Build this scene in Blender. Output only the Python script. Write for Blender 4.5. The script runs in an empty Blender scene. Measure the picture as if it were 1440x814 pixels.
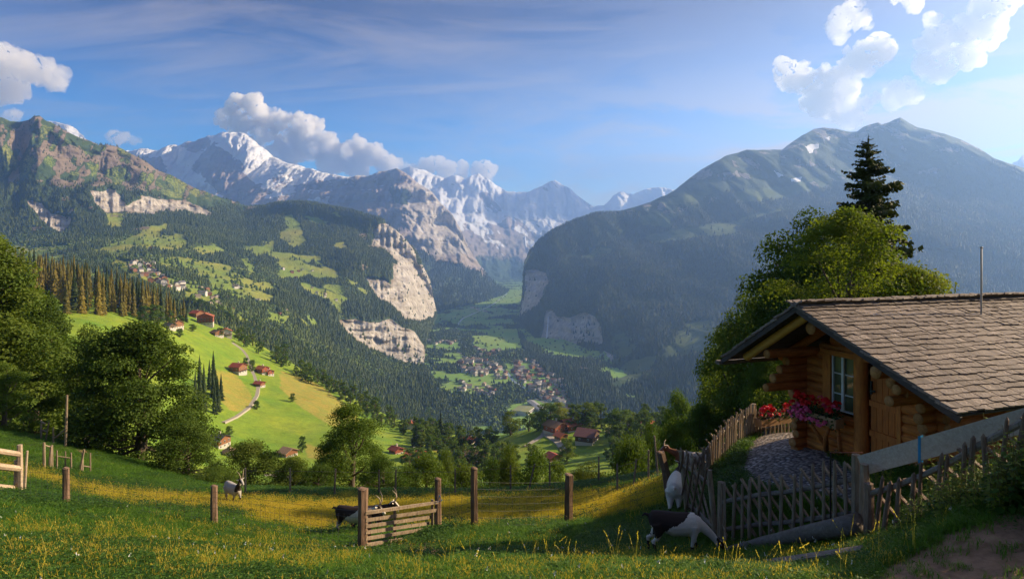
import bpy, bmesh, math, random
import numpy as np
from mathutils import Vector, Matrix
from mathutils.bvhtree import BVHTree
random.seed(7)
RNG = np.random.default_rng(11)
S = bpy.context.scene
COL = S.collection
R = math.radians

# ------------------------------------------------------------ camera
F, HY, CX = 900.0, 350.0, 720.0            # focal length / horizon row / centre column of the 1440x814 photograph
cam_data = bpy.data.cameras.new('camera'); cam = bpy.data.objects.new('camera', cam_data); COL.objects.link(cam)
cam.location = (0, 0, 0); cam.rotation_euler = (R(90), 0, 0)
cam_data.sensor_width = 36.0; cam_data.lens = 36.0 * F / 1440.0
cam_data.shift_y = -(407.0 - HY) / 1440.0
cam_data.clip_start = 0.1; cam_data.clip_end = 60000.0
S.camera = cam

# ------------------------------------------------------------ sun, sky, exposure
SUN_AZ, SUN_EL = 73.0, 25.0                # azimuth measured from +Y towards +X
SUN_DIR = Vector((math.sin(R(SUN_AZ)) * math.cos(R(SUN_EL)), math.cos(R(SUN_AZ)) * math.cos(R(SUN_EL)), math.sin(R(SUN_EL))))
sd = bpy.data.lights.new('sun', 'SUN'); sun = bpy.data.objects.new('sun', sd); COL.objects.link(sun)
sd.energy = 4.6; sd.angle = R(0.6); sd.color = (1.0, 0.79, 0.51)
sun.rotation_euler = SUN_DIR.to_track_quat('Z', 'Y').to_euler()
S.view_settings.view_transform = 'Standard'; S.view_settings.look = 'None'
S.view_settings.exposure = 1.42; S.view_settings.gamma = 1.0; S.view_settings.use_curve_mapping = False
S.render.engine = 'CYCLES'
S.cycles.use_denoising = True
S.cycles.max_bounces = 8; S.cycles.diffuse_bounces = 4; S.cycles.glossy_bounces = 2
S.cycles.transmission_bounces = 4; S.cycles.transparent_max_bounces = 12; S.cycles.volume_bounces = 6
S.cycles.sample_clamp_indirect = 4.0; S.cycles.caustics_reflective = False; S.cycles.caustics_refractive = False

W = bpy.data.worlds.new('World'); S.world = W; W.use_nodes = True
wn, wl = W.node_tree.nodes, W.node_tree.links
wn.clear()
def N(nt, typ, **kw):
    n = nt.nodes.new(typ)
    for k, v in kw.items():
        if k.startswith('i_'):
            key = k[2:]
            key = int(key) if key.isdigit() else key.replace('_', ' ')
            n.inputs[key].default_value = v
        else:
            setattr(n, k, v)
    return n
def ramp(nt, fac, stops, interp='LINEAR'):
    r = nt.nodes.new('ShaderNodeValToRGB'); cr = r.color_ramp; cr.interpolation = interp
    while len(cr.elements) < len(stops): cr.elements.new(0.5)
    for e, (p, c) in zip(cr.elements, stops):
        e.position = p; e.color = (c, c, c, 1) if isinstance(c, (int, float)) else (*c, 1)
    if fac is not None: nt.links.new(fac, r.inputs[0])
    return r.outputs[0]
def mixc(nt, fac, a, b, mode='MIX'):
    m = nt.nodes.new('ShaderNodeMix'); m.data_type = 'RGBA'; m.blend_type = mode
    for s, v in ((0, fac), (6, a), (7, b)):
        if v is None: continue
        if hasattr(v, 'is_linked') or hasattr(v, 'links'): nt.links.new(v, m.inputs[s])
        else: m.inputs[s].default_value = v if s == 0 else ((*v, 1) if len(v) == 3 else v)
    return m.outputs[2]
def math_(nt, op, a, b=None, clamp=False):
    m = nt.nodes.new('ShaderNodeMath'); m.operation = op; m.use_clamp = clamp
    for s, v in ((0, a), (1, b)):
        if v is None: continue
        if hasattr(v, 'links'): nt.links.new(v, m.inputs[s])
        else: m.inputs[s].default_value = v
    return m.outputs[0]
def noise(nt, vec, scale, detail=4, rough=0.55, dist=0.0, lac=2.0):
    n = nt.nodes.new('ShaderNodeTexNoise'); n.inputs['Scale'].default_value = scale; n.inputs['Detail'].default_value = detail
    n.inputs['Roughness'].default_value = rough; n.inputs['Distortion'].default_value = dist; n.inputs['Lacunarity'].default_value = lac
    if vec is not None: nt.links.new(vec, n.inputs['Vector'])
    return n.outputs[0]
def mapping(nt, vec, scale=(1, 1, 1), loc=(0, 0, 0), rot=(0, 0, 0)):
    m = nt.nodes.new('ShaderNodeMapping'); m.inputs['Scale'].default_value = scale
    m.inputs['Location'].default_value = loc; m.inputs['Rotation'].default_value = rot
    nt.links.new(vec, m.inputs['Vector']); return m.outputs[0]

def build_world():
    nt = W.node_tree
    out = N(nt, 'ShaderNodeOutputWorld'); bg = N(nt, 'ShaderNodeBackground'); bg.inputs[1].default_value = 0.105
    sky = N(nt, 'ShaderNodeTexSky'); sky.sky_type = 'NISHITA'; sky.sun_disc = False
    sky.sun_elevation = R(SUN_EL); sky.sun_rotation = R(SUN_AZ); sky.altitude = 1400; sky.dust_density = 0.6; sky.ozone_density = 2.6; sky.air_density = 1.0
    tc = N(nt, 'ShaderNodeTexCoord'); D = tc.outputs['Generated']
    sep = N(nt, 'ShaderNodeSeparateXYZ'); nt.links.new(D, sep.inputs[0])
    # deeper, more saturated blue than the raw model
    hsv = N(nt, 'ShaderNodeHueSaturation'); hsv.inputs['Saturation'].default_value = 1.45; hsv.inputs['Value'].default_value = 1.0
    gm = N(nt, 'ShaderNodeGamma'); gm.inputs[1].default_value = 1.25; nt.links.new(sky.outputs[0], gm.inputs[0]); deep = ramp(nt, sep.outputs[2], [(0.0, (1, 1, 1)), (0.10, (.54, .64, .66)), (0.34, (.026, .085, .165)), (1.0, (.024, .078, .155))]); nt.links.new(mixc(nt, 1.0, gm.outputs[0], deep, 'MULTIPLY'), hsv.inputs['Color'])
    # project directions on a cloud sheet high above: wispy cirrus
    z = math_(nt, 'MAXIMUM', sep.outputs[2], 0.02)
    dv = nt.nodes.new('ShaderNodeVectorMath'); dv.operation = 'DIVIDE'
    cz = N(nt, 'ShaderNodeCombineXYZ')
    zz = math_(nt, 'ADD', z, 0.12)
    for i in range(3): nt.links.new(zz, cz.inputs[i])
    nt.links.new(D, dv.inputs[0]); nt.links.new(cz.outputs[0], dv.inputs[1])
    cir_v = mapping(nt, dv.outputs[0], scale=(0.8, 2.4, 1), rot=(0, 0, R(-38)))
    c1 = noise(nt, cir_v, 1.1, 9, 0.62, 0.8)
    c2 = noise(nt, mapping(nt, dv.outputs[0], scale=(0.5, 0.8, 1), loc=(3.1, 1.7, 0)), 0.9, 4, 0.5, 0.4)
    cir = ramp(nt, math_(nt, 'MULTIPLY', c1, math_(nt, 'ADD', c2, 0.45)), [(0.38, 0.0), (0.62, 0.28), (0.8, 0.45)])
    # thin veil: more of it towards the sun and low on the horizon
    dot = nt.nodes.new('ShaderNodeVectorMath'); dot.operation = 'DOT_PRODUCT'; nt.links.new(D, dot.inputs[0]); dot.inputs[1].default_value = SUN_DIR
    tosun = ramp(nt, dot.outputs['Value'], [(0.40, 0.0), (0.62, 0.10), (0.76, 0.36), (0.90, 0.80), (1.0, 0.95)])
    low = ramp(nt, sep.outputs[2], [(0.0, 1.0), (0.16, 0.92), (0.27, 0.30), (0.5, 0.0)])
    v1 = noise(nt, mapping(nt, D, scale=(2.2, 2.2, 9.0), loc=(1.2, 0, 0.3)), 1.6, 7, 0.6, 0.5)
    band = math_(nt, 'MULTIPLY', low, ramp(nt, v1, [(0.34, 0.25), (0.52, 1.0)]))
    veil = math_(nt, 'MAXIMUM', math_(nt, 'MAXIMUM', cir, tosun), math_(nt, 'MULTIPLY', band, math_(nt, 'ADD', 0.58, math_(nt, 'MULTIPLY', math_(nt, 'MAXIMUM', sep.outputs[0], -.30), 1.4))), True)
    glow = math_(nt, 'MULTIPLY', ramp(nt, sep.outputs[2], [(0.0, 1.0), (0.13, 1.0), (0.25, 0.12), (0.36, 0.0)]), ramp(nt, math_(nt, 'ADD', sep.outputs[0], 0.5), [(0.33, 0.0), (0.56, 0.50), (0.80, 0.80), (1.0, 0.9)]))
    glow = math_(nt, 'MULTIPLY', glow, math_(nt, 'ADD', 0.55, math_(nt, 'MULTIPLY', v1, 0.75)))
    veil = math_(nt, 'MAXIMUM', veil, glow, True)
    veilc = mixc(nt, tosun, (3.0, 2.45, 2.05), (3.1, 2.6, 2.35))
    col = mixc(nt, veil, hsv.outputs[0], veilc)
    nt.links.new(col, bg.inputs[0]); nt.links.new(bg.outputs[0], out.inputs[0])
build_world()

# ------------------------------------------------------------ tagging and mesh helpers
def tag(o, label=None, cat=None, group=None, kind=None):
    if label: o['label'] = label
    if cat: o['category'] = cat
    if group: o['group'] = group
    if kind: o['kind'] = kind
    return o
def link(o, parent=None):
    COL.objects.link(o)
    if parent is not None: o.parent = parent
    return o
def empty(name, loc=(0, 0, 0), rz=0.0, parent=None):
    o = bpy.data.objects.new(name, None); o.empty_display_size = 0.2
    o.location = loc; o.rotation_euler = (0, 0, rz); return link(o, parent)
def mesh_from(name, V, faces, mats=None, smooth=False, midx=None, fattr=None, vattr=None):
    """V: (n,3) array; faces: list of (m,k) int arrays."""
    me = bpy.data.meshes.new(name)
    V = np.asarray(V, dtype=np.float32)
    if isinstance(faces, np.ndarray): faces = [faces]
    faces = [np.asarray(f, dtype=np.int32) for f in faces if len(f)]
    nl = sum(f.size for f in faces); nf = sum(len(f) for f in faces)
    me.vertices.add(len(V)); me.vertices.foreach_set('co', V.ravel())
    me.loops.add(nl); me.polygons.add(nf)
    me.loops.foreach_set('vertex_index', np.concatenate([f.ravel() for f in faces]))
    tot = np.concatenate([np.full(len(f), f.shape[1], dtype=np.int32) for f in faces])
    st = np.concatenate([[0], np.cumsum(tot)[:-1]]).astype(np.int32)
    me.polygons.foreach_set('loop_start', st)
    if mats:
        for m in (mats if isinstance(mats, (list, tuple)) else [mats]): me.materials.append(m)
    if midx is not None: me.polygons.foreach_set('material_index', np.asarray(midx, dtype=np.int32))
    me.polygons.foreach_set('use_smooth', np.full(nf, bool(smooth)))
    me.update(calc_edges=True)
    for k, v in (vattr or {}).items():
        v = np.asarray(v, dtype=np.float32)
        if v.ndim == 1:
            a = me.attributes.new(k, 'FLOAT', 'POINT'); a.data.foreach_set('value', v)
        else:
            if v.shape[1] == 3: v = np.concatenate([v, np.ones((len(v), 1), np.float32)], 1)
            a = me.attributes.new(k, 'FLOAT_COLOR', 'POINT'); a.data.foreach_set('color', v.ravel())
    return me
def obj(name, me, parent=None, loc=None):
    o = bpy.data.objects.new(name, me)
    if loc is not None: o.location = loc
    return link(o, parent)
class MB:
    """collects solid pieces and turns them into one mesh"""
    def __init__(s): s.V = []; s.F = {}; s.n = 0; s.A = []
    def add(s, V, faces, mi=0, a=None):
        V = np.asarray(V, float)
        for f in faces:
            f = np.asarray(f, int)
            if f.ndim == 1: f = f[None]
            s.F.setdefault((f.shape[1], mi), []).append(f + s.n)
        s.V.append(V); s.n += len(V)
        s.A.append(np.full(len(V), random.random() if a is None else a))
    def box(s, c, size, ax=None, mi=0, a=None, jit=0.0):
        h = np.array(size, float) / 2
        P = np.array([[x, y, z] for z in (-1, 1) for y in (-1, 1) for x in (-1, 1)], float) * h
        if jit: P = P + (RNG.random(P.shape) - .5) * jit
        if ax is not None: P = P @ np.array(ax, float)
        s.add(P + np.array(c, float), [[[0, 2, 3, 1], [4, 5, 7, 6], [0, 1, 5, 4], [2, 6, 7, 3], [0, 4, 6, 2], [1, 3, 7, 5]]], mi, a)
    def bar(s, p, q, w, h, up=(0, 0, 1), mi=0, a=None, jit=0.0):
        p = np.array(p, float); q = np.array(q, float); d = q - p; L = np.linalg.norm(d); x = d / L
        y = np.cross(up, x); y /= np.linalg.norm(y) + 1e-9; z = np.cross(x, y)
        s.box((p + q) / 2, (L, w, h), [x, y, z], mi, a, jit)
    def tube(s, pts, rad, n=8, mi=0, a=None, cap=True, wob=0.0):
        pts = np.array(pts, float); k = len(pts); rad = np.broadcast_to(np.array(rad, float), (k,))
        t = np.gradient(pts, axis=0); t /= np.linalg.norm(t, axis=1)[:, None] + 1e-9
        ref = np.array([0, 0, 1.0]) if abs(t[0][2]) < 0.9 else np.array([1.0, 0, 0])
        x = np.cross(ref, t); x /= np.linalg.norm(x, axis=1)[:, None] + 1e-9; y = np.cross(t, x)
        th = np.arange(n) * 2 * math.pi / n
        rr = rad[:, None] * (1 + wob * (RNG.random((k, n)) - .5))
        P = pts[:, None] + rr[..., None] * (np.cos(th)[None, :, None] * x[:, None] + np.sin(th)[None, :, None] * y[:, None])
        i = np.arange(k - 1)[:, None] * n; j = np.arange(n)[None]; j2 = (j + 1) % n
        q = np.stack([i + j, i + j2, i + n + j2, i + n + j], -1).reshape(-1, 4)
        f = [q]
        if cap: f += [np.arange(n)[::-1][None], (np.arange(n) + (k - 1) * n)[None]]
        s.add(P.reshape(-1, 3), f, mi, a)
    def build(s, name, mats, parent=None, smooth=False, loc=None):
        return obj(name, s.mesh(name, mats, smooth), parent, loc)
    def mesh(s, name, mats, smooth=False):
        fs, mi = [], []
        for (k, m), l in s.F.items():
            f = np.concatenate(l); fs.append(f); mi.append(np.full(len(f), m))
        me = mesh_from(name, np.concatenate(s.V), fs, mats, smooth, np.concatenate(mi), vattr={'tint': np.concatenate(s.A)})
        return me

# ------------------------------------------------------------ numpy noise
def _h(ix, iy, iz, seed):
    n = (ix.astype(np.int64) * 374761393 + iy.astype(np.int64) * 668265263 + iz.astype(np.int64) * 2147483647 + seed * 974634777) & 0xffffffff
    n = ((n ^ (n >> 13)) * 1274126177) & 0xffffffff
    n = ((n ^ (n >> 16)) * 2246822519) & 0xffffffff
    return ((n ^ (n >> 15)) & 0xffffff) / float(0xffffff)
def vnoise(x, y, z, seed=0):
    ix, iy, iz = np.floor(x), np.floor(y), np.floor(z)
    fx, fy, fz = x - ix, y - iy, z - iz
    fx, fy, fz = [f * f * f * (f * (f * 6 - 15) + 10) for f in (fx, fy, fz)]
    r = 0
    for a in (0, 1):
        for b in (0, 1):
            for c in (0, 1):
                w = (fx if a else 1 - fx) * (fy if b else 1 - fy) * (fz if c else 1 - fz)
                r = r + w * _h(ix + a, iy + b, iz + c, seed)
    return r * 2 - 1
def fbm(x, y, z, octv=5, gain=0.5, seed=0, ridged=False):
    r = 0; a = 1.0; t = 0
    for o in range(octv):
        n = vnoise(x, y, z, seed + o * 17)
        if ridged: n = 1 - 2 * np.abs(n)
        r = r + a * n; t += a; a *= gain
        x, y, z = x * 2.03 + 5.1, y * 2.03 + 1.7, z * 2.03 + 9.2
    return r / t
def sstep(a, b, x):
    t = np.clip((x - a) / (b - a), 0, 1); return t * t * (3 - 2 * t)
def poly_sd(px, py, poly):
    """signed distance (inside positive) to a polygon given in photograph pixels"""
    P = np.array(poly, float); Q = np.roll(P, -1, 0)
    d = np.full(px.shape, 1e9); ins = np.zeros(px.shape, bool)
    for (x0, y0), (x1, y1) in zip(P, Q):
        ex, ey = x1 - x0, y1 - y0; t = np.clip(((px - x0) * ex + (py - y0) * ey) / (ex * ex + ey * ey + 1e-9), 0, 1)
        d = np.minimum(d, np.hypot(px - x0 - t * ex, py - y0 - t * ey))
        c = ((y0 > py) != (y1 > py)) & (px < (x1 - x0) * (py - y0) / (y1 - y0 + 1e-12) + x0)
        ins ^= c
    return np.where(ins, d, -d)
def polys(px, py, lst, soft=1.5, jx=0, jy=0):
    m = np.zeros(px.shape)
    for p in lst: m = np.maximum(m, sstep(-soft, soft, poly_sd(px + jx, py + jy, p)))
    return m
def W3(px, py, D):
    px, py, D = np.broadcast_arrays(np.asarray(px, float), np.asarray(py, float), np.asarray(D, float))
    return np.stack([(px - CX) / F * D, D, (HY - py) / F * D], -1)
# ------------------------------------------------------------ materials of the terrain
def new_mat(name):
    m = bpy.data.materials.new(name); m.use_nodes = True; nt = m.node_tree; nt.nodes.clear()
    out = N(nt, 'ShaderNodeOutputMaterial'); b = N(nt, 'ShaderNodeBsdfPrincipled'); b.inputs['Roughness'].default_value = 0.85
    b.inputs['Specular IOR Level'].default_value = 0.25
    nt.links.new(b.outputs[0], out.inputs[0]); return m, nt, b, out
def bump(nt, b, h, strength=0.5, dist=0.1):
    n = N(nt, 'ShaderNodeBump'); n.inputs['Strength'].default_value = strength; n.inputs['Distance'].default_value = dist
    nt.links.new(h, n.inputs['Height']); nt.links.new(n.outputs[0], b.inputs['Normal'])
def attr(nt, name):
    a = N(nt, 'ShaderNodeAttribute'); a.attribute_name = name; return a
def terrain_mat(name, forest, forest2, meadow, meadow2, rock, rock2, sc=1.0, bumpd=6.0):
    m, nt, b, out = new_mat(name)
    g = N(nt, 'ShaderNodeNewGeometry').outputs['Position']
    a = attr(nt, 'mask'); sep = N(nt, 'ShaderNodeSeparateColor'); nt.links.new(a.outputs['Color'], sep.inputs[0])
    n1 = noise(nt, g, 0.012 * sc, 7, 0.6); n2 = noise(nt, g, 0.11 * sc, 6, 0.65)
    n3 = noise(nt, g, 0.0035 * sc, 4, 0.5)
    strata = noise(nt, mapping(nt, g, scale=(0.006 * sc, 0.006 * sc, 0.03 * sc)), 1.0, 8, 0.62, 0.5)
    streak = noise(nt, mapping(nt, g, scale=(0.045 * sc, 0.045 * sc, 0.005 * sc)), 1.0, 8, 0.7, 0.3)
    fo = mixc(nt, ramp(nt, n2, [(0.35, 0), (0.65, 1)]), forest, forest2)
    me = mixc(nt, ramp(nt, n3, [(0.40, 0), (0.62, 1)]), meadow, meadow2)
    me = mixc(nt, ramp(nt, n2, [(0.3, 0.0), (0.75, 0.3)]), me, forest2)
    ro = mixc(nt, ramp(nt, strata, [(0.38, 0), (0.62, 1)]), rock, rock2)
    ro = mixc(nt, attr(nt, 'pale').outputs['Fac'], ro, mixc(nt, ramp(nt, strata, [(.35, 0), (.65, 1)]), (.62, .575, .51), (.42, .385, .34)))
    ro = mixc(nt, ramp(nt, streak, [(0.42, 0.0), (0.60, 0.75)]), ro, tuple(c * 0.7 for c in rock))
    jit = math_(nt, 'MULTIPLY', math_(nt, 'SUBTRACT', n2, 0.5), 1.1)
    f1 = ramp(nt, math_(nt, 'ADD', sep.outputs[0], jit), [(0.42, 0), (0.58, 1)])
    jit2 = math_(nt, 'MULTIPLY', math_(nt, 'SUBTRACT', streak, 0.5), 1.3)
    f2 = ramp(nt, math_(nt, 'ADD', sep.outputs[1], jit2), [(0.44, 0), (0.56, 1)])
    jit3 = math_(nt, 'MULTIPLY', math_(nt, 'SUBTRACT', strata, 0.5), 1.0)
    f3 = ramp(nt, math_(nt, 'ADD', sep.outputs[2], jit3), [(0.45, 0), (0.55, 1)])
    c = mixc(nt, f1, fo, me); c = mixc(nt, f2, c, ro); c = mixc(nt, f3, c, (0.78, 0.79, 0.82))
    nt.links.new(c, b.inputs['Base Color'])
    h = math_(nt, 'ADD', math_(nt, 'MULTIPLY', n2, 0.6), math_(nt, 'MULTIPLY', strata, math_(nt, 'MULTIPLY', f2, 1.6)))
    bump(nt, b, math_(nt, 'ADD', h, math_(nt, 'MULTIPLY', n1, 0.7)), 0.9, bumpd)
    return m
M_FAR = terrain_mat('rock_and_snow', (.035, .06, .03), (.05, .085, .035), (.10, .16, .05), (.15, .2, .06), (.40, .33, .29), (.24, .20, .195), 0.45, 26)
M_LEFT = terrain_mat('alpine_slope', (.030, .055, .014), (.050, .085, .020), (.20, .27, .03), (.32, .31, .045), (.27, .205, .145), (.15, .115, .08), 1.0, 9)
M_RIGHT = terrain_mat('shaded_slope', (.022, .045, .018), (.035, .065, .024), (.055, .095, .03), (.09, .12, .035), (.30, .27, .26), (.22, .20, .19), 1.0, 9)  # the mountain's shade is put into these darker slope colours

def catmull(Pm, v, knots):
    """Pm (R,nu,3) control rows at knots; evaluate at v"""
    Rn = len(Pm); i = np.clip(np.searchsorted(knots, v, side='right') - 1, 0, Rn - 2)
    t = ((v - knots[i]) / (knots[i + 1] - knots[i]))[:, None, None]
    d = np.zeros_like(Pm)
    for k in range(Rn):
        if 0 < k < Rn - 1:
            s0 = (Pm[k] - Pm[k - 1]) / (knots[k] - knots[k - 1]); s1 = (Pm[k + 1] - Pm[k]) / (knots[k + 1] - knots[k])
            d[k] = 0.5 * (s0 + s1) * 0.8
        elif k == 0: d[k] = (Pm[1] - Pm[0]) / (knots[1] - knots[0])
        else: d[k] = (Pm[k] - Pm[k - 1]) / (knots[k] - knots[k - 1])
    h = (knots[i + 1] - knots[i])[:, None, None]
    p0, p1, m0, m1 = Pm[i], Pm[i + 1], d[i] * h, d[i + 1] * h
    return (2 * t**3 - 3 * t**2 + 1) * p0 + (t**3 - 2 * t**2 + t) * m0 + (-2 * t**3 + 3 * t**2) * p1 + (t**3 - t**2) * m1
TERR = {}
PALE = {'snow_massif': [[(556, 262), (590, 256), (618, 275), (642, 312), (660, 356), (628, 362), (590, 350), (572, 305)]]}  # sunlight on the forebuilding's right face, painted as paler rock
BV = {}
def loft(name, rows, nu, nv, mat, disp, masks, back=(900, -250), kind='structure', smooth=0):
    u = np.linspace(0, 1, nu); C = []
    for r in rows:
        a = np.array(r, float); q = a[0, 0] + u * (a[-1, 0] - a[0, 0])
        yy, dd = np.interp(q, a[:, 0], a[:, 1]), np.interp(q, a[:, 0], a[:, 2])
        if smooth:
            k = np.exp(-np.linspace(-2, 2, 2 * smooth + 1) ** 2); k /= k.sum()
            yy, dd = [np.convolve(np.pad(w, smooth, mode='edge'), k, 'valid') for w in (yy, dd)]
        C.append(np.stack([q, yy, dd], -1))
    P = [W3(c[:, 0], c[:, 1], c[:, 2]) for c in C]
    pxr = np.array(C)
    if back:
        b = P[0].copy(); b[:, 1] += back[0]; b[:, 0] *= (b[:, 1] / P[0][:, 1]); b[:, 2] += back[1]
        P = [b] + P
        pxr = np.concatenate([pxr[:1], pxr]); 
    P = np.array(P)
    kn = [0.0]
    for k in range(1, len(P)):
        kn.append(kn[-1] + (0.18 if (back and k == 1) else max(0.05, np.abs(pxr[k, :, 1] - pxr[k - 1, :, 1]).mean() / 150)))
    kn = np.array(kn)
    v = np.concatenate([np.linspace(0, kn[1], 6)[:-1], np.linspace(kn[1], kn[-1], nv)]) if back else np.linspace(0, kn[-1], nv)
    G = catmull(P, v, kn); nvt = len(v)
    uu = np.broadcast_to(u, (nvt, nu)); vv = np.broadcast_to(v[:, None], (nvt, nu))
    G = disp(G, uu, vv - kn[1 if back else 0])
    X, Y, Z = G[..., 0], G[..., 1], G[..., 2]
    px, py = CX + F * X / Y, HY - F * Z / Y
    du = np.gradient(G, axis=1); dv = np.gradient(G, axis=0)
    nn = np.cross(dv, du); nn /= np.linalg.norm(nn, axis=2)[..., None] + 1e-9
    nz = np.abs(nn[..., 2])
    vis = (vv >= kn[1 if back else 0] - 1e-6)
    me_, rk, sn, fr = masks(px, py, G, nz, uu, vv)
    i = np.arange(nvt - 1)[:, None] * nu; j = np.arange(nu - 1)[None]
    q = np.stack([i + j, i + nu + j, i + nu + j + 1, i + j + 1], -1).reshape(-1, 4)
    col = np.stack([me_, rk, sn], -1).reshape(-1, 3)
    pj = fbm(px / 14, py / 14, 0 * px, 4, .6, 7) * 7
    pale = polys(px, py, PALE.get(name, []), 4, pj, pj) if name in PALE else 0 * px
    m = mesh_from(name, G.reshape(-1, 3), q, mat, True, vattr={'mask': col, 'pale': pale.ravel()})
    o = obj(name, m); tag(o, kind=kind)
    TERR[name] = dict(G=G, forest=fr * vis, px=px, py=py)
    BV[name] = BVHTree.FromPolygons([tuple(p) for p in G.reshape(-1, 3).tolist()], q.tolist())
    return o
def radial(G, d):
    """push points away from (or towards) the viewpoint's vertical axis, keeping their height: relief of gullies and ribs"""
    Y = G[..., 1]; k = (Y + d) / Y
    H = G.copy(); H[..., 0] *= k; H[..., 1] *= k; return H
def hit(px, py, only=None):
    d = Vector(((px - CX) / F, 1, (HY - py) / F)); dn = d.normalized(); best = None
    for k, b in BV.items():
        if only and k not in only: continue
        r = b.ray_cast(Vector((0, 0, 0)), dn, 30000)
        if r[0] is not None and (best is None or r[3] < best[3]): best = r
    return best[0] if best else None
def ground_z(x, y, only=('pasture', 'hillside')):
    best = None
    for k in only:
        r = BV[k].ray_cast(Vector((x, y, 800)), Vector((0, 0, -1)), 3000)
        if r[0] is not None and (best is None or r[0].z > best): best = r[0].z
    return best

# ---- far range at the head of the valley
def d_far(G, u, v):
    x, y, z = G[..., 0] / 1000, G[..., 1] / 1000, G[..., 2] / 1000
    H = radial(G, 420 * fbm(x * 1.6, z * .9, y * .3, 5, .55, 3, True) + 120 * fbm(x * 6, z * 3, y, 4, .6, 9))
    H[..., 2] += 45 * fbm(x * 4, y * 4, z * 0, 5, .6, 5) * sstep(-.35, 0.0, v)
    return H
def m_far(px, py, G, nz, u, v):
    x, y, z = G[..., 0] / 1000, G[..., 1] / 1000, G[..., 2] / 1000
    n = fbm(x * 3, z * 6, y * 1, 5, .6, 21); n2 = fbm(x * 1.1, z * 2.2, y * .4, 3, .5, 31)
    streak = fbm(x * 7 + z * 6, z * 1.4, y * 0, 4, .55, 77)
    sn = sstep(0.42, 0.62, sstep(-.25, .9, z) * .55 + .28 * n + .28 * n2 + .35 * streak + .22)
    sn = np.maximum(sn, polys(px, py, [[(712, 268), (745, 272), (838, 292), (852, 290), (848, 300), (790, 300), (760, 292), (730, 284)], [(845, 290), (945, 262), (950, 285), (860, 300)]], 4, 8 * n, 8 * n2))
    gr = sstep(345, 385, py + 12 * n)
    sn = sn * (1 - gr)
    return 0.55 * sstep(.0, .3, n2) * gr, 1 - gr, sn, np.zeros_like(px)
loft('far_range', [
    [(535, 256, 12500), (560, 236, 12500), (575, 231, 12500), (588, 237, 12500), (600, 240, 12600), (625, 250, 12600), (640, 246, 12500), (655, 251, 12500), (672, 243, 12400), (690, 255, 12400), (712, 270, 12600), (740, 271, 12800), (762, 262, 13000), (772, 256, 13000), (781, 253, 13000), (795, 262, 13000), (815, 275, 12900), (835, 291, 12900), (850, 290, 12900), (862, 274, 12700), (872, 269, 12700), (890, 272, 12600), (915, 263, 12500), (935, 262, 12500), (960, 274, 12500), (1010, 300, 12500)],
    [(540, 280, 11500), (620, 290, 11200), (720, 300, 12000), (800, 302, 12200), (860, 302, 12000), (1010, 315, 11500)],
    [(550, 320, 10500), (640, 335, 9800), (700, 350, 10400), (745, 350, 10800), (800, 340, 10600), (1010, 350, 10300)],
    [(560, 380, 9500), (650, 385, 9000), (720, 395, 9300), (760, 390, 9300), (1010, 390, 9000)],
    [(560, 397, 8617), (650, 398, 8437), (720, 398, 8437), (760, 398, 8437), (1010, 399, 8265)]],
    330, 110, M_FAR, d_far, m_far)

# ---- the great snowy massif with its dark forebuilding
def d_jung(G, u, v):
    x, y, z = G[..., 0] / 1000, G[..., 1] / 1000, G[..., 2] / 1000
    w = .3 * fbm(x * 1.5, z * 1.5, y, 3, .5, 41)
    H = radial(G, 380 * fbm(x * 1.3 + w, z * .8 + w, y * .2, 5, .55, 43, True) + 150 * fbm(x * 4 + w, z * 2.0, y * .5, 5, .6, 47, True))
    H[..., 2] += (40 * fbm(x * 3, y * 3, x * 0, 5, .6, 55)) * sstep(-.35, 0, v)
    # rock steps in the dark forebuilding
    H = radial(H, 90 * np.sin(z * 26 + 3 * fbm(x, z, y, 3, .5, 5)) * sstep(380, 460, CX + F * G[..., 0] / G[..., 1]))
    return H
JSNOW = [[(178, 213), (262, 200), (282, 212), (262, 232), (290, 252), (305, 262), (300, 285), (262, 262), (240, 250), (215, 235)],
         [(316, 205), (345, 208), (378, 222), (392, 238), (378, 255), (392, 268), (384, 272), (356, 252), (330, 226)],
         [(285, 182), (330, 178), (380, 198), (372, 214), (330, 208), (300, 200)],
         [(395, 225), (430, 235), (470, 243), (468, 250), (430, 247), (405, 243)], [(430, 282), (465, 275), (462, 290), (440, 292)]]
JROCK = [[(250, 205), (288, 186), (300, 205), (275, 216)], [(302, 200), (335, 225), (352, 250), (380, 285), (330, 290), (300, 262), (268, 236)], [(192, 222), (222, 220), (240, 240), (222, 246)]]
def m_jung(px, py, G, nz, u, v):
    x, y, z = G[..., 0] / 1000, G[..., 1] / 1000, G[..., 2] / 1000
    n = fbm(x * 3, z * 5, y * 2, 5, .6, 61); n2 = fbm(x * .9, z * 1.7, y * .4, 3, .5, 63); n3 = fbm(x * 12, z * 18, y * 3, 4, .6, 67)
    sn = sstep(.5, .62, .32 * n + .30 * n2 + .2 * n3 + .65 * sstep(.4, 1.3, z) + .45 * (nz - .5) + .17 - .28 * sstep(470, 600, px))
    sn = np.maximum(sn, polys(px, py, JSNOW, 4, 9 * n, 7 * n3) * .95)
    sn = sn * (1 - .92 * polys(px, py, JROCK, 4, 9 * n, 7 * n3))
    skirt = sstep(-12, 12, py - np.interp(px, [380, 560, 600, 640, 700, 720], [330, 330, 352, 372, 392, 405]) + 20 * n + 8 * n3)
    skirt = np.maximum(skirt, .8 * polys(px, py, [[(548, 262), (585, 268), (575, 288), (555, 285)]], 5, 6 * n, 6 * n3))
    return .35 * sstep(0, .4, n2), 1 - skirt, sn * (1 - skirt), skirt * sstep(.1, .5, skirt) * (G[..., 1] < 7000)
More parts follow.
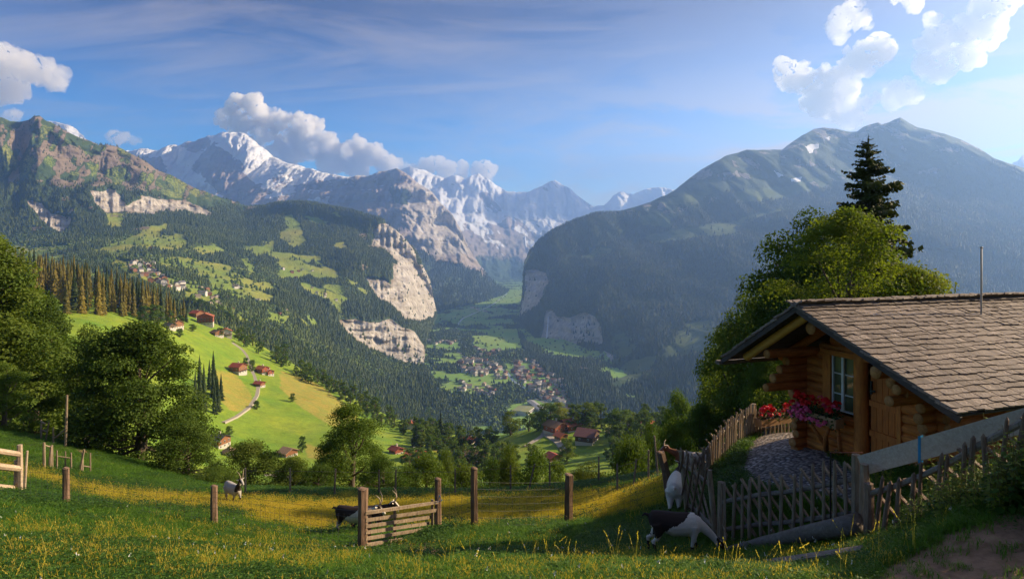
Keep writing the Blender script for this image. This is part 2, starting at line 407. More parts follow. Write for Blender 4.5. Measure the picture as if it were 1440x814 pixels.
loft('snow_massif', [
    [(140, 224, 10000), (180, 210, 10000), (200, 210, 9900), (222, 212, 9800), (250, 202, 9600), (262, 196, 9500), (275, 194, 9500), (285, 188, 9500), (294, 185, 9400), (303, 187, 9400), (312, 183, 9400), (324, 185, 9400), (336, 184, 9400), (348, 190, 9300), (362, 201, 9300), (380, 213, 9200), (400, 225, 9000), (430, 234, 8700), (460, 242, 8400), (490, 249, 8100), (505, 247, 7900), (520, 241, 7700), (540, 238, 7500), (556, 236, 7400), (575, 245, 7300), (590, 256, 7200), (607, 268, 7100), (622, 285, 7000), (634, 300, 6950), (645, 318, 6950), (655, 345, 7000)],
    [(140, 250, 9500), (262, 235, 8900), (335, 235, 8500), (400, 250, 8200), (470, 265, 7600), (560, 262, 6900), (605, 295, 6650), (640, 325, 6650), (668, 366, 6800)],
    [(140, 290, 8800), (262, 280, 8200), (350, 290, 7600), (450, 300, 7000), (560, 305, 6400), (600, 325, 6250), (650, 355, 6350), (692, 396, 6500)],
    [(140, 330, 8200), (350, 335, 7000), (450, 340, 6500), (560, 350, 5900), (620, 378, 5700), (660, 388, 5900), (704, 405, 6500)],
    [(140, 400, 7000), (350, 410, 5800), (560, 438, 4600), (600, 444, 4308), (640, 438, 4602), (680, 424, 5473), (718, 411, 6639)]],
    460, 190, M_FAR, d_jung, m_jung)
TERR['snow_massif']['back'] = True

# ---- the glacier summit peeping over the left ridge
loft('glacier_summit', [
    [(40, 195, 11000), (55, 180, 11000), (66, 166, 11000), (78, 167, 11000), (90, 172, 11000), (104, 181, 11000), (120, 192, 11000), (145, 207, 11000), (170, 216, 11000)],
    [(40, 240, 10400), (100, 225, 10300), (170, 240, 10400)], [(40, 290, 9800), (170, 290, 9800)]],
    90, 40, M_FAR, d_far, lambda px, py, G, nz, u, v: (0 * px, 1 + 0 * px, sstep(-.1, .1, .55 + .5 * fbm(px / 18, py / 9, 0 * px, 4, .6, 8) - sstep(95, 150, px) * .35), 0 * px))
loft('far_right_peak', [
    [(1400, 262, 9500), (1420, 236, 9500), (1424, 226, 9500), (1431, 223, 9500), (1437, 215, 9500), (1450, 216, 9500), (1475, 202, 9500), (1530, 226, 9500), (1600, 250, 9500)],
    [(1400, 300, 8800), (1600, 300, 8800)]], 90, 24, M_FAR, d_far, lambda px, py, G, nz, u, v: (0 * px, 1 + 0 * px, .1 + 0 * px, 0 * px))

# ---- left side of the valley: alp ridge, village terrace, forested shoulder and its cliffs
def fpx(G): return CX + F * G[..., 0] / G[..., 1], HY - F * G[..., 2] / G[..., 1]
CLIFFL = [[(478, 451), (500, 449), (520, 455), (548, 449), (566, 461), (584, 465), (595, 484), (600, 500), (597, 513), (570, 512), (548, 502), (516, 486), (490, 470)], [(510, 390), (535, 392), (550, 400), (556, 370), (575, 363), (596, 372), (606, 396), (617, 428), (611, 448), (592, 452), (570, 448), (554, 432), (532, 420)], [(530, 316), (550, 313), (564, 326), (581, 340), (586, 370), (562, 368), (542, 350), (522, 344)],
          [(128, 268), (160, 266), (172, 276), (176, 290), (200, 276), (235, 282), (262, 284), (298, 298), (292, 303), (250, 296), (205, 300), (182, 298), (150, 300), (132, 284)],
          [(36, 282), (58, 285), (70, 300), (100, 304), (96, 320), (82, 330), (66, 318), (50, 300)],
          [(482, 454), (502, 453), (520, 460), (545, 455), (560, 466), (580, 470), (590, 486), (597, 498), (596, 509), (575, 509), (556, 498), (520, 482), (498, 470)],
          [(514, 395), (535, 398), (556, 410), (562, 380), (572, 372), (590, 378), (600, 400), (612, 430), (606, 440), (590, 445), (574, 441), (560, 425), (538, 414)],
          [(536, 322), (548, 318), (556, 330), (572, 342), (576, 360), (560, 362), (540, 345), (528, 342)]]
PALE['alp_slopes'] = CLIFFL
MEADL = [[(130, 350), (170, 340), (210, 318), (232, 312), (238, 322), (222, 330), (258, 330), (262, 345), (240, 350), (190, 352), (165, 362)],
         [(165, 365), (205, 372), (225, 385), (258, 398), (300, 405), (318, 430), (280, 430), (230, 405), (190, 392), (150, 372)],
         [(225, 362), (262, 360), (300, 372), (330, 378), (320, 382), (262, 378), (222, 372)],
         [(400, 303), (412, 300), (424, 322), (432, 340), (412, 348), (394, 335), (404, 320)], [(430, 304), (462, 312), (458, 318), (432, 312)],
         [(358, 346), (386, 340), (384, 356), (362, 362), (354, 356)], [(392, 378), (424, 372), (446, 378), (440, 386), (410, 392), (390, 390)],
         [(345, 362), (360, 372), (356, 386), (346, 378)], [(448, 372), (468, 380), (474, 394), (460, 392)],
         [(420, 396), (446, 402), (470, 412), (490, 424), (480, 430), (450, 418), (426, 408)], [(505, 404), (520, 408), (515, 414)], [(295, 398), (350, 408), (385, 418), (380, 428), (340, 420), (300, 410)],
         [(300, 438), (330, 440), (360, 452), (352, 462), (318, 452)], [(462, 300), (478, 298), (476, 305)],
         [(40, 362), (92, 360), (84, 372), (44, 372)], [(185, 330), (205, 322), (212, 334), (196, 342)], [(268, 348), (300, 345), (318, 356), (288, 360)], [(330, 398), (372, 396), (392, 408), (352, 410)], [(378, 440), (410, 446), (402, 456), (376, 450)], [(420, 362), (446, 358), (450, 366), (428, 370)], [(470, 340), (484, 338), (486, 346), (472, 348)], [(490, 392), (506, 396), (500, 402)], [(110, 385), (150, 382), (160, 392), (120, 396)], [(150, 300), (175, 300), (170, 322), (152, 318)]]
def d_left(G, u, v):
    x, y, z = G[..., 0] / 1000, G[..., 1] / 1000, G[..., 2] / 1000
    px, py = fpx(G); hi = sstep(345, 250, py) * sstep(400, 300, px)
    top = sstep(0.0, .12, v)
    H = radial(G, (hi * (200 * fbm(x * 3.0 + z * 2, z * 1.2, y * .8, 5, .55, 71, True)) + 60 * fbm(x * 3, y * 3, z * 2, 4, .5, 73)) * top)
    cl = polys(px, py, CLIFFL, 6, 8 * fbm(x * 6, y * 6, z * 6, 3, .6, 5), 6 * fbm(x * 9, y * 4, z * 9, 3, .6, 6))
    H = radial(H, cl * (40 + 30 * fbm(px / 9, py / 60, 0 * x, 4, .55, 75, True) + 16 * np.sin(py * .42 + 2 * fbm(px / 30, py / 30, 0 * x, 3, .5, 2))))
    A = 14 + 26 * hi
    H[..., 2] += A * fbm(x * 7, y * 7, z * 7, 5, .55, 77) * (.35 + .65 * top)
    return H
def m_left(px, py, G, nz, u, v):
    x, y, z = G[..., 0] / 1000, G[..., 1] / 1000, G[..., 2] / 1000
    n = fbm(x * 9, y * 6, z * 12, 5, .6, 81); n2 = fbm(x * 3, y * 3, z * 4, 4, .55, 83); n3 = fbm(x * 22, y * 12, z * 28, 3, .6, 85)
    cl = polys(px, py, CLIFFL, 2.5, 6 * n + 4 * n3, 5 * n2 + 4 * n3)
    zone = sstep(0, 1, (np.interp(px, [-60, 0, 60, 120, 200, 270, 340, 365], [255, 262, 268, 268, 272, 290, 300, 305]) + 22 * n2 + 10 * n - py) / 14) * sstep(372, 350, px)
    gully = fbm(px / 12 + py / 30, py / 55, 0 * px, 4, .55, 87)
    rk = np.maximum(cl, zone * sstep(.0, .30, gully + .9 * n + .06 + .3 * sstep(250, 190, py - (px - 50) * .25)))
    rk = np.maximum(rk, .75 * sstep(.36, .5, n + .4 * n3) * sstep(300, 250, py) * sstep(372, 350, px))
    dots = polys(px, py, [[(20, 262), (120, 270), (240, 300), (200, 330), (110, 345), (20, 320)]], 8) * sstep(.3, .44, n + .5 * n3) 
    rk = np.maximum(rk, .85 * dots)
    dots2 = polys(px, py, [[(510, 310), (600, 380), (612, 440), (520, 420), (500, 350)]], 8) * sstep(.26, .38, n + .3 * n3)
    rk = np.maximum(rk, .9 * dots2)
    me_ = np.maximum(polys(px, py, MEADL, 2.0, 7 * n + 4 * n3, 5 * n2 + 4 * n3), zone * (1 - rk) * sstep(-.25, .2, n2 + .5 * n))
    me_ = np.maximum(me_, sstep(.22, .36, n2 + .45 * n) * .9 * sstep(330, 360, py) * sstep(520, 440, px) * sstep(480, 440, py))
    me_ = me_ * (1 - cl)
    fr = (1 - sstep(.25, .5, me_)) * (1 - sstep(.2, .5, cl)) * (1 - .93 * zone) * (1 - .8 * dots2) * (1 - .85 * dots)
    return np.where(zone > .5, me_ * .5, me_), rk * (1 - 0 * me_), 0 * px, fr
loft('alp_slopes', [
    [(-90, 158, 3300), (-60, 162, 3300), (0, 166, 3400), (15, 172, 3450), (30, 174, 3450), (42, 171, 3450), (47, 165, 3450), (56, 165, 3450), (66, 173, 3500), (80, 179, 3600), (95, 190, 3600), (112, 199, 3700), (140, 208, 3700), (150, 205, 3700), (165, 208, 3800), (180, 218, 3800), (200, 228, 3800), (222, 243, 3900), (240, 250, 3900), (270, 266, 4000), (310, 281, 4150), (345, 292, 4300), (365, 294, 4350), (390, 289, 4350), (410, 287, 4250), (450, 290, 4150), (500, 300, 4000), (530, 309, 3920), (550, 320, 3880), (565, 332, 3850), (580, 350, 3850), (590, 366, 3870), (604, 395, 3900)],
    [(-90, 240, 3000), (52, 240, 3000), (140, 255, 3200), (200, 268, 3300), (270, 290, 3600), (345, 310, 3900), (410, 305, 3900), (500, 325, 3700), (550, 347, 3600), (580, 375, 3600), (610, 422, 3700)],
    [(-90, 330, 2600), (60, 335, 2600), (140, 325, 2700), (200, 315, 2900), (270, 312, 3200), (345, 330, 3400), (410, 335, 3400), (500, 365, 3100), (550, 385, 3150), (575, 400, 3200), (614, 446, 3600)],
    [(-90, 370, 2000), (100, 370, 1900), (200, 360, 2100), (300, 370, 2400), (400, 390, 2600), (480, 415, 2700), (540, 430, 2850), (575, 445, 2950), (601, 472, 3150)],
    [(-90, 400, 1400), (100, 400, 1400), (200, 390, 1500), (300, 410, 1700), (400, 430, 2000), (480, 455, 2450), (545, 460, 2600), (575, 470, 2700), (599, 490, 2800)],
    [(-90, 430, 1000), (100, 430, 1000), (200, 430, 1100), (300, 440, 1200), (400, 470, 1600), (490, 478, 2300), (540, 500, 2500), (570, 510, 2500), (598, 511, 2515)],
    [(-90, 480, 700), (100, 480, 700), (200, 480, 750), (300, 490, 850), (400, 520, 1100), (480, 545, 1500), (540, 565, 1700), (600, 582, 1740), (648, 592, 1680)],
    [(-90, 560, 560), (100, 560, 560), (300, 570, 700), (400, 590, 850), (480, 610, 1100), (600, 640, 1250), (700, 640, 1390)]],
    540, 330, M_LEFT, d_left, m_left)

# ---- right side of the valley
CLIFFR = [[(738, 380), (752, 378), (768, 384), (772, 398), (764, 412), (756, 428), (742, 440), (728, 446), (734, 430), (738, 410)],
          [(766, 438), (775, 432), (782, 445), (800, 446), (822, 440), (836, 444), (846, 462), (848, 484), (836, 486), (820, 480), (800, 492), (784, 494), (770, 490), (758, 492), (764, 470)],
          [(848, 492), (862, 500), (862, 512), (852, 510)]]
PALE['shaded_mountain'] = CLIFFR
MEADR = [[(905, 333), (950, 322), (1000, 318), (1040, 310), (1100, 290), (1102, 294), (1060, 308), (1030, 322), (1040, 330), (990, 332), (950, 336), (912, 340)],
         [(900, 305), (925, 300), (950, 302), (940, 318), (905, 318)], [(1030, 270), (1130, 255), (1190, 240), (1180, 256), (1110, 275), (1040, 285)],
         [(965, 455), (1000, 448), (1000, 490), (960, 500), (930, 505), (945, 480)], [(860, 525), (880, 512), (930, 500), (900, 530), (862, 548)], [(1000, 262), (940, 280), (930, 290), (990, 280)]]
def d_right(G, u, v):
    x, y, z = G[..., 0] / 1000, G[..., 1] / 1000, G[..., 2] / 1000
    px, py = fpx(G); top = sstep(0.0, .12, v); ed = sstep(735, 800, px)
    H = radial(G, (170 * fbm(x * 1.6 + z, z * .8, y * .5, 5, .52, 91, True) * sstep(760, 900, px) + 40 * fbm(x * 4, y * 4, z * 3, 4, .5, 93) * ed) * top)
    cl = polys(px, py, CLIFFR, 6, 5 * fbm(x * 6, y * 6, z * 6, 3, .6, 5), 4 * fbm(x * 9, y * 4, z * 9, 3, .6, 6))
    H = radial(H, cl * (60 + 38 * fbm(px / 8, py / 60, 0 * x, 4, .55, 75, True) + 12 * np.sin(py * .5 + 2 * fbm(px / 30, py / 30, 0 * x, 3, .5, 2))))
    H[..., 2] += 26 * fbm(x * 5, y * 5, z * 5, 5, .55, 97) * (.4 + .6 * top) * (.3 + .7 * ed)
    # side spurs running down to the left
    s = np.exp(-((px - (1270 - (py - 240) * .9)) / 55) ** 2) * sstep(225, 270, py) * sstep(440, 350, py)
    return radial(H, -230 * s)
def m_right(px, py, G, nz, u, v):
    x, y, z = G[..., 0] / 1000, G[..., 1] / 1000, G[..., 2] / 1000
    n = fbm(x * 7, y * 5, z * 9, 5, .6, 101); n2 = fbm(x * 2.2, y * 2.2, z * 3, 4, .55, 103); n3 = fbm(x * 20, y * 12, z * 20, 3, .6, 105)
    cl = polys(px, py, CLIFFR, 2.0, 3 * n + 2 * n3, 3 * n2 + 3 * n3)
    tl = np.interp(px, [735, 860, 950, 1050, 1180, 1260, 1330, 1400, 1640], [300, 302, 300, 275, 262, 262, 245, 235, 330])
    high = sstep(-10, 10, tl - py + 14 * n2 + 8 * n)
    me_ = np.maximum(polys(px, py, MEADR, 2.0, 6 * n + 4 * n3, 4 * n2 + 4 * n3), high * .42 * (1 - sstep(.15, .35, n)))
    me_ = np.maximum(me_, .8 * sstep(.42, .55, n2 + .4 * n) * sstep(250, 300, py))
    sn = polys(px, py, [[(1133, 206), (1150, 200), (1152, 208), (1138, 216)], [(1158, 194), (1168, 191), (1166, 197)], [(1088, 240), (1100, 246), (1092, 249)], [(1112, 251), (1128, 248), (1124, 255), (1112, 256)]], 1.5, 3 * n + 3 * n3, 2 * n3)
    rk = np.maximum(cl, high * sstep(.05, .3, n + .5 * n3 + .5 * n2) * .6)
    fr = (1 - sstep(.25, .5, me_)) * (1 - cl) * (1 - high)
    return me_ * (1 - cl), rk, sn, fr
loft('shaded_mountain', [
    [(738, 378, 4200), (744, 360, 4300), (755, 345, 4400), (775, 327, 4500), (805, 313, 4600), (840, 303, 4700), (880, 297, 4700), (905, 290, 4750), (920, 285, 4800), (950, 268, 4900), (985, 240, 5000), (1000, 232, 5050), (1020, 220, 5100), (1050, 212, 5200), (1075, 213, 5200), (1100, 212, 5300), (1115, 200, 5350), (1130, 190, 5400), (1145, 182, 5500), (1158, 180, 5500), (1175, 182, 5500), (1195, 187, 5500), (1205, 187, 5500), (1215, 180, 5500), (1235, 174, 5500), (1240, 177, 5500), (1252, 173, 5500), (1266, 166, 5500), (1280, 175, 5450), (1290, 180, 5400), (1330, 190, 5200), (1350, 197, 5150), (1385, 216, 5000), (1397, 224, 4900), (1440, 238, 4800), (1640, 330, 4500)],
    [(736, 382, 4150), (780, 368, 4100), (850, 345, 4200), (950, 330, 4200), (1000, 310, 4300), (1100, 290, 4400), (1265, 260, 4700), (1440, 300, 4200), (1640, 370, 3800)],
    [(735, 388, 4100), (780, 382, 3950), (850, 365, 3850), (950, 347, 3850), (1100, 312, 3850), (1265, 300, 4000), (1440, 340, 3600), (1640, 390, 3300)],
    [(735, 402, 4050), (765, 432, 3600), (800, 440, 3300), (845, 448, 3000), (900, 440, 2900), (1000, 420, 2900), (1265, 400, 2900), (1640, 430, 2600)],
    [(730, 444, 4000), (752, 480, 3250), (772, 492, 3080), (820, 492, 2920), (848, 496, 2780), (900, 500, 2500), (1000, 480, 2300), (1265, 480, 2200), (1640, 500, 1900)],
    [(722, 448, 4133), (735, 481, 3092), (765, 497, 2755), (800, 508, 2563), (830, 520, 2382), (850, 540, 2132), (870, 560, 1929), (950, 590, 1688), (1265, 620, 1500), (1640, 640, 1400)],
    [(722, 452, 3971), (735, 490, 2893), (765, 520, 2382), (800, 560, 1929), (830, 600, 1620), (900, 640, 1397), (1265, 680, 1227), (1640, 700, 1157)]],
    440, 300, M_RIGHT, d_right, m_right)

# ---- valley floor
FIELDS_DARK = [[(590, 470), (640, 462), (655, 480), (600, 485)], [(668, 498), (705, 492), (712, 520), (690, 522)], [(690, 540), (735, 536), (738, 562), (700, 575)], [(720, 494), (800, 500), (850, 515), (800, 528), (760, 520)],
               [(590, 535), (700, 575), (720, 600), (600, 600)], [(640, 468), (665, 466), (668, 500), (650, 500)]]
def build_valley():
    nx, ny = 300, 300
    Dv = 1250 * (9400 / 1250) ** np.linspace(0, 1, ny)
    pxs = np.linspace(380, 1010, nx)
    PX, DD = np.meshgrid(pxs, Dv)
    X = (PX - CX) / F * DD
    Z = -452 + 5 * fbm(X / 260, DD / 260, 0 * X, 4, .5, 111) - 2
    G = np.stack([X, DD, Z], -1); px = PX; py = HY - F * Z / DD
    x, y = X / 1000, DD / 1000
    n = fbm(x * 12, y * 12, 0 * x, 4, .6, 113); n2 = fbm(x * 4, y * 4, 0 * x, 3, .5, 115)
    dark = np.maximum(polys(px, py, FIELDS_DARK, 2.5, 7 * n, 4 * n2), sstep(.22, .34, n2 + .5 * n))
    m = mesh_from('valley_floor', G.reshape(-1, 3), np.stack([(np.arange(ny - 1)[:, None] * nx + np.arange(nx - 1)[None]), (np.arange(ny - 1)[:, None] * nx + np.arange(nx - 1)[None]) + 1, (np.arange(ny - 1)[:, None] * nx + np.arange(nx - 1)[None]) + nx + 1, (np.arange(ny - 1)[:, None] * nx + np.arange(nx - 1)[None]) + nx], -1).reshape(-1, 4),
                  M_VAL, True, vattr={'mask': np.stack([1 - dark, 0 * dark, 0 * dark], -1).reshape(-1, 3)})
    tag(obj('valley_floor', m), kind='structure')
    TERR['valley_floor'] = dict(G=G, forest=sstep(.3, .7, dark) * sstep(9000, 6500, DD), px=px, py=py)
    q = []
    for a in range(ny - 1):
        for b in range(nx - 1): q.append((a * nx + b, a * nx + b + 1, (a + 1) * nx + b + 1, (a + 1) * nx + b))
    BV['valley_floor'] = BVHTree.FromPolygons([tuple(p) for p in G.reshape(-1, 3).tolist()], q)
M_VAL = terrain_mat('valley_meadow', (.03, .055, .016), (.045, .08, .02), (.19, .34, .05), (.26, .37, .07), (.3, .28, .25), (.2, .18, .16), 1.2, 2)
build_valley()

# ---- near hillside with the bright meadows (110 to 800 m)
def tps_fit(P):
    P = np.array(P, float); x = P[:, :2] / 10.0; n = len(x)
    d = np.linalg.norm(x[:, None] - x[None], axis=2); K = np.where(d > 0, d ** 2 * np.log(d + 1e-12), 0) + np.eye(n) * 1e-3
    A = np.zeros((n + 3, n + 3)); A[:n, :n] = K; A[:n, n] = 1; A[:n, n + 1:] = x; A[n:, :n] = A[:n, n:].T
    w = np.linalg.solve(A, np.concatenate([P[:, 2], np.zeros(3)]))
    def f(X, Y):
        sh = X.shape; q = np.stack([X.ravel(), Y.ravel()], -1) / 10.0; r = np.zeros(len(q))
        for k in range(n):
            dd = np.hypot(q[:, 0] - x[k, 0], q[:, 1] - x[k, 1]); r += w[k] * np.where(dd > 0, dd ** 2 * np.log(dd + 1e-12), 0)
        return (r + w[n] + q @ w[n + 1:]).reshape(sh)
    return f
def d_mid(G, u, v):
    x, y = G[..., 0] / 100, G[..., 1] / 100
    H = G.copy(); H[..., 2] += 2.2 * fbm(x * 1.2, y * 1.2, 0 * x, 4, .5, 121) + .7 * fbm(x * 5, y * 5, 0 * x, 3, .5, 123)
    return H
GOLD = [[(300, 520), (335, 528), (352, 550), (350, 572), (325, 578), (306, 560)], [(395, 520), (440, 535), (500, 575), (505, 600), (470, 602), (420, 570), (392, 545)], [(430, 625), (470, 632), (460, 645), (430, 642)], [(600, 628), (640, 628), (620, 640)]]
def m_mid(px, py, G, nz, u, v):
    x, y = G[..., 0] / 100, G[..., 1] / 100
    n = fbm(x * 3, y * 3, 0 * x, 4, .55, 131)
    gold = polys(px, py, GOLD, 5, 8 * n, 8 * n) * .9
    return 1 - gold, np.clip(.5 + .5 * n, 0, 1), 0 * px, 0 * px
def mid_mat():
    m, nt, b, out = new_mat('meadow_grass')
    g = N(nt, 'ShaderNodeNewGeometry').outputs['Position']
    a = attr(nt, 'mask'); sep = N(nt, 'ShaderNodeSeparateColor'); nt.links.new(a.outputs['Color'], sep.inputs[0])
    n1 = noise(nt, g, 0.022, 5, 0.55); n2 = noise(nt, g, 0.5, 6, 0.7); n4 = noise(nt, g, .12, 5, .6)
    mow = noise(nt, mapping(nt, g, scale=(0.25, 0.02, 0.02), rot=(0, 0, R(35))), 1.0, 3, 0.5, .3)
    c = mixc(nt, ramp(nt, n1, [(0.36, 0), (0.64, 1)]), (.135, .26, .012), (.28, .33, .022))
    c = mixc(nt, ramp(nt, mow, [(0.4, 0), (0.6, .35)]), c, (.19, .29, .025))
    c = mixc(nt, math_(nt, 'MULTIPLY', ramp(nt, n4, [(0.42, 0), (0.7, .5)]), 1.0), c, (.07, .13, .014))
    gold = mixc(nt, ramp(nt, n4, [(0.35, 0), (0.65, 1)]), (.36, .27, .045), (.26, .27, .04))
    f = ramp(nt, math_(nt, 'ADD', sep.outputs[0], math_(nt, 'MULTIPLY', math_(nt, 'SUBTRACT', n4, .5), .8)), [(0.35, 1), (0.65, 0)])
    c = mixc(nt, f, c, gold)
    c = mixc(nt, ramp(nt, n2, [(0.3, .35), (0.6, 0)]), c, (.05, .09, .012))
    nt.links.new(c, b.inputs['Base Color']); bump(nt, b, math_(nt, 'ADD', n2, n4), 0.7, 0.6)
    return m
M_MID = mid_mat()
loft('hillside', [
    [(-90, 380, 640), (0, 385, 640), (100, 400, 640), (200, 428, 660), (270, 442, 740), (300, 452, 760)  , (330, 466, 740), (400, 506, 670), (450, 532, 620), (500, 562, 570), (560, 590, 520), (620, 608, 480), (680, 618, 450), (740, 601, 430), (800, 592, 430), (860, 594, 430), (920, 598, 420), (980, 590, 400), (1100, 580, 360), (1700, 560, 300)],
    [(-90, 425, 420), (50, 440, 420), (140, 446, 450), (230, 456, 520), (280, 462, 600), (330, 478, 640), (400, 520, 600), (450, 546, 560), (500, 576, 520), (560, 604, 480), (620, 625, 430), (680, 632, 410), (740, 612, 390), (800, 602, 390), (860, 604, 385), (920, 612, 360), (980, 605, 330), (1100, 590, 290), (1700, 580, 240)],
    [(-90, 500, 330), (100, 505, 340), (200, 520, 400), (300, 545, 450), (350, 562, 460), (420, 590, 440), (480, 612, 410), (560, 640, 385), (640, 650, 350), (740, 645, 330), (820, 640, 330), (900, 645, 300), (1000, 640, 260), (1700, 610, 190)],
    [(-90, 580, 220), (100, 600, 220), (200, 620, 260), (300, 645, 310), (400, 668, 310), (500, 672, 300), (640, 680, 270), (740, 682, 250), (900, 680, 210), (1000, 670, 180), (1700, 650, 140)],
    [(-90, 640, 110), (200, 690, 130), (400, 730, 150), (640, 745, 140), (900, 745, 110), (1700, 700, 80)],
    [(-90, 700, 60), (200, 760, 60), (400, 790, 60), (640, 800, 55), (900, 800, 50), (1700, 730, 45)]],
    330, 210, M_MID, d_mid, m_mid, back=(60, -45), smooth=14)
# ------------------------------------------------------------ the pasture, the courtyard terrace and the path
NEAR_PTS = [(-300, 814, 5.2), (0, 814, 5.4), (400, 814, 5.4), (720, 814, 5.4), (1000, 814, 5.2), (1250, 814, 4.9), (1440, 812, 4.5), (1750, 790, 4.5),
    (-200, 757, 8.8), (0, 762, 8.8), (300, 776, 8.8), (600, 788, 8.2), (800, 790, 8.2), (900, 790, 8.0), (1010, 781, 8.7),
    (93, 714, 15), (301, 741, 15), (510, 779, 12.4), (667, 742, 13.4), (800, 738, 14.6), (325, 707, 22), (475, 748, 16.5), (955, 770, 9.6), (945, 722, 12),
    (-150, 590, 46), (0, 602, 44), (50, 612, 42), (100, 628, 38), (160, 650, 35), (230, 673, 32), (300, 686, 29), (400, 691, 26), (600, 696, 25), (720, 695, 24), (800, 690, 23.5), (870, 687, 22), (930, 684, 19), (60, 668, 25), (160, 690, 24),
    (1120, 637, 11.9), (1100, 655, 11.3), (1180, 672, 10.0), (1030, 650, 12.4), (1060, 613, 14.4), (1115, 609, 14.9), (1000, 690, 11.2), (985, 735, 10.4), (950, 690, 13.0), (1100, 690, 9.8),
    (1012, 768, 9.6), (1110, 758, 8.6), (1205, 747, 7.8), (1260, 745, 7.2), (1330, 725, 6.6), (1400, 690, 6.1), (1440, 668, 5.9), (1560, 640, 5.6),
    (1440, 770, 4.8), (1300, 792, 5.0), (1200, 793, 5.8), (1380, 740, 5.2),
    (1300, 640, 11.8), (1440, 600, 13.0), (1600, 600, 13), (1200, 590, 16), (1400, 560, 17)]
pts = [tuple(W3(*p)) for p in NEAR_PTS] + [(-60, -20, 4), (0, -15, 3.5), (60, -20, 8), (-40, 5, -2.5), (40, 5, 1.5), (0, 0, -1.7), (0, 55, -27), (-35, 66, -27), (25, 50, -22), (45, 40, -12), (-60, 60, -14), (60, 60, -14), (-60, 30, -8), (30, 18, -4.2), (22, 28, -8), (0, 80, -45), (-60, 90, -35), (60, 90, -30)]
near_f = tps_fit(pts)
def near_z(x, y):
    x = np.atleast_1d(np.asarray(x, float)); y = np.atleast_1d(np.asarray(y, float))
    return near_f(x, y) + .05 * fbm(x * .8, y * .8, 0 * x, 4, .5, 141) + .015 * fbm(x * 4, y * 4, 0 * x, 3, .5, 143)
def gz(x, y): return float(near_z(x, y)[0])
GRAVEL = [(1048, 640), (1058, 618), (1080, 604), (1118, 600), (1165, 640), (1240, 690), (1225, 715), (1180, 700), (1110, 690), (1065, 682), (1040, 660)]
PATH = [(1215, 820), (1250, 797), (1300, 770), (1350, 742), (1420, 718), (1480, 700), (1700, 690), (1700, 840), (1215, 840)]
DIRT = [[(514, 768), (560, 760), (600, 758), (650, 782), (640, 800), (560, 800), (518, 796)], [(100, 628), (128, 634), (112, 640)]]
YEL = [[(-50, 640), (60, 664), (150, 690), (260, 700), (420, 704), (700, 700), (860, 694), (935, 680), (945, 700), (900, 722), (820, 728), (640, 735), (440, 745), (380, 735), (320, 718), (150, 705), (100, 690), (30, 665), (-50, 660)],  # yellow areas: dry grass, and the sunlight lying on it painted in
       [(60, 752), (200, 745), (420, 760), (520, 800), (460, 830), (60, 850), (-40, 800)]]
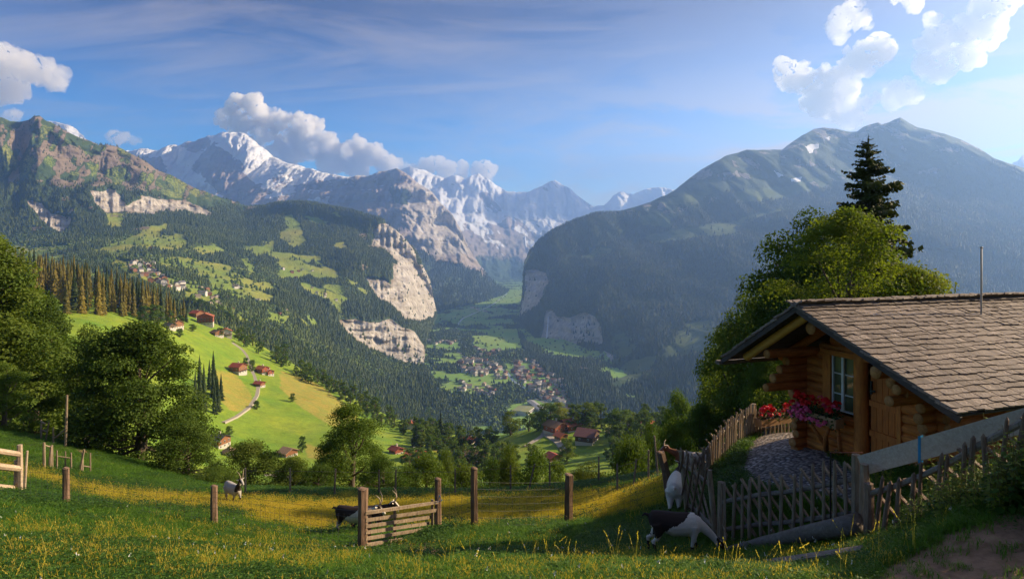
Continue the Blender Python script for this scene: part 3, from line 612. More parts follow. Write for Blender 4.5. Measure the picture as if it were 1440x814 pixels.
def build_pasture():
    nr, na = 240, 540
    rho = 0.7 * (92 / 0.7) ** np.linspace(0, 1, nr); th = np.linspace(0, 2 * np.pi, na, endpoint=False)
    # finer where the camera looks
    th = th + 0.55 * np.sin(th) * -1
    RR, TT = np.meshgrid(rho, th, indexing='ij'); X = RR * np.sin(TT + np.pi); Y = RR * np.cos(TT + np.pi)
    Z = near_z(X.ravel(), Y.ravel()).reshape(X.shape)
    i = np.arange(nr - 1)[:, None] * na; j = np.arange(na)[None]; j2 = (j + 1) % na
    q = np.stack([i + j, i + j2, i + na + j2, i + na + j], -1).reshape(-1, 4)
    Ys = np.where(Y > .5, Y, .5); px = CX + F * X / Ys; py = HY - F * Z / Ys
    n = fbm(X * 1.5, Y * 1.5, 0 * X, 4, .55, 151)
    gr = sstep(-4, 3, poly_sd(px, py, GRAVEL) + 5 * n) * (Y > 4)
    pa = sstep(-4, 5, poly_sd(px, py, PATH) + 9 * n); pa = np.maximum(pa, polys(px, py, DIRT, 4, 5 * n, 5 * n))
    V = np.stack([X, Y, Z], -1).reshape(-1, 3)
    c = V[:na].mean(0); V = np.concatenate([V, c[None]]); k = len(V) - 1
    tri = np.stack([np.full(na, k), (np.arange(na) + 1) % na, np.arange(na)], -1)
    yl = np.maximum(polys(px, py, YEL[:1], 8, 10 * n, 8 * n), .4 * polys(px, py, YEL[1:], 25, 30 * n, 20 * n)) * (Y > 1)
    col = np.stack([gr, pa, yl], -1).reshape(-1, 3); col = np.concatenate([col, [[0, 0, 0]]])
    m, nt, b, out = new_mat('pasture_soil')
    g = N(nt, 'ShaderNodeNewGeometry').outputs['Position']
    sep = N(nt, 'ShaderNodeSeparateColor'); nt.links.new(attr(nt, 'mask').outputs['Color'], sep.inputs[0])
    n1 = noise(nt, g, 0.8, 6, .6); n2 = noise(nt, g, 9, 6, .7)
    vor = N(nt, 'ShaderNodeTexVoronoi'); vor.inputs['Scale'].default_value = 17; nt.links.new(g, vor.inputs['Vector'])
    gcol = ramp(nt, N(nt, 'ShaderNodeTexWhiteNoise').outputs[0], [(0, 0), (1, 1)])
    sepv = N(nt, 'ShaderNodeSeparateColor'); nt.links.new(vor.outputs['Color'], sepv.inputs[0])
    gravel = ramp(nt, sepv.outputs[0], [(0.0, (.12, .095, .08)), (0.5, (.27, .22, .19)), (0.85, (.40, .34, .31)), (1.0, (.52, .47, .43))])
    gravel = mixc(nt, ramp(nt, vor.outputs['Distance'], [(.35, 0), (.75, .8)]), gravel, (.03, .025, .022))
    dirt = mixc(nt, ramp(nt, n2, [(.35, 0), (.65, 1)]), (.19, .105, .06), (.32, .19, .115))
    grass = mixc(nt, ramp(nt, n1, [(.35, 0), (.65, 1)]), (.045, .085, .012), (.09, .13, .018))
    yel = mixc(nt, ramp(nt, n2, [(.35, 0), (.65, 1)]), (.24, .22, .035), (.34, .27, .05))
    grass = mixc(nt, sep.outputs[2], grass, yel)
    grass = mixc(nt, ramp(nt, n2, [(.3, .6), (.6, 0)]), grass, (.025, .035, .008))
    j = math_(nt, 'MULTIPLY', math_(nt, 'SUBTRACT', n2, .5), .9)
    c = mixc(nt, ramp(nt, math_(nt, 'ADD', sep.outputs[1], j), [(.42, 0), (.58, 1)]), grass, dirt)
    c = mixc(nt, ramp(nt, math_(nt, 'ADD', sep.outputs[0], j), [(.42, 0), (.58, 1)]), c, gravel)
    nt.links.new(c, b.inputs['Base Color'])
    h = mixc(nt, sep.outputs[0], n2, ramp(nt, vor.outputs['Distance'], [(0, 1), (.8, 0)]))
    bump(nt, b, h, 0.8, 0.03)
    me = mesh_from('pasture', V, [q, tri], m, True, vattr={'mask': col})
    tag(obj('pasture', me), kind='structure')
    BV['pasture'] = BVHTree.FromPolygons([tuple(p) for p in V.tolist()], q.tolist() + tri.tolist())
build_pasture()

# ---- the great ground sheet below everything, out to the edge of the built air
def build_base():
    n = 60; x = np.linspace(-8800, 8800, n); y = np.linspace(-2500, 15200, n); X, Y = np.meshgrid(x, y)
    Z = -520 + 20 * fbm(X / 900, Y / 900, 0 * X, 4, .5, 5)
    near = np.exp(-(np.hypot(X, Y + 1200) / 900) ** 2) * 0
    V = np.stack([X, Y, Z + near], -1).reshape(-1, 3)
    a = np.arange(n - 1)[:, None] * n + np.arange(n - 1)[None]
    me = mesh_from('ground', V, np.stack([a, a + 1, a + n + 1, a + n], -1).reshape(-1, 4), M_VAL, True, vattr={'mask': np.tile([[.2, 0, 0]], (n * n, 1))})
    tag(obj('ground', me), kind='structure')
build_base()

# ---- the air: closed box of even density round camera and scene
def build_haze():
    mb = MB(); mb.box((0, 6350, (-560 + 1960) / 2), (18400, 18600, 560 + 1960))
    m = bpy.data.materials.new('air'); m.use_nodes = True; nt = m.node_tree; nt.nodes.clear()
    out = N(nt, 'ShaderNodeOutputMaterial'); v = N(nt, 'ShaderNodeVolumePrincipled')
    v.inputs['Color'].default_value = (0.30, 0.52, 1.0, 1); v.inputs['Density'].default_value = HAZE; v.inputs['Anisotropy'].default_value = 0.50
    nt.links.new(v.outputs[0], out.inputs['Volume'])
    o = mb.build('haze', m); tag(o, 'thin blue evening haze filling the valley', 'haze', kind='stuff')
    return o
HAZE = 9.5e-5
build_haze()
# ------------------------------------------------------------ far woods: real small conifers, scattered by geometry nodes over the slopes
def tree_leaf_mat(name, c1, c2, c3, trans=0.25, patch=0.0):
    m, nt, b, out = new_mat(name)
    oi = N(nt, 'ShaderNodeObjectInfo'); t = attr(nt, 'tint')
    r = math_(nt, 'ADD', math_(nt, 'MULTIPLY', oi.outputs['Random'], .45), math_(nt, 'MULTIPLY', t.outputs['Fac'], .55))
    if patch:
        pn = noise(nt, N(nt, 'ShaderNodeNewGeometry').outputs['Position'], .006, 5, .6)
        r = math_(nt, 'ADD', math_(nt, 'MULTIPLY', oi.outputs['Random'], .8), math_(nt, 'MULTIPLY', math_(nt, 'SUBTRACT', pn, .5), patch))
    c = ramp(nt, r, [(0.05, c1), (0.5, c2), (0.95, c3)])
    nt.links.new(c, b.inputs['Base Color']); b.inputs['Roughness'].default_value = 0.7; b.inputs['Specular IOR Level'].default_value = 0.2
    if trans:
        tr = N(nt, 'ShaderNodeBsdfTranslucent'); mx = N(nt, 'ShaderNodeMixShader'); mx.inputs[0].default_value = trans
        tc = mixc(nt, 1.0, c, (1.5, 1.5, .7), 'MULTIPLY'); nt.links.new(tc, tr.inputs[0])
        nt.links.new(b.outputs[0], mx.inputs[1]); nt.links.new(tr.outputs[0], mx.inputs[2]); nt.links.new(mx.outputs[0], out.inputs[0])
    return m
M_FARTREE = tree_leaf_mat('far_tree_green', (.024, .042, .008), (.048, .072, .012), (.095, .115, .018), 0, 1.6)  # far conifers of the sunny side, sunlight put into a lighter, yellower green
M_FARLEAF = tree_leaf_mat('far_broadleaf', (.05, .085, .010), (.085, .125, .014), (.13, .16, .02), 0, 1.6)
M_FARTREE_R = tree_leaf_mat('far_tree_shaded', (.012, .028, .012), (.022, .044, .017), (.040, .068, .022), 0, 1.4)  # darker copy of the far conifers, shade put into the green
def cone_gn(name, mat):
    ng = bpy.data.node_groups.new(name, 'GeometryNodeTree')
    ng.interface.new_socket('Geometry', in_out='INPUT', socket_type='NodeSocketGeometry'); ng.interface.new_socket('Geometry', in_out='OUTPUT', socket_type='NodeSocketGeometry')
    gi = ng.nodes.new('NodeGroupInput'); go = ng.nodes.new('NodeGroupOutput'); L = ng.links
    join = ng.nodes.new('GeometryNodeJoinGeometry')
    for (z, r, h) in ((0.08, .30, .55), (.33, .22, .45), (.58, .13, .42)):
        c = ng.nodes.new('GeometryNodeMeshCone'); c.fill_type = 'NONE'; c.inputs['Vertices'].default_value = 6
        c.inputs['Radius Bottom'].default_value = r; c.inputs['Depth'].default_value = h
        tr = ng.nodes.new('GeometryNodeTransform'); tr.inputs['Translation'].default_value = (0, 0, z)
        L.new(c.outputs[0], tr.inputs[0]); L.new(tr.outputs[0], join.inputs[0])
    sm = ng.nodes.new('GeometryNodeSetMaterial'); sm.inputs['Material'].default_value = mat
    L.new(join.outputs[0], sm.inputs[0])
    ip = ng.nodes.new('GeometryNodeInstanceOnPoints'); L.new(gi.outputs[0], ip.inputs['Points']); L.new(sm.outputs[0], ip.inputs['Instance'])
    na = ng.nodes.new('GeometryNodeInputNamedAttribute'); na.data_type = 'FLOAT_VECTOR'; na.inputs['Name'].default_value = 'tscale'
    L.new(na.outputs[0], ip.inputs['Scale'])
    nb = ng.nodes.new('GeometryNodeInputNamedAttribute'); nb.data_type = 'FLOAT'; nb.inputs['Name'].default_value = 'trot'
    cx = ng.nodes.new('ShaderNodeCombineXYZ'); L.new(nb.outputs[0], cx.inputs[2]); L.new(cx.outputs[0], ip.inputs['Rotation'])
    L.new(ip.outputs[0], go.inputs[0])
    return ng
def blob_gn(name, mat):
    ng = cone_gn(name, mat); L = ng.links; join = [n for n in ng.nodes if n.bl_idname == 'GeometryNodeJoinGeometry'][0]; sm = [n for n in ng.nodes if n.bl_idname == 'GeometryNodeSetMaterial'][0]
    for n in [n for n in ng.nodes if n.bl_idname in ('GeometryNodeMeshCone', 'GeometryNodeTransform')]: ng.nodes.remove(n)
    for (x, y, z, r) in ((0, 0, .5, .42), (.28, .1, .38, .30), (-.22, .22, .42, .30), (0, -.28, .35, .28)):
        c = ng.nodes.new('GeometryNodeMeshIcoSphere'); c.inputs['Radius'].default_value = r; c.inputs['Subdivisions'].default_value = 2
        tr = ng.nodes.new('GeometryNodeTransform'); tr.inputs['Translation'].default_value = (x, y, z); tr.inputs['Scale'].default_value = (1, 1, 1.1); L.new(c.outputs[0], tr.inputs[0]); L.new(tr.outputs[0], join.inputs[0])
    return ng
def points_obj(name, P, ng, sx, sz, label, cat):
    me = bpy.data.meshes.new(name); me.vertices.add(len(P)); me.vertices.foreach_set('co', P.astype(np.float32).ravel())
    a = me.attributes.new('tscale', 'FLOAT_VECTOR', 'POINT'); a.data.foreach_set('vector', np.stack([sx, sx, sz], -1).astype(np.float32).ravel())
    a = me.attributes.new('trot', 'FLOAT', 'POINT'); a.data.foreach_set('value', (RNG.random(len(P)) * 6.28).astype(np.float32))
    o = obj(name, me); md = o.modifiers.new('scatter', 'NODES'); md.node_group = ng
    tag(o, label, cat, kind='stuff'); return o
def sample_terr(key, n, wfun=None, sparse=0.0):
    T = TERR[key]; G = T['G']; f = T['forest']
    if sparse: f = np.maximum(f, sparse * (T['py'] > 300))
    a = G[1:, :-1] - G[:-1, :-1]; b = G[:-1, 1:] - G[:-1, :-1]; c = np.cross(a, b)
    A = np.hypot(c[..., 0] * 0, np.linalg.norm(c, axis=2)); A = np.minimum(A, 4 * np.abs(c[..., 2]) + 1)
    w = A * np.minimum(np.minimum(f[:-1, :-1], f[1:, 1:]), np.minimum(f[1:, :-1], f[:-1, 1:]))
    px = T['px'][:-1, :-1]; py = T['py'][:-1, :-1]
    w = w * ((px > -80) & (px < 1520) & (py < 700))
    if wfun is not None: w = w * wfun(px, py, G[:-1, :-1])
    w = w.ravel(); idx = RNG.choice(len(w), n, p=w / w.sum()); i, j = idx // (G.shape[1] - 1), idx % (G.shape[1] - 1)
    s, t = RNG.random((2, n, 1)); P = G[i, j] * (1 - s) * (1 - t) + G[i + 1, j] * s * (1 - t) + G[i, j + 1] * (1 - s) * t + G[i + 1, j + 1] * s * t
    return P, w.sum()
def far_forests():
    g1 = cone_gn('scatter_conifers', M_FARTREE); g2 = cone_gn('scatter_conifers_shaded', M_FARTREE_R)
    def go(name, key, n, g, lab, h=(16, 28), wf=None):
        P, area = sample_terr(key, n, wf, {'alp_slopes': .012, 'shaded_mountain': .03, 'valley_floor': .006}.get(key, 0)); print(name, n, 'area/tree', round(area / n, 1))
        near = 1.0
        cl_ = fbm(P[:, 0] / 160, P[:, 1] / 160, P[:, 2] / 160, 3, .5, 3); hh = RNG.uniform(*h, n) * (1 + .5 * cl_) * RNG.choice([.6, 1, 1, 1.25], n); points_obj(name, P - [0, 0, 1.5], g, hh * RNG.uniform(.75, 1.15, n), hh, lab, 'forest')
    go('sunlit_forest', 'alp_slopes', 95000, g1, 'dark green conifer forest covering the sunlit slopes left of the valley', (9, 18), lambda px, py, G: (py < 640) * np.clip(2600 / G[..., 1], .6, 3))
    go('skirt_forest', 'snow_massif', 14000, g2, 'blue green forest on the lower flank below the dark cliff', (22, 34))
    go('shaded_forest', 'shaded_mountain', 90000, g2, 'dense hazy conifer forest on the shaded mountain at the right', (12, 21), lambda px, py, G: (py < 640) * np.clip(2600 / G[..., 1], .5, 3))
    go('valley_woods', 'valley_floor', 9000, g2, 'small woods and tree rows between the fields on the valley floor', (9, 16), lambda px, py, G: (px > 580) * (px < 860) * np.clip(2500 / G[..., 1], .1, 3))
far_forests()
def far_leaves():
    g = blob_gn('scatter_broadleaf', M_FARLEAF)
    P, _ = sample_terr('alp_slopes', 11000, lambda px, py, G: (py < 640) * np.clip(2600 / G[..., 1], .6, 3) * (py > 330) * sstep(-.05, .3, fbm(G[..., 0] / 350, G[..., 1] / 350, 0 * px, 3, .5, 33)), .05)
    hh = RNG.uniform(6, 12, len(P)); points_obj('broadleaf_wood', P - [0, 0, 1], g, hh * RNG.uniform(.8, 1.2, len(P)), hh, 'lighter green broadleaf trees mixed into the sunlit forest', 'forest')
    P, _ = sample_terr('valley_floor', 2600, lambda px, py, G: (px > 590) * (px < 850) * np.clip(2500 / G[..., 1], .1, 3), .12)
    hh = RNG.uniform(6, 11, len(P)); points_obj('valley_broadleaf', P - [0, 0, .5], g, hh * 1.1, hh, 'rounded trees along the fields and houses of the valley floor', 'trees')
far_leaves()
def scatter_gn(name, protos):
    ng = bpy.data.node_groups.new(name, 'GeometryNodeTree')
    ng.interface.new_socket('Geometry', in_out='INPUT', socket_type='NodeSocketGeometry'); ng.interface.new_socket('Geometry', in_out='OUTPUT', socket_type='NodeSocketGeometry')
    gi = ng.nodes.new('NodeGroupInput'); go = ng.nodes.new('NodeGroupOutput'); L = ng.links; g2 = ng.nodes.new('GeometryNodeGeometryToInstance')
    for p in protos:
        ob = bpy.data.objects.new(p.name, p); oi = ng.nodes.new('GeometryNodeObjectInfo'); oi.inputs['Object'].default_value = ob; oi.inputs['As Instance'].default_value = False
        L.new(oi.outputs['Geometry'], g2.inputs[0])
    ip = ng.nodes.new('GeometryNodeInstanceOnPoints'); L.new(gi.outputs[0], ip.inputs['Points']); L.new(g2.outputs[0], ip.inputs['Instance']); ip.inputs['Pick Instance'].default_value = True
    na = ng.nodes.new('GeometryNodeInputNamedAttribute'); na.data_type = 'FLOAT_VECTOR'; na.inputs['Name'].default_value = 'tscale'; L.new(na.outputs[0], ip.inputs['Scale'])
    nb = ng.nodes.new('GeometryNodeInputNamedAttribute'); nb.data_type = 'FLOAT'; nb.inputs['Name'].default_value = 'trot'; cx = ng.nodes.new('ShaderNodeCombineXYZ'); L.new(nb.outputs[0], cx.inputs[2]); L.new(cx.outputs[0], ip.inputs['Rotation'])
    L.new(ip.outputs[0], go.inputs[0]); return ng

# ------------------------------------------------------------ near and middle trees: trunk with limbs, crown of many small leaves
M_BARK = None
def bark_mat():
    m, nt, b, out = new_mat('bark'); g = N(nt, 'ShaderNodeTexCoord').outputs['Object']
    n = noise(nt, mapping(nt, g, scale=(6, 6, 1.2)), 2.0, 6, .65)
    nt.links.new(ramp(nt, n, [(.3, (.045, .032, .022)), (.7, (.15, .115, .085))]), b.inputs['Base Color']); bump(nt, b, n, .8, .03); return m
M_BARK = bark_mat()
M_BROAD = tree_leaf_mat('broadleaf_green', (.045, .085, .010), (.085, .14, .016), (.16, .20, .025), .36)
M_DARKB = tree_leaf_mat('deep_green_leaf', (.042, .075, .010), (.078, .125, .015), (.14, .175, .024), .36)
M_LIGHT = tree_leaf_mat('yellow_green_leaf', (.07, .115, .012), (.135, .175, .018), (.24, .25, .03), .45)
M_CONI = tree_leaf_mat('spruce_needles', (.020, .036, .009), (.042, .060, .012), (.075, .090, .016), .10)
M_CONI_LIT = tree_leaf_mat('warm_spruce_needles', (.08, .075, .010), (.16, .125, .014), (.24, .17, .018), .15)  # lit copy of the spruce: low golden sun painted into the needles
def unit(v): return v / (np.linalg.norm(v, axis=-1, keepdims=True) + 1e-9)
def leaf_quads(C, Nn, size, rng, aspect=.6):
    """one small folded leaf (rhombus) at every centre"""
    n = len(C); r = unit(rng.normal(size=(n, 3))); t = unit(np.cross(Nn, r)); s = np.cross(Nn, t)
    L = (size * rng.uniform(.6, 1.3, n))[:, None]; w = L * aspect
    V = np.stack([C - t * L * .5, C + s * w * .5 + Nn * L * .08, C + t * L * .5, C - s * w * .5 + Nn * L * .08], 1)
    return V.reshape(-1, 3)
def crown_mesh(name, mat, centers, radii, nleaf, leaf, seed, squash=.75, hang=.0, core=0.0):
    rng = np.random.default_rng(seed); k = len(centers); p = radii ** 2; cnt = rng.multinomial(nleaf, p / p.sum())
    idx = np.repeat(np.arange(k), cnt); n = len(idx)
    d = unit(rng.normal(size=(n, 3))); d[:, 2] = np.where(rng.random(n) < .7, np.abs(d[:, 2]), d[:, 2])
    rr = radii[idx] * (rng.random(n) ** .35) * (1 + .25 * fbm(d[:, 0] * 2 + idx, d[:, 1] * 2, d[:, 2] * 2, 2, .5, seed))
    off = d * rr[:, None]; off[:, 2] *= squash
    C = centers[idx] + off; C[:, 2] -= hang * rr * rng.random(n)
    Nn = unit(d * .8 + rng.normal(size=(n, 3)) * .55 + np.array([0, 0, .35]))
    V = leaf_quads(C, Nn, leaf, rng)
    ct = rng.random(k)[idx] * .55 + rng.random(n) * .45
    q = np.arange(4 * n).reshape(-1, 4)
    return mesh_from(name, V, q, mat, False, vattr={'tint': np.repeat(ct, 4)})
def broad_protos(h, rad, nleaf, leaf, seed, mat, low=.18, nclump=38, shape='round', lean=0, loose=1.0):
    """returns (trunk mesh, crown mesh) of a tree of height h and crown radius rad standing at the origin"""
    rng = np.random.default_rng(seed)
    c = []; tries = 0
    z0, z1 = h * low, h
    while len(c) < nclump and tries < 4000:
        tries += 1
        u = rng.uniform(-1, 1, 3); u[2] = rng.uniform(0, 1)
        if shape == 'round': prof = math.sqrt(max(0, 1 - (u[2] * 2 - .85) ** 2 / 1.45))
        elif shape == 'cone': prof = (1 - u[2]) ** .75 * .98 + .08
        elif shape == 'dome': prof = math.sqrt(max(0, 1 - u[2] ** 2.2))
        else: prof = math.sqrt(max(0, 1 - (u[2] * 2 - 1) ** 2))
        q = math.hypot(u[0], u[1])
        if q > 1 or q < .38 * rng.random(): continue
        c.append([u[0] * rad * prof * .86, u[1] * rad * prof * .86, z0 + u[2] * (z1 - z0) * .93, prof])
    c = np.array(c); r = rad * rng.uniform(.20, .36, len(c)) * loose * (1.25 if nclump < 25 else 1.0)
    cm = crown_mesh('crown', mat, c[:, :3], r, nleaf, leaf, seed + 1)
    mb = MB(); tr = rad * .045 + h * .010
    nseg = 6; zz = np.linspace(-.4, h * .72, nseg); bx = np.cumsum(rng.normal(size=(nseg, 2)) * h * .012, 0)
    tp = np.column_stack([bx - bx[0], zz]); mb.tube(tp, np.linspace(tr * 1.35, tr * .3, nseg), 8)
    order = rng.permutation(len(c))[:min(len(c), 26)]
    for k in order:
        t = c[k, :3]; hz = max(h * .12, min(t[2] * .62, h * .62)); b = np.array([np.interp(hz, tp[:, 2], tp[:, 0]), np.interp(hz, tp[:, 2], tp[:, 1]), hz])
        mid = (b + t) / 2 + np.array([0, 0, -.04 * h]) + rng.normal(size=3) * .02 * h
        mb.tube([b, mid, t], [tr * .38, tr * .22, tr * .08], 5, cap=False)
    return mb.mesh('trunk', M_BARK, True), cm
def conifer_protos(h, rad, seed, mat, levels=26, per=9, seg=3, droop=.35, dense=1, low=.06, ragged=.25, pw=1.0):
    rng = np.random.default_rng(seed); Q = []; T = []
    for i in range(levels):
        f = i / (levels - 1); z = h * (low + (1 - low) * f ** .95); R_ = rad * (1 - f) ** (.80 * pw) * rng.uniform(1 - ragged, 1 + ragged * .4) + rad * .03
        m = max(4, int(per * (1 - .45 * f)))
        for j in range(m):
            z = h * (low + (1 - low) * f ** .95) + rng.uniform(-.5, .5) * h / levels * 1.4
            a = rng.uniform(0, 6.283); L = R_ * rng.uniform(.65, 1.12); rise = .25 * f - droop * (1 - f)
            d = np.array([math.cos(a), math.sin(a), 0]); s = np.array([-d[1], d[0], 0]); tint = rng.random()
            pts = [np.array([0, 0, z]) + d * L * t + np.array([0, 0, L * (rise * t - .22 * t * t + (.18 * t ** 3))]) for t in np.linspace(.02, 1, seg + 1)]
            for k in range(seg):
                for side in ([0] if dense == 1 else range(dense)):
                    p, q = pts[k], pts[k + 1]
                    if dense > 1:
                        t1 = rng.random(); p = pts[k] * (1 - t1) + pts[k + 1] * t1
                        q = p + (d * rng.uniform(.1, .6) + s * rng.choice([-1, 1]) * rng.uniform(.3, .8) + np.array([0, 0, -rng.uniform(0, .5)])) * L * .26
                        dd = q - p; ss = unit(np.cross(dd, [0, 0, 1.0])) * np.linalg.norm(dd) * .22 + np.array([0, 0, 1]) * rng.normal() * .05 * L
                        Q.append([p, (p + q) / 2 + ss, q, (p + q) / 2 - ss]); T.append(tint * .5 + rng.random() * .5)
                    else:
                        w = L * (.24, .30, .20, .1)[min(k, 3)] * (1.25 if k < seg - 1 else .8); w2 = L * (.30, .22, .02)[min(k, 2)] if k < seg - 1 else .01
                        dz = np.array([0, 0, -.28])
                        Q.append([p - s * w + dz * w, p, q, q - s * w2 + dz * w2]); T.append(tint)
                        Q.append([p, p + s * w + dz * w, q + s * w2 + dz * w2, q]); T.append(tint)
    # ragged inner body of shorter shoots
    kk = 9
    for i in range(kk if dense == 1 else 0):
        f0 = i / kk; z0 = h * (low + (1 - low) * f0) - h * .03; z1 = z0 + h * 1.5 / kk; r0 = rad * (1 - f0) ** (.8 * pw) * (.62 if dense == 1 else .30); r1 = r0 * .25
        for j in range(9):
            a0, a1 = j * .698 + i, (j + 1) * .698 + i; w0, w1 = rng.uniform(.75, 1.25, 2)
            Q.append([np.array([r0 * w0 * math.cos(a0), r0 * w0 * math.sin(a0), z0 + rng.uniform(-.02, .02) * h]), np.array([r0 * w1 * math.cos(a1), r0 * w1 * math.sin(a1), z0 + rng.uniform(-.02, .02) * h]), np.array([r1 * math.cos(a1), r1 * math.sin(a1), z1]), np.array([r1 * math.cos(a0), r1 * math.sin(a0), z1])]); T.append(rng.random() * .4)
    # leader
    for a in (0, 1.57):
        d = np.array([math.cos(a), math.sin(a), 0]) * rad * .05; Q.append([np.array([0, 0, h * .93]) - d, np.array([0, 0, h * .93]) + d, np.array([0, 0, h * 1.02]), np.array([0, 0, h * 1.02])]); T.append(.5)
    V = np.array(Q).reshape(-1, 3); q = np.arange(len(V)).reshape(-1, 4)
    cm = mesh_from('crown', V, q, mat, False, vattr={'tint': np.repeat(T, 4)})
    mb = MB(); mb.tube([(0, 0, -.5), (0, 0, h * .5), (0, 0, h * .98)], [rad * .07 + .01 * h, .006 * h + rad * .03, .012], 6)
    return mb.mesh('trunk', M_BARK, True), cm
def tree(name, protos, loc, s, rz, label, group, cat='tree', sz=None):
    e = empty(name, loc, rz); e.scale = (s, s, sz or s); tag(e, label, cat, group)
    t = obj('trunk', protos[0], e); c = obj('crown', protos[1], e); return e
def spot(px, D, only=('pasture', 'hillside')):
    x = (px - CX) / F * D; z = ground_z(x, D, only); return x, D, (z if z is not None else -10)
def place_tree(name, protos, ph, prad, px, D, ytop, wpx, label, group, seed=0, cat='tree'):
    """stand a tree (proto height ph, radius prad) at column px, distance D; its top at row ytop, width wpx"""
    x, y, z = spot(px, D); h = (HY - ytop) / F * D - z; w = wpx / F * D / 2
    e = empty(name, (x, y, z - .15), (seed * 1.7) % 6.28); e.scale = (w / prad, w / prad, h / ph); tag(e, label, cat, group)
    obj('trunk', protos[0], e); obj('crown', protos[1], e); return e

def near_trees():
    B = broad_protos
    # (shared) types, unit: metres
    maple = B(12, 5.6, 60000, .22, 201, M_DARKB, .0, 120, 'dome', loose=.82)
    bigl = B(17, 6.0, 56000, .26, 202, M_DARKB, .0, 110, 'cone', loose=.95)
    ash = B(9, 3.4, 15000, .17, 203, M_BROAD, .0, 80, 'cone', loose=.75)
    bushD = B(5, 3.2, 20000, .14, 204, M_DARKB, .0, 60, 'dome', loose=.95)
    bushM = B(5, 3.2, 18000, .14, 205, M_BROAD, .0, 60, 'dome', loose=.95)
    bushL = B(4, 2.6, 7000, .15, 206, M_LIGHT, .02, 34, 'dome', loose=1.1)
    lime = B(9, 4.4, 42000, .13, 207, M_LIGHT, .10, 130, 'dome', loose=.66)
    darkr = B(10, 4.5, 34000, .17, 208, M_DARKB, .0, 90, 'cone', loose=.95)
    midr = B(8, 3.6, 26000, .14, 209, M_BROAD, .0, 80, 'dome', loose=.85)
    spr = conifer_protos(16, 3.3, 210, M_CONI, 76, 19, 5, .18, 10, .05, .35, .72)
    P = place_tree
    P('broadleaf_tree', bigl, 17, 6, -30, 47, 312, 250, 'very tall dark tree filling the left edge above the rail fence', None, 1)
    P('broadleaf_tree', bigl, 17, 6, 52, 56, 400, 150, 'tall dark tree just right of the tallest one at the left edge', None, 5)
    P('broadleaf_tree', midr, 8, 3.6, 8, 41, 505, 100, 'light green bushy tree standing behind the rail fence at the left', None, 2)
    P('broadleaf_tree', maple, 12, 5.6, 196, 42, 446, 212, 'huge round dark maple whose branches reach down to the pasture', None, 3)
    P('broadleaf_tree', darkr, 10, 4.5, 120, 54, 455, 110, 'dark tree standing half behind the huge maple on its left', None, 4)
    P('broadleaf_tree', bushD, 5, 3.2, 262, 38, 590, 110, 'dark bushy tree in the gap right below the huge maple', None, 6)
    P('broadleaf_tree', bushD, 5, 3.2, 352, 37, 618, 118, 'dark rounded bush tree behind the walking grey goat', None, 7)
    P('shrub', bushM, 5, 3.2, 300, 34, 655, 80, 'low green shrub between the dark bush and the huge maple', None, 8, 'shrub')
    P('broadleaf_tree', midr, 8, 3.6, 497, 39, 562, 135, 'tall leafy green tree rising behind the gate and goats', None, 9)
    P('shrub', bushM, 5, 3.2, 540, 34, 640, 80, 'green bush right of the tall leafy tree behind the gate', None, 10, 'shrub')
    P('shrub', bushM, 5, 3.2, 448, 36, 650, 70, 'green bush left of the tall leafy tree behind the goats', None, 11, 'shrub')
    P('shrub', bushM, 5, 3.2, 598, 44, 640, 92, 'round green bush behind the open end of the gate', None, 12, 'shrub')
    P('shrub', bushD, 5, 3.2, 655, 48, 652, 80, 'dark bush directly behind the thin middle fence post', None, 13, 'shrub')
    P('broadleaf_tree', darkr, 10, 4.5, 716, 52, 622, 75, 'pointed dark tree right of the thin middle fence post', None, 14)
    P('shrub', bushM, 5, 3.2, 752, 50, 634, 84, 'round green bush left of the thick fence post', None, 15, 'shrub')
    P('shrub', bushL, 4, 2.6, 832, 36, 648, 80, 'yellow green shrub with loose twigs right of the thick fence post', None, 16, 'shrub')
    P('broadleaf_tree', bushD, 5, 3.2, 890, 56, 612, 108, 'large dark bush below the right hand red roofed house', None, 17)
    P('broadleaf_tree', bushD, 5, 3.2, 948, 44, 590, 80, 'dark bush behind the leaning fence post', None, 18)
    P('broadleaf_tree', midr, 8, 3.6, 955, 70, 545, 78, 'green rounded tree on the wood edge above the leaning post', None, 19)
    P('broadleaf_tree', darkr, 10, 4.5, 1008, 44, 500, 110, 'dark tree behind the corner of the lattice fence', None, 20)
    P('broadleaf_tree', midr, 8, 3.6, 985, 34, 560, 90, 'green leafy tree close behind the long lattice fence', None, 21)
    P('broadleaf_tree', darkr, 10, 4.5, 1052, 36, 405, 190, 'tall dark tree left of the hut gable', None, 22)
    P('broadleaf_tree', midr, 8, 3.6, 1085, 26, 480, 110, 'leafy green tree seen under the hut eaves', None, 23)
    P('broadleaf_tree', darkr, 10, 4.5, 1105, 33, 325, 250, 'dark tree crown rising left behind the yellow green tree', None, 24)
    P('broadleaf_tree', darkr, 10, 4.5, 1150, 30, 292, 210, 'dark green tree crown directly behind the hut ridge', None, 27)
    P('broadleaf_tree', lime, 9, 4.4, 1200, 24, 286, 300, 'yellow green backlit tree rising behind the shingled roof', None, 25)
    P('broadleaf_tree', lime, 9, 4.4, 1290, 22, 368, 165, 'lower yellow green branches spreading right behind the roof ridge', None, 29)
    P('broadleaf_tree', midr, 8, 3.6, 1022, 40, 455, 120, 'rounded tree in front of the wood edge left of the gable', None, 41)
    P('broadleaf_tree', midr, 8, 3.6, 468, 46, 618, 90, 'leafy tree just left behind the tall leafy tree', None, 42)
    P('broadleaf_tree', darkr, 10, 4.5, 530, 48, 625, 80, 'dark tree just right behind the tall leafy tree', None, 43)
    P('shrub', bushD, 5, 3.2, 412, 44, 640, 76, 'dark bush between the rounded bush and the tall leafy tree', None, 31, 'shrub')
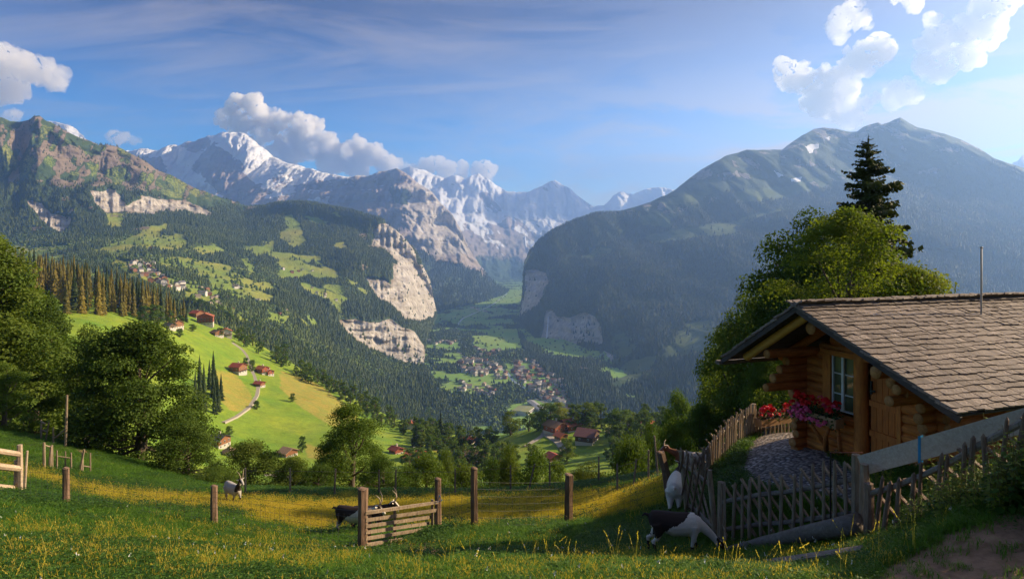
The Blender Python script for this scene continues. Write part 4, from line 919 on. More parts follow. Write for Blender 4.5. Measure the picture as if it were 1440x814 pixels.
    P('broadleaf_tree', darkr, 10, 4.5, 628, 66, 628, 60, 'dark tree between two green bushes in the middle of the hollow edge', None, 32)
    P('broadleaf_tree', midr, 8, 3.6, 690, 60, 640, 66, 'leafy green tree behind the thin middle fence post', None, 33)
    P('broadleaf_tree', midr, 8, 3.6, 784, 62, 644, 64, 'leafy green tree just left of the thick fence post', None, 34)
    P('shrub', bushD, 5, 3.2, 574, 50, 652, 60, 'low dark bush behind the gate opening', None, 35, 'shrub')
    P('broadleaf_tree', darkr, 10, 4.5, 915, 72, 590, 80, 'dark tree on the slope right below the red roofed farmhouse', None, 36)
    P('broadleaf_tree', darkr, 10, 4.5, 80, 62, 470, 110, 'dark tree in the shade between the two largest trees at the left', None, 37)
    P('spruce_tree', spr, 16, 3.3, 1221, 33, 192, 175, 'tall dark spruce towering above the yellow green tree', None, 26)
    P('spruce_tree', spr, 16, 3.3, 1448, 60, 402, 60, 'dark spruce tip at the right edge beyond the roof', None, 28)
near_trees()

def mid_trees():
    cw = [conifer_protos(25, 4.2, 300 + k, M_CONI_LIT, 24, 9, 3, .38, 1, .05, .3) for k in range(3)]
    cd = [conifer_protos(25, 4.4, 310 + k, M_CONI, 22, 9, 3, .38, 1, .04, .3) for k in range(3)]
    br = [broad_protos(14, 5.5, 1500, 1.0, 320 + k, M_BROAD, .06, 26, 'round') for k in range(2)]
    bd = [broad_protos(14, 5.5, 1500, 1.0, 330 + k, M_DARKB, .06, 26, 'round') for k in range(2)]
    bt = [broad_protos(10, 5.0, 4200, .50, 340 + k, M_BROAD, .10, 34, 'round') for k in range(2)]
    bl = [broad_protos(10, 5.0, 4200, .50, 350 + k, M_LIGHT, .10, 34, 'round') for k in range(1)]
    def scatter(poly, n, only, kinds, name, hr, label, group, mind=9.0, nobj=9999, tries=30):
        P = np.array(poly); got = []; rng = np.random.default_rng(n * 7 + len(poly))
        for _ in range(n * tries):
            if len(got) >= n: break
            x, y = rng.uniform(P[:, 0].min(), P[:, 0].max()), rng.uniform(P[:, 1].min(), P[:, 1].max())
            if poly_sd(np.array([x]), np.array([y]), poly)[0] < 0: continue
            p = hit(x, y, only)
            if p is None or any((p.x - q[0]) ** 2 + (p.y - q[1]) ** 2 < mind ** 2 for q in got): continue
            got.append((p.x, p.y, p.z))
        got.sort(key=lambda q: q[1])
        if len(got) > nobj:
            rest = np.array(got[nobj:]); got = got[:nobj]; hs = rng.uniform(*hr, len(rest))
            for kk in (0, 1):
                sel = rng.random(len(rest)) < .5 if kk == 0 else ~sel; sc_ = hs[sel] / (14 if kk == 0 else 25)
                points_obj('wood_behind_the_crest', rest[sel] - [0, 0, .4], scatter_gn('scatter_wood', [c[1] for c in kinds if (c in br + bd) == (kk == 0)]), sc_, sc_, ('leafy' if kk == 0 else 'spruce') + ' trees farther back in the mixed wood behind the meadow crest', 'wood')
        for (x, y, z) in got:
            kk = kinds[rng.integers(len(kinds))]; h = rng.uniform(*hr); ph = {id(c): 25 for c in cw + cd}.get(id(kk), 14)
            e = empty(name if name else ('spruce_tree' if ph == 25 else 'broadleaf_tree'), (x, y, z - .4), rng.uniform(0, 6.28)); s = h / ph
            e.scale = (s * rng.uniform(.85, 1.15),) * 2 + (s,); tag(e, label, 'tree', group)
            obj('trunk', kk[0], e); obj('crown', kk[1], e)
        print(group, len(got))
    # golden spruce wood on the left knoll: rows from its crest down to the meadow edge
    rng = np.random.default_rng(5); got = []
    for _ in range(12000):
        if len(got) >= 290: break
        px = rng.uniform(-70, 275); D = rng.uniform(400, 640)
        yb = np.interp(px, [-90, 50, 140, 230, 275], [440, 440, 444, 452, 455])
        x = (px - CX) / F * D; z = ground_z(x, D, ('hillside',))
        if z is None: continue
        py = HY - F * z / D
        if py > yb: continue
        if any((x - q[0]) ** 2 + (D - q[1]) ** 2 < 38 for q in got): continue
        top = np.interp(px, [-90, 0, 60, 100, 200, 270, 300], [330, 335, 352, 357, 388, 425, 440]) + rng.uniform(-2, 12)
        h = min((HY - top) / F * D - z, rng.uniform(19, 33))
        if h < 9: continue
        got.append((x, D, z, h))
    for k, (x, y, z, h) in enumerate(got):
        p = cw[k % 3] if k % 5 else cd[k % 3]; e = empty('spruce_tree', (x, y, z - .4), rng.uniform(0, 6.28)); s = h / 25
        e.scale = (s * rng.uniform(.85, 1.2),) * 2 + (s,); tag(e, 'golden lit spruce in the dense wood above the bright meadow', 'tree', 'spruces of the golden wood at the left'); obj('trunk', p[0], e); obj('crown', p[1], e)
    print('golden wood', len(got))
    sc = scatter
    sc([(255, 430), (272, 425), (330, 445), (400, 470), (470, 510), (540, 552), (610, 585), (625, 606), (590, 600), (540, 580), (500, 562), (450, 532), (400, 505), (340, 472), (300, 455)], 260, None, cd + br + bd, None, (14, 24), 'tree in the mixed wood running diagonally behind the meadow crest', 'mixed wood behind the meadow crest', 9, 110)
    sc([(330, 468), (400, 508), (450, 534), (500, 564), (560, 592), (620, 612), (640, 622), (600, 622), (540, 602), (480, 566), (400, 520), (330, 480)], 55, None, br + bd, 'broadleaf_tree', (9, 15), 'leafy tree on the lower edge of the wood along the meadow crest', 'leafy trees along the meadow crest', 7)
    sc([(170, 452), (215, 448), (250, 455), (262, 466), (230, 462), (180, 458)], 9, ('hillside',), br, 'broadleaf_tree', (8, 12), 'green leafy tree at the foot of the golden spruce wood', 'leafy trees below the golden wood', 6)
    sc([(272, 540), (300, 532), (312, 560), (306, 588), (285, 592), (274, 570)], 14, ('hillside',), cd, 'spruce_tree', (16, 22), 'dark spruce in the small clump left of the curving track', 'spruce clump beside the track', 5)
    sc([(560, 660), (640, 640), (700, 640), (760, 650), (700, 665), (600, 672)], 40, ('hillside',), br + bd, 'broadleaf_tree', (7, 12), 'leafy tree in the hollow between pasture and far meadow', 'leafy trees in the hollow', 6)
    sc([(575, 618), (640, 612), (700, 622), (640, 636), (600, 640)], 34, ('hillside',), bd + br, 'broadleaf_tree', (8, 13), 'leafy tree around the scattered roofs in the middle of the hollow', 'leafy trees among the hollow roofs', 7)
    sc([(700, 612), (800, 596), (870, 596), (960, 598), (1040, 590), (960, 622), (900, 618), (850, 604), (760, 608)], 34, ('hillside',), bd + br, 'broadleaf_tree', (9, 16), 'leafy tree in the belt behind the red roofed farmhouses', 'tree belt behind the farmhouses', 7)
    sc([(840, 640), (900, 625), (1000, 600), (1050, 600), (1050, 640), (940, 660), (860, 660)], 26, ('hillside',), bd + br, 'broadleaf_tree', (9, 15), 'dark leafy tree on the slope below the lattice fence', 'leafy trees on the slope at the right', 6)
    # single trees that stand out
    def one(px, py, kk, ph, top, wpx, label, nm='broadleaf_tree', only=('hillside',)):
        p = hit(px, py, only)
        if p is None: print('miss', px, py); return
        D = p.y; h = (HY - top) / F * D - p.z; pr = {25: 4.3, 14: 5.5, 10: 5.0}[ph]; w = wpx / F * D / 2
        e = empty(nm, (p.x, p.y, p.z - .3), px % 6.0); e.scale = (w / pr, w / pr, h / ph); tag(e, label, 'tree'); obj('trunk', kk[0], e); obj('crown', kk[1], e)
    one(772, 606, bt[0], 10, 566, 46, 'round tree at the near end of the farm lane left of the houses')
    one(755, 600, bt[1], 10, 572, 40, 'smaller round tree just left of the farm lane')
    one(822, 603, bl[0], 10, 567, 48, 'round light topped tree right behind the orange farmhouse roof')
    one(785, 600, bl[0], 10, 566, 36, 'small light tree between the farm lane and the orange roof')
    one(872, 622, bt[1], 10, 575, 56, 'large round tree between the purple roof and the right house')
    one(797, 652, bt[0], 10, 614, 32, 'dark round tree below the small shed and purple roof', )
    one(620, 628, cd[0], 25, 580, 24, 'slim dark spruce among the roofs in the hollow', 'spruce_tree')
    one(585, 628, cd[1], 25, 596, 24, 'short dark spruce left of the slim one in the hollow', 'spruce_tree')
    one(718, 612, bl[0], 10, 578, 34, 'light yellow tree left on the crest of the knoll')
    one(425, 636, bt[0], 10, 612, 14, 'small round tree beside the barn on the lower meadow')
    one(360, 566, bt[1], 10, 562, 5, 'tiny bush beside the meadow track')
    one(361, 575, bt[1], 10, 563, 12, 'small round bush right of the meadow track')
    one(412, 565, bt[0], 10, 552, 11, 'lone dark bush in the golden meadow')
    one(346, 518, bt[0], 10, 502, 12, 'round tree between the two track side chalets')
    one(355, 522, bt[1], 10, 505, 12, 'second round tree between the two track side chalets')
    one(253, 474, bt[1], 10, 461, 13, 'round tree in the meadow below the brown barn')
    one(270, 466, bt[0], 10, 455, 15, 'bush tree beside the hotel garden')
    one(310, 474, bt[0], 10, 460, 14, 'round tree left of the chalet below the hotel')
    one(322, 612, bt[1], 10, 598, 14, 'small tree beside the wooden barn with dark roof')
    for k, (px, py, t) in enumerate([(218, 452, 425), (205, 452, 428)]):
        one(px, py, br[k], 14, t, 24, ('bright green tree at the foot of the golden wood', 'second bright green tree at the foot of the golden wood')[k])
mid_trees()
# ------------------------------------------------------------ wood, metal, paint
def wood_mat(name, c1, c2, c3, scale=(1.2, 14, 14), axis='Object', rough=.75, bd=.01, dark=.5):
    m, nt, b, out = new_mat(name); b.inputs['Roughness'].default_value = rough
    g = N(nt, 'ShaderNodeTexCoord').outputs['Object']; oi = N(nt, 'ShaderNodeObjectInfo'); t = attr(nt, 'tint')
    n = noise(nt, mapping(nt, g, scale=scale), 2.2, 8, .68, .6); n2 = noise(nt, g, 1.7, 4, .6)
    r = math_(nt, 'ADD', math_(nt, 'MULTIPLY', oi.outputs['Random'], .5), math_(nt, 'MULTIPLY', t.outputs['Fac'], .5))
    c = mixc(nt, r, c1, c2); c = mixc(nt, ramp(nt, n, [(.35, 0), (.68, 1)]), c, c3)
    c = mixc(nt, ramp(nt, n2, [(.4, 0), (.75, dark)]), c, tuple(v * .35 for v in c1))
    nt.links.new(c, b.inputs['Base Color']); bump(nt, b, n, .9, bd); return m
M_LOG = wood_mat('orange_log', (.36, .115, .030), (.50, .19, .050), (.22, .065, .020), (14, 1.2, 14), bd=.012)
M_LOGY = wood_mat('log_along', (.60, .185, .04), (.70, .25, .055), (.30, .085, .022), (14, 1.2, 14), bd=.012)
M_LOGX = wood_mat('log_across', (.72, .225, .040), (.82, .31, .06), (.34, .09, .022), (1.2, 14, 14), bd=.012)
M_POST = wood_mat('knotty_post', (.72, .25, .045), (.80, .31, .06), (.44, .12, .03), (9, 9, 1.5), bd=.015)
M_DOOR = wood_mat('door_board', (.68, .20, .038), (.78, .26, .05), (.46, .12, .028), (18, 18, 1.0), bd=.006)
M_ENDG = wood_mat('end_grain', (.46, .215, .075), (.54, .28, .10), (.28, .12, .04), (9, 9, 9), bd=.004, dark=.15)
M_RAFT = wood_mat('golden_rafter', (.75, .42, .09), (.8, .46, .12), (.6, .32, .07), (1.2, 12, 12), bd=.006, dark=.2)
M_GREY = wood_mat('weathered_grey_wood', (.20, .165, .135), (.30, .25, .205), (.12, .095, .08), (3, 12, 12), bd=.008)
M_GREYV = wood_mat('weathered_picket', (.28, .21, .14), (.44, .34, .235), (.16, .115, .08), (16, 16, 2), bd=.008)
M_BROWNP = wood_mat('brown_stick', (.20, .125, .085), (.32, .215, .15), (.11, .07, .05), (16, 16, 2), bd=.01)
M_POSTW = wood_mat('weathered_fence_post', (.22, .135, .085), (.34, .225, .15), (.10, .06, .04), (12, 12, 1.5), bd=.015)
M_BOARD = wood_mat('pale_grey_board', (.46, .41, .34), (.50, .45, .38), (.32, .275, .225), (1.5, 14, 14), bd=.006, dark=.35)
M_SHING = wood_mat('shingle_wood', (.10, .075, .065), (.40, .32, .275), (.12, .09, .075), (14, 2, 14), bd=.006, dark=.35)
M_FASC = wood_mat('dark_fascia', (.075, .065, .065), (.10, .085, .08), (.045, .038, .036), (2, 12, 12), bd=.006)
def flat_mat(name, c, rough=.6, metal=0, spec=.3):
    m, nt, b, out = new_mat(name); b.inputs['Base Color'].default_value = (*c, 1); b.inputs['Roughness'].default_value = rough; b.inputs['Metallic'].default_value = metal
    g = N(nt, 'ShaderNodeTexCoord').outputs['Object']; n = noise(nt, g, 7, 5, .6)
    nt.links.new(mixc(nt, ramp(nt, n, [(.3, 0), (.8, 1)]), c, tuple(v * .7 for v in c)), b.inputs['Base Color']); return m
M_WHITE = flat_mat('white_paint', (.72, .71, .68)); M_IRON = flat_mat('dark_iron', (.03, .03, .03), .5, .6); M_WIRE = flat_mat('galvanised_wire', (.12, .12, .12), .5, .4)
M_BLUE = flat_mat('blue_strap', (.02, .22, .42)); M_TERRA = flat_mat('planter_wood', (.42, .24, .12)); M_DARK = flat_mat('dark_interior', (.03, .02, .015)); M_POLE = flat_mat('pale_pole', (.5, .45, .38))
M_RUST = flat_mat('rusty_wire', (.22, .08, .05)); M_SOIL = flat_mat('soil', (.05, .03, .02))
def glass_mat():
    m, nt, b, out = new_mat('window_glass'); b.inputs['Base Color'].default_value = (.085, .10, .055, 1); b.inputs['Roughness'].default_value = .04; b.inputs['Specular IOR Level'].default_value = .5; b.inputs['Metallic'].default_value = .0  # greenish base colour stands for trees reflected in the panes
    b.inputs['Coat Weight'].default_value = .15; b.inputs['Coat Roughness'].default_value = .03; return m
M_GLASS = glass_mat()

HUT = empty('log_hut', (4.06, 12.19, -3.89), math.atan2(-.939, .345))
tag(HUT, 'small orange log hut with a grey wooden shingle roof on the gravel terrace', 'hut')
XR, ZE, ZR, RW = 1.80, 1.82, 2.94, 4.45      # ridge position, eave height, ridge height, roof width
def roof_z(x): return ZE + (ZR - ZE) * (x / XR if x < XR else (RW - x) / (RW - XR))
def part(name, fn, mats, parent=HUT, smooth=False):
    mb = MB(); fn(mb); return mb.build(name, mats, parent, smooth)
def log_obj(p, q, r, ends=True, mat=None, parent=HUT, name='log', wob=.10, n=12, sag=.012):
    p, q = np.array(p, float), np.array(q, float); L = np.linalg.norm(q - p); k = max(2, int(L / .35) + 1); t = np.linspace(0, 1, k)[:, None]
    P = p + (q - p) * t + (RNG.random((k, 3)) - .5) * sag; rad = r * (1 + wob * (RNG.random(k) - .5))
    mb = MB(); mb.tube(P, rad, n, 0, cap=False)
    for e, o in ((0, 1), (k - 1, k - 2)):
        d = P[e] - P[o]; d /= np.linalg.norm(d)
        mb.tube([P[e] - d * .01, P[e] + d * .006], [rad[e] * 1.0, rad[e] * .97], n, 1, cap=True)
    return mb.build(name, [mat or M_LOG, M_ENDG], parent, True)
LR = .085
def build_hut():
    Lw = 7.6; yF = 1.5
    # side walls: logs running back, their ends stepping out under the eaves
    for xs, mat in ((.50, M_LOGY), (3.05, M_LOGY)):
        z = LR * .9; k = 0
        while z < roof_z(xs) - .2:
            step = {0: .98, 1: .83, 2: .68, 3: .52}.get(int((roof_z(xs) - .22 - z) / .155), 1.18 + random.uniform(-.05, .05))
            log_obj((xs, step, z), (xs, Lw, z), LR * random.uniform(.92, 1.08), mat=mat); z += .155; k += 1
    # front wall
    z = LR * .9; k = 0
    while z < ZR - .28:
        xl = .40; lo, hi = None, None
        if z > ZE - .22:   # gable rows are cut to the roof slope
            f = (z - ZE + .24) / (ZR - ZE); xl = max(.4, XR * f + .05); xr = min(3.15, RW - (RW - XR) * f - .1)
        else: xr = 3.22
        segs = []
        if z < .98: segs = [(xl, 1.66)]
        elif z < 1.98: segs = [(xl, 1.02)]
        else: segs = [(xl, xr)]
        if z < 1.98: segs.append((2.50, max(2.62, xr)))
        for a, b in segs:
            if b > a + .1: log_obj((a, yF + random.uniform(-.01, .01), z), (b, yF + random.uniform(-.01, .01), z), LR * random.uniform(.92, 1.08), mat=M_LOGX)
        z += .155
    # sill beam, corner post, plank beside the window
    part('sill_beam', lambda m: m.bar((.35, yF - .09, .02), (3.2, yF - .09, .0), .16, .22, jit=.01), M_GREY)
    part('corner_post', lambda m: m.tube([(1.78 + random.uniform(-.008, .008), yF - .08, zz) for zz in np.linspace(-.05, 2.25, 9)], [.125, .12, .128, .118, .124, .117, .12, .115, .118], 12, wob=.08), M_POST, smooth=True)
    part('window_plank', lambda m: m.box((1.06, yF - .06, 1.48), (.17, .10, 1.12), jit=.008), M_POST)
    part('lintel', lambda m: m.bar((.95, yF - .09, 2.03), (2.6, yF - .09, 2.01), .10, .10, jit=.01), M_LOGX)
    # window: white frames, four panes per side
    wf = part('window', lambda m: [m.box((xx, yF - .05, 1.50), (.028, .05, 1.0)) for xx in (1.17, 1.40, 1.64)] + [m.box((1.405, yF - .052, zz), (.46, .046, .028)) for zz in (1.01, 1.99)], M_WHITE)
    for xx in (1.285, 1.52):
        for zz in (1.30, 1.66): part('glazing_bar', lambda m: m.box((xx, yF - .058, zz), (.20, .02, .018)), M_WHITE, wf)
        for z0, z1 in ((1.03, 1.29), (1.31, 1.65), (1.67, 1.97)):
            part('pane', lambda m: m.box((xx, yF - .045, (z0 + z1) / 2), (.205, .006, z1 - z0)), M_GLASS, wf)
    part('mullion', lambda m: m.box((1.40, yF - .082, 1.50), (.05, .02, .98)), M_WHITE, wf)
    # door of upright boards with two ledges
    d = part('door', lambda m: m.box((2.21, yF + .01, .93), (.56, .03, 1.84)), M_DOOR)
    for i in range(5): part('board', lambda m: m.box((1.985 + i * .113, yF - .02, .93), (.104, .028, 1.84), jit=.003), M_DOOR, d)
    for zz in (1.28, .78): part('ledge', lambda m: m.bar((1.93, yF - .055, zz), (2.49, yF - .055, zz - .02), .035, .10, jit=.008), M_DOOR, d)
    part('latch', lambda m: [m.box((1.98, yF - .08, 1.55), (.03, .03, .22)), m.box((2.02, yF - .10, 1.50), (.10, .02, .03)), m.tube([(1.98, yF - .1, 1.66), (2.03, yF - .12, 1.62), (1.98, yF - .1, 1.57)], .012, 6)], M_IRON, d)
    part('door_post', lambda m: m.box((2.50, yF - .05, .98), (.07, .10, 1.95), jit=.006), M_POST)
    # purlins
    for x, z, y0, r in ((1.72, 2.56, .36, .10), (.76, 1.99, .30, .085), (2.98, 2.06, .34, .10), (4.02, 1.70, .9, .08), (2.35, 2.42, .75, .075)):
        log_obj((x, y0, z), (x, Lw + .5, z), r, mat=M_LOGY, name='purlin', n=16)
    # brackets under the purlins at the right of the door
    for k, (x, y, z) in enumerate(((2.72, .95, 1.80), (2.86, .82, 1.92), (3.05, .80, 1.72))): log_obj((x, y, z), (x, yF + .3, z), .085, mat=M_LOGY, name='bracket_log')
    # rafters at the gable end
    def raf(m, x0, x1, y, w, h, off): m.bar((x0, y, roof_z(x0) - off), (x1, y, roof_z(x1) - off), w, h, up=(0, -1, 0), jit=.006)
    def rafter(x0, x1, y, mat, off=.13, w=.12, name='rafter'):
        p, q = np.array([x0, y, roof_z(x0) - off]), np.array([x1, y, roof_z(x1) - off])
        return log_obj(p, q, w * .62, mat=mat, name=name, n=10, sag=.006)
    rafter(.28, 1.72, .26, M_RAFT); rafter(4.2, 1.88, .26, M_FASC, .14)
    for y in (1.2, 2.2, 3.2, 4.2, 5.2, 6.2): rafter(.15, 1.72, y, M_LOGY); rafter(4.3, 1.88, y, M_LOGY)
    # roof boards and fascia
    Lr = 8.2
    for x0, x1 in ((0.0, XR), (XR, RW)):
        n = 6
        for i in range(n):
            a = x0 + (x1 - x0) * (i + .03) / n; b = x0 + (x1 - x0) * (i + .97) / n; c = (a + b) / 2
            ax = np.array([b - a, 0, roof_z(b) - roof_z(a)]); ax /= np.linalg.norm(ax); nn = np.cross(ax, [0, 1, 0]); nn = nn if nn[2] > 0 else -nn
            part('roof_board', lambda m: m.box((c, Lr / 2, roof_z(c) - .035), (np.linalg.norm([b - a, roof_z(b) - roof_z(a)]), Lr - .06, .025), [ax, [0, 1, 0], nn]), M_FASC)
    for x0, x1 in ((-.05, XR), (XR, RW + .03)):
        part('fascia', lambda m: m.bar((x0, -.03, roof_z(x0) - .045), (x1, -.03, roof_z(x1) - .045), .03, .13, up=(0, -1, 0)) if False else m.box(((x0 + x1) / 2, -.03, (roof_z(x0) + roof_z(x1)) / 2 - .045), (math.hypot(x1 - x0, roof_z(x1) - roof_z(x0)) + .02, .035, .085), [np.array([x1 - x0, 0, roof_z(x1) - roof_z(x0)]) / math.hypot(x1 - x0, roof_z(x1) - roof_z(x0)), [0, 1, 0], np.cross(np.array([x1 - x0, 0, roof_z(x1) - roof_z(x0)]) / math.hypot(x1 - x0, roof_z(x1) - roof_z(x0)), [0, 1, 0])]), M_FASC)
    # gutter plank at the left eave
    part('gutter', lambda m: m.bar((-.10, -.1, ZE - .10), (-.10, Lr, ZE - .10), .12, .07), M_GREY)
    # inside: floor and dark back so that the openings have depth
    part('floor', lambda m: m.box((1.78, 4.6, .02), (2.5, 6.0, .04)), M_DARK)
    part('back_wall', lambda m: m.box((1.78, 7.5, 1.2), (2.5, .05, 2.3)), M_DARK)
    # shingles, one by one; the largest 300 as parts, the rest joined
    sh = []
    for side in (0, 1):
        ln = math.hypot(XR if side == 0 else RW - XR, ZR - ZE); rows = int(ln / .128) + 1
        s = np.array([(XR if side == 0 else RW - XR), 0, (ZR - ZE)]) / ln; s = s if side == 0 else np.array([-s[0], 0, s[2]])
        start = np.array([0.0 if side == 0 else RW, 0, ZE]); nn = np.cross(s, [0, 1, 0]); nn = nn if nn[2] > 0 else -nn
        for r_ in range(rows):
            y = -.06 - random.uniform(0, .02); wavy = random.uniform(0, 6)
            while y < Lr:
                w = random.uniform(.08, .18); base = start + s * (r_ * .128 - .05 + .02 * math.sin(y * 1.3 + wavy) + random.uniform(-.018, .018))
                c = base + s * .15 + np.array([0, y + w / 2, 0]) + nn * (.020 + random.uniform(0, .010))
                tilt = .105 + random.uniform(-.02, .03); roll = random.uniform(-.03, .03)
                s2 = s * math.cos(tilt) - nn * math.sin(tilt); n2 = nn * math.cos(tilt) + s * math.sin(tilt)
                yv = np.array([0, 1, 0]) + nn * roll + s * random.uniform(-.04, .04); yv /= np.linalg.norm(yv); n2 = np.cross(s2, yv); n2 = n2 if n2[2] > 0 else -n2
                sh.append((c, w, s2, yv, n2, y if side else 99, r_)); y += w + random.uniform(.002, .010)
    M0 = Matrix.LocRotScale(HUT.location, HUT.rotation_euler, None)
    sh.sort(key=lambda t: (t[5] > 50, (M0 @ Vector(t[0])).length + max(0, (CX + F * (M0 @ Vector(t[0])).x / (M0 @ Vector(t[0])).y) - 1450) * .1))
    protos = []
    for k in range(4):
        mb = MB(); mb.box((0, 0, 0), (.31, 1.0, .026), jit=0, a=random.random())
        V = mb.V[0]; V[:, 0] += (RNG.random(8) - .5) * .02; V[V[:, 0] < 0, 2] += .003; protos.append(mb.mesh('shingle', M_SHING))
    for k, (c, w, s2, yv, n2, yy, r_) in enumerate(sh[:300]):
        o = bpy.data.objects.new('shingle', protos[k % 4]); COL.objects.link(o); o.parent = HUT
        Mx = Matrix(((s2[0], yv[0] * w, n2[0], c[0]), (s2[1], yv[1] * w, n2[1], c[1]), (s2[2], yv[2] * w, n2[2], c[2]), (0, 0, 0, 1)))
        o.matrix_local = Mx
    mb = MB()
    for (c, w, s2, yv, n2, yy, r_) in sh[300:]: mb.box(c, (.31, w, .026), [s2, yv, n2], jit=.010)
    o = mb.build('shingles', M_SHING, HUT); o['kind'] = 'stuff'
    # ridge course
    mb = MB(); y = -.05
    while y < Lr:
        w = random.uniform(.12, .2); mb.box((XR + .05, y + w / 2, ZR + .045 + random.uniform(0, .015)), (.26, w * .95, .018), [np.array([.92, 0, -.39]), [0, 1, 0], np.array([.39, 0, .92])], jit=.008); y += w
    o = mb.build('ridge_shingles', M_SHING, HUT)
    print('shingles', len(sh))
build_hut()
HM = Matrix.LocRotScale(HUT.location, HUT.rotation_euler, None)
def hl(x, y, z): v = HM @ Vector((x, y, z)); return (v.x, v.y, v.z)

# flagpole beside the ridge
fp = W3(1380, 414, 11.2); fpb = MB(); fpb.tube([(fp[0], fp[1], -3.6), (fp[0], fp[1], fp[2]), (fp[0], fp[1], W3(0, 349, 11.2)[2])], [.018, .016, .015], 8)
FP = empty('pole', (0, 0, 0)); tag(FP, 'slim pale pole sticking up behind the shingle roof ridge', 'pole'); fpb.build('mast', M_POLE, FP, True)
mb = MB(); mb.tube([(fp[0], fp[1], W3(0, 349, 11.2)[2]), (fp[0], fp[1], W3(0, 347, 11.2)[2])], [.026, .022], 8); mb.build('cap', M_POLE, FP, True)

# ------------------------------------------------------------ flower boxes
M_RED = flat_mat('red_petal', (.75, .012, .015), .5); M_PINK = flat_mat('pink_petal', (.75, .08, .16), .5); M_MAG = flat_mat('violet_petal', (.82, .12, .28), .5)
M_GLEAF = tree_leaf_mat('geranium_leaf', (.02, .05, .012), (.035, .08, .018), (.06, .12, .025), .2)
def flower_proto(mat, seed, r=.045):
    rng = np.random.default_rng(seed); d = unit(rng.normal(size=(16, 3))); d[:, 2] = np.abs(d[:, 2]) * .8; V = leaf_quads(d * r, d, r * 1.25, rng, 1.0)
    return mesh_from('flower', V, np.arange(64).reshape(-1, 4), mat, False, vattr={'tint': np.full(64, .5)})
FL = {k: [flower_proto(m, 400 + 7 * i + j) for j in range(3)] for i, (k, m) in enumerate((('r', M_RED), ('p', M_PINK), ('m', M_MAG)))}
def flower_box(e, L, flowers, seed, leafn=420, hang=.0):
    rng = np.random.default_rng(seed)
    pl = MB(); pl.box((0, 0, .07), (L, .18, .012)) if False else None
    for (c, s) in (((0, -.09, .08), (L, .015, .16)), ((0, .09, .08), (L, .015, .16)), ((-L / 2, 0, .08), (.015, .18, .16)), ((L / 2, 0, .08), (.015, .18, .16)), ((0, 0, .01), (L - .03, .165, .015))): pl.box(c, s, jit=.004)
    pl.build('planter', M_TERRA, e); s = MB(); s.box((0, 0, .12), (L - .04, .16, .03)); s.build('soil', M_SOIL, e)
    n = leafn; C = np.stack([rng.uniform(-L / 2, L / 2, n), rng.normal(0, .07, n) - .03, .14 + rng.random(n) * .20 - hang * rng.random(n)], -1)
    V = leaf_quads(C, unit(rng.normal(size=(n, 3)) + [0, -.5, .8]), .055, rng, .9)
    obj('foliage', mesh_from('foliage', V, np.arange(4 * n).reshape(-1, 4), M_GLEAF, vattr={'tint': np.repeat(rng.random(n), 4)}), e)
    for (x, y, z, k, s) in flowers:
        o = obj('flower', FL[k][rng.integers(3)], e, (x, y, z)); o.rotation_euler = (rng.uniform(-.6, .3), rng.uniform(-.5, .5), rng.uniform(0, 6)); o.scale = (s, s, s)
rng = np.random.default_rng(77)
wb = empty('flower_box', hl(1.15, 1.08, .80), HUT.rotation_euler.z); tag(wb, 'window box overflowing with red geraniums and violet blooms on the hut front', 'flower box')
fl = [(rng.uniform(-.5, .55), rng.uniform(-.16, .04), rng.uniform(.24, .46), 'r', rng.uniform(.8, 1.2)) for _ in range(30)]
fl += [(rng.uniform(-.55, -.05), rng.uniform(-.2, -.08), rng.uniform(-.02, .26), 'm', rng.uniform(.7, 1.05)) for _ in range(30)]
fl += [(rng.uniform(.0, .4), rng.uniform(-.2, -.10), rng.uniform(.0, .14), 'm', rng.uniform(.6, .9)) for _ in range(7)] + [(rng.uniform(.1, .5), rng.uniform(-.1, .04), rng.uniform(.3, .52), 'p', .9) for _ in range(5)]
flower_box(wb, 1.0, fl, 5, 520, .22)
mb = MB(); mb.tube([(.28, .0, -.0), (.10, .10, -.25), (.0, .22, -.55)], [.035, .045, .05], 7); mb.tube([(-.22, .0, .0), (-.12, .10, -.22), (.0, .2, -.45)], [.03, .035, .04], 7); mb.tube([(.45, .0, .0), (.38, .12, -.3), (.32, .22, -.6)], [.03, .035, .04], 7)
mb.build('branch_bracket', M_LOGY, wb, True)
fa, fb = W3(1062, 592, 14.2), W3(1112, 580, 14.7)
v = fb - fa; wb2 = empty('flower_box', tuple((fa + fb) / 2 - [0, .12, .12]), math.atan2(v[1], v[0])); tag(wb2, 'long planter of red geraniums fixed to the fence left of the hut', 'flower box')
LL = float(np.linalg.norm(v)) * .95
fl = [(rng.uniform(-LL / 2 - .05, LL / 2), rng.uniform(-.12, .06), rng.uniform(.22, .38), 'r' if rng.random() < .75 else 'p', rng.uniform(.9, 1.4)) for _ in range(26)]
flower_box(wb2, LL, fl, 6, 260, .05)

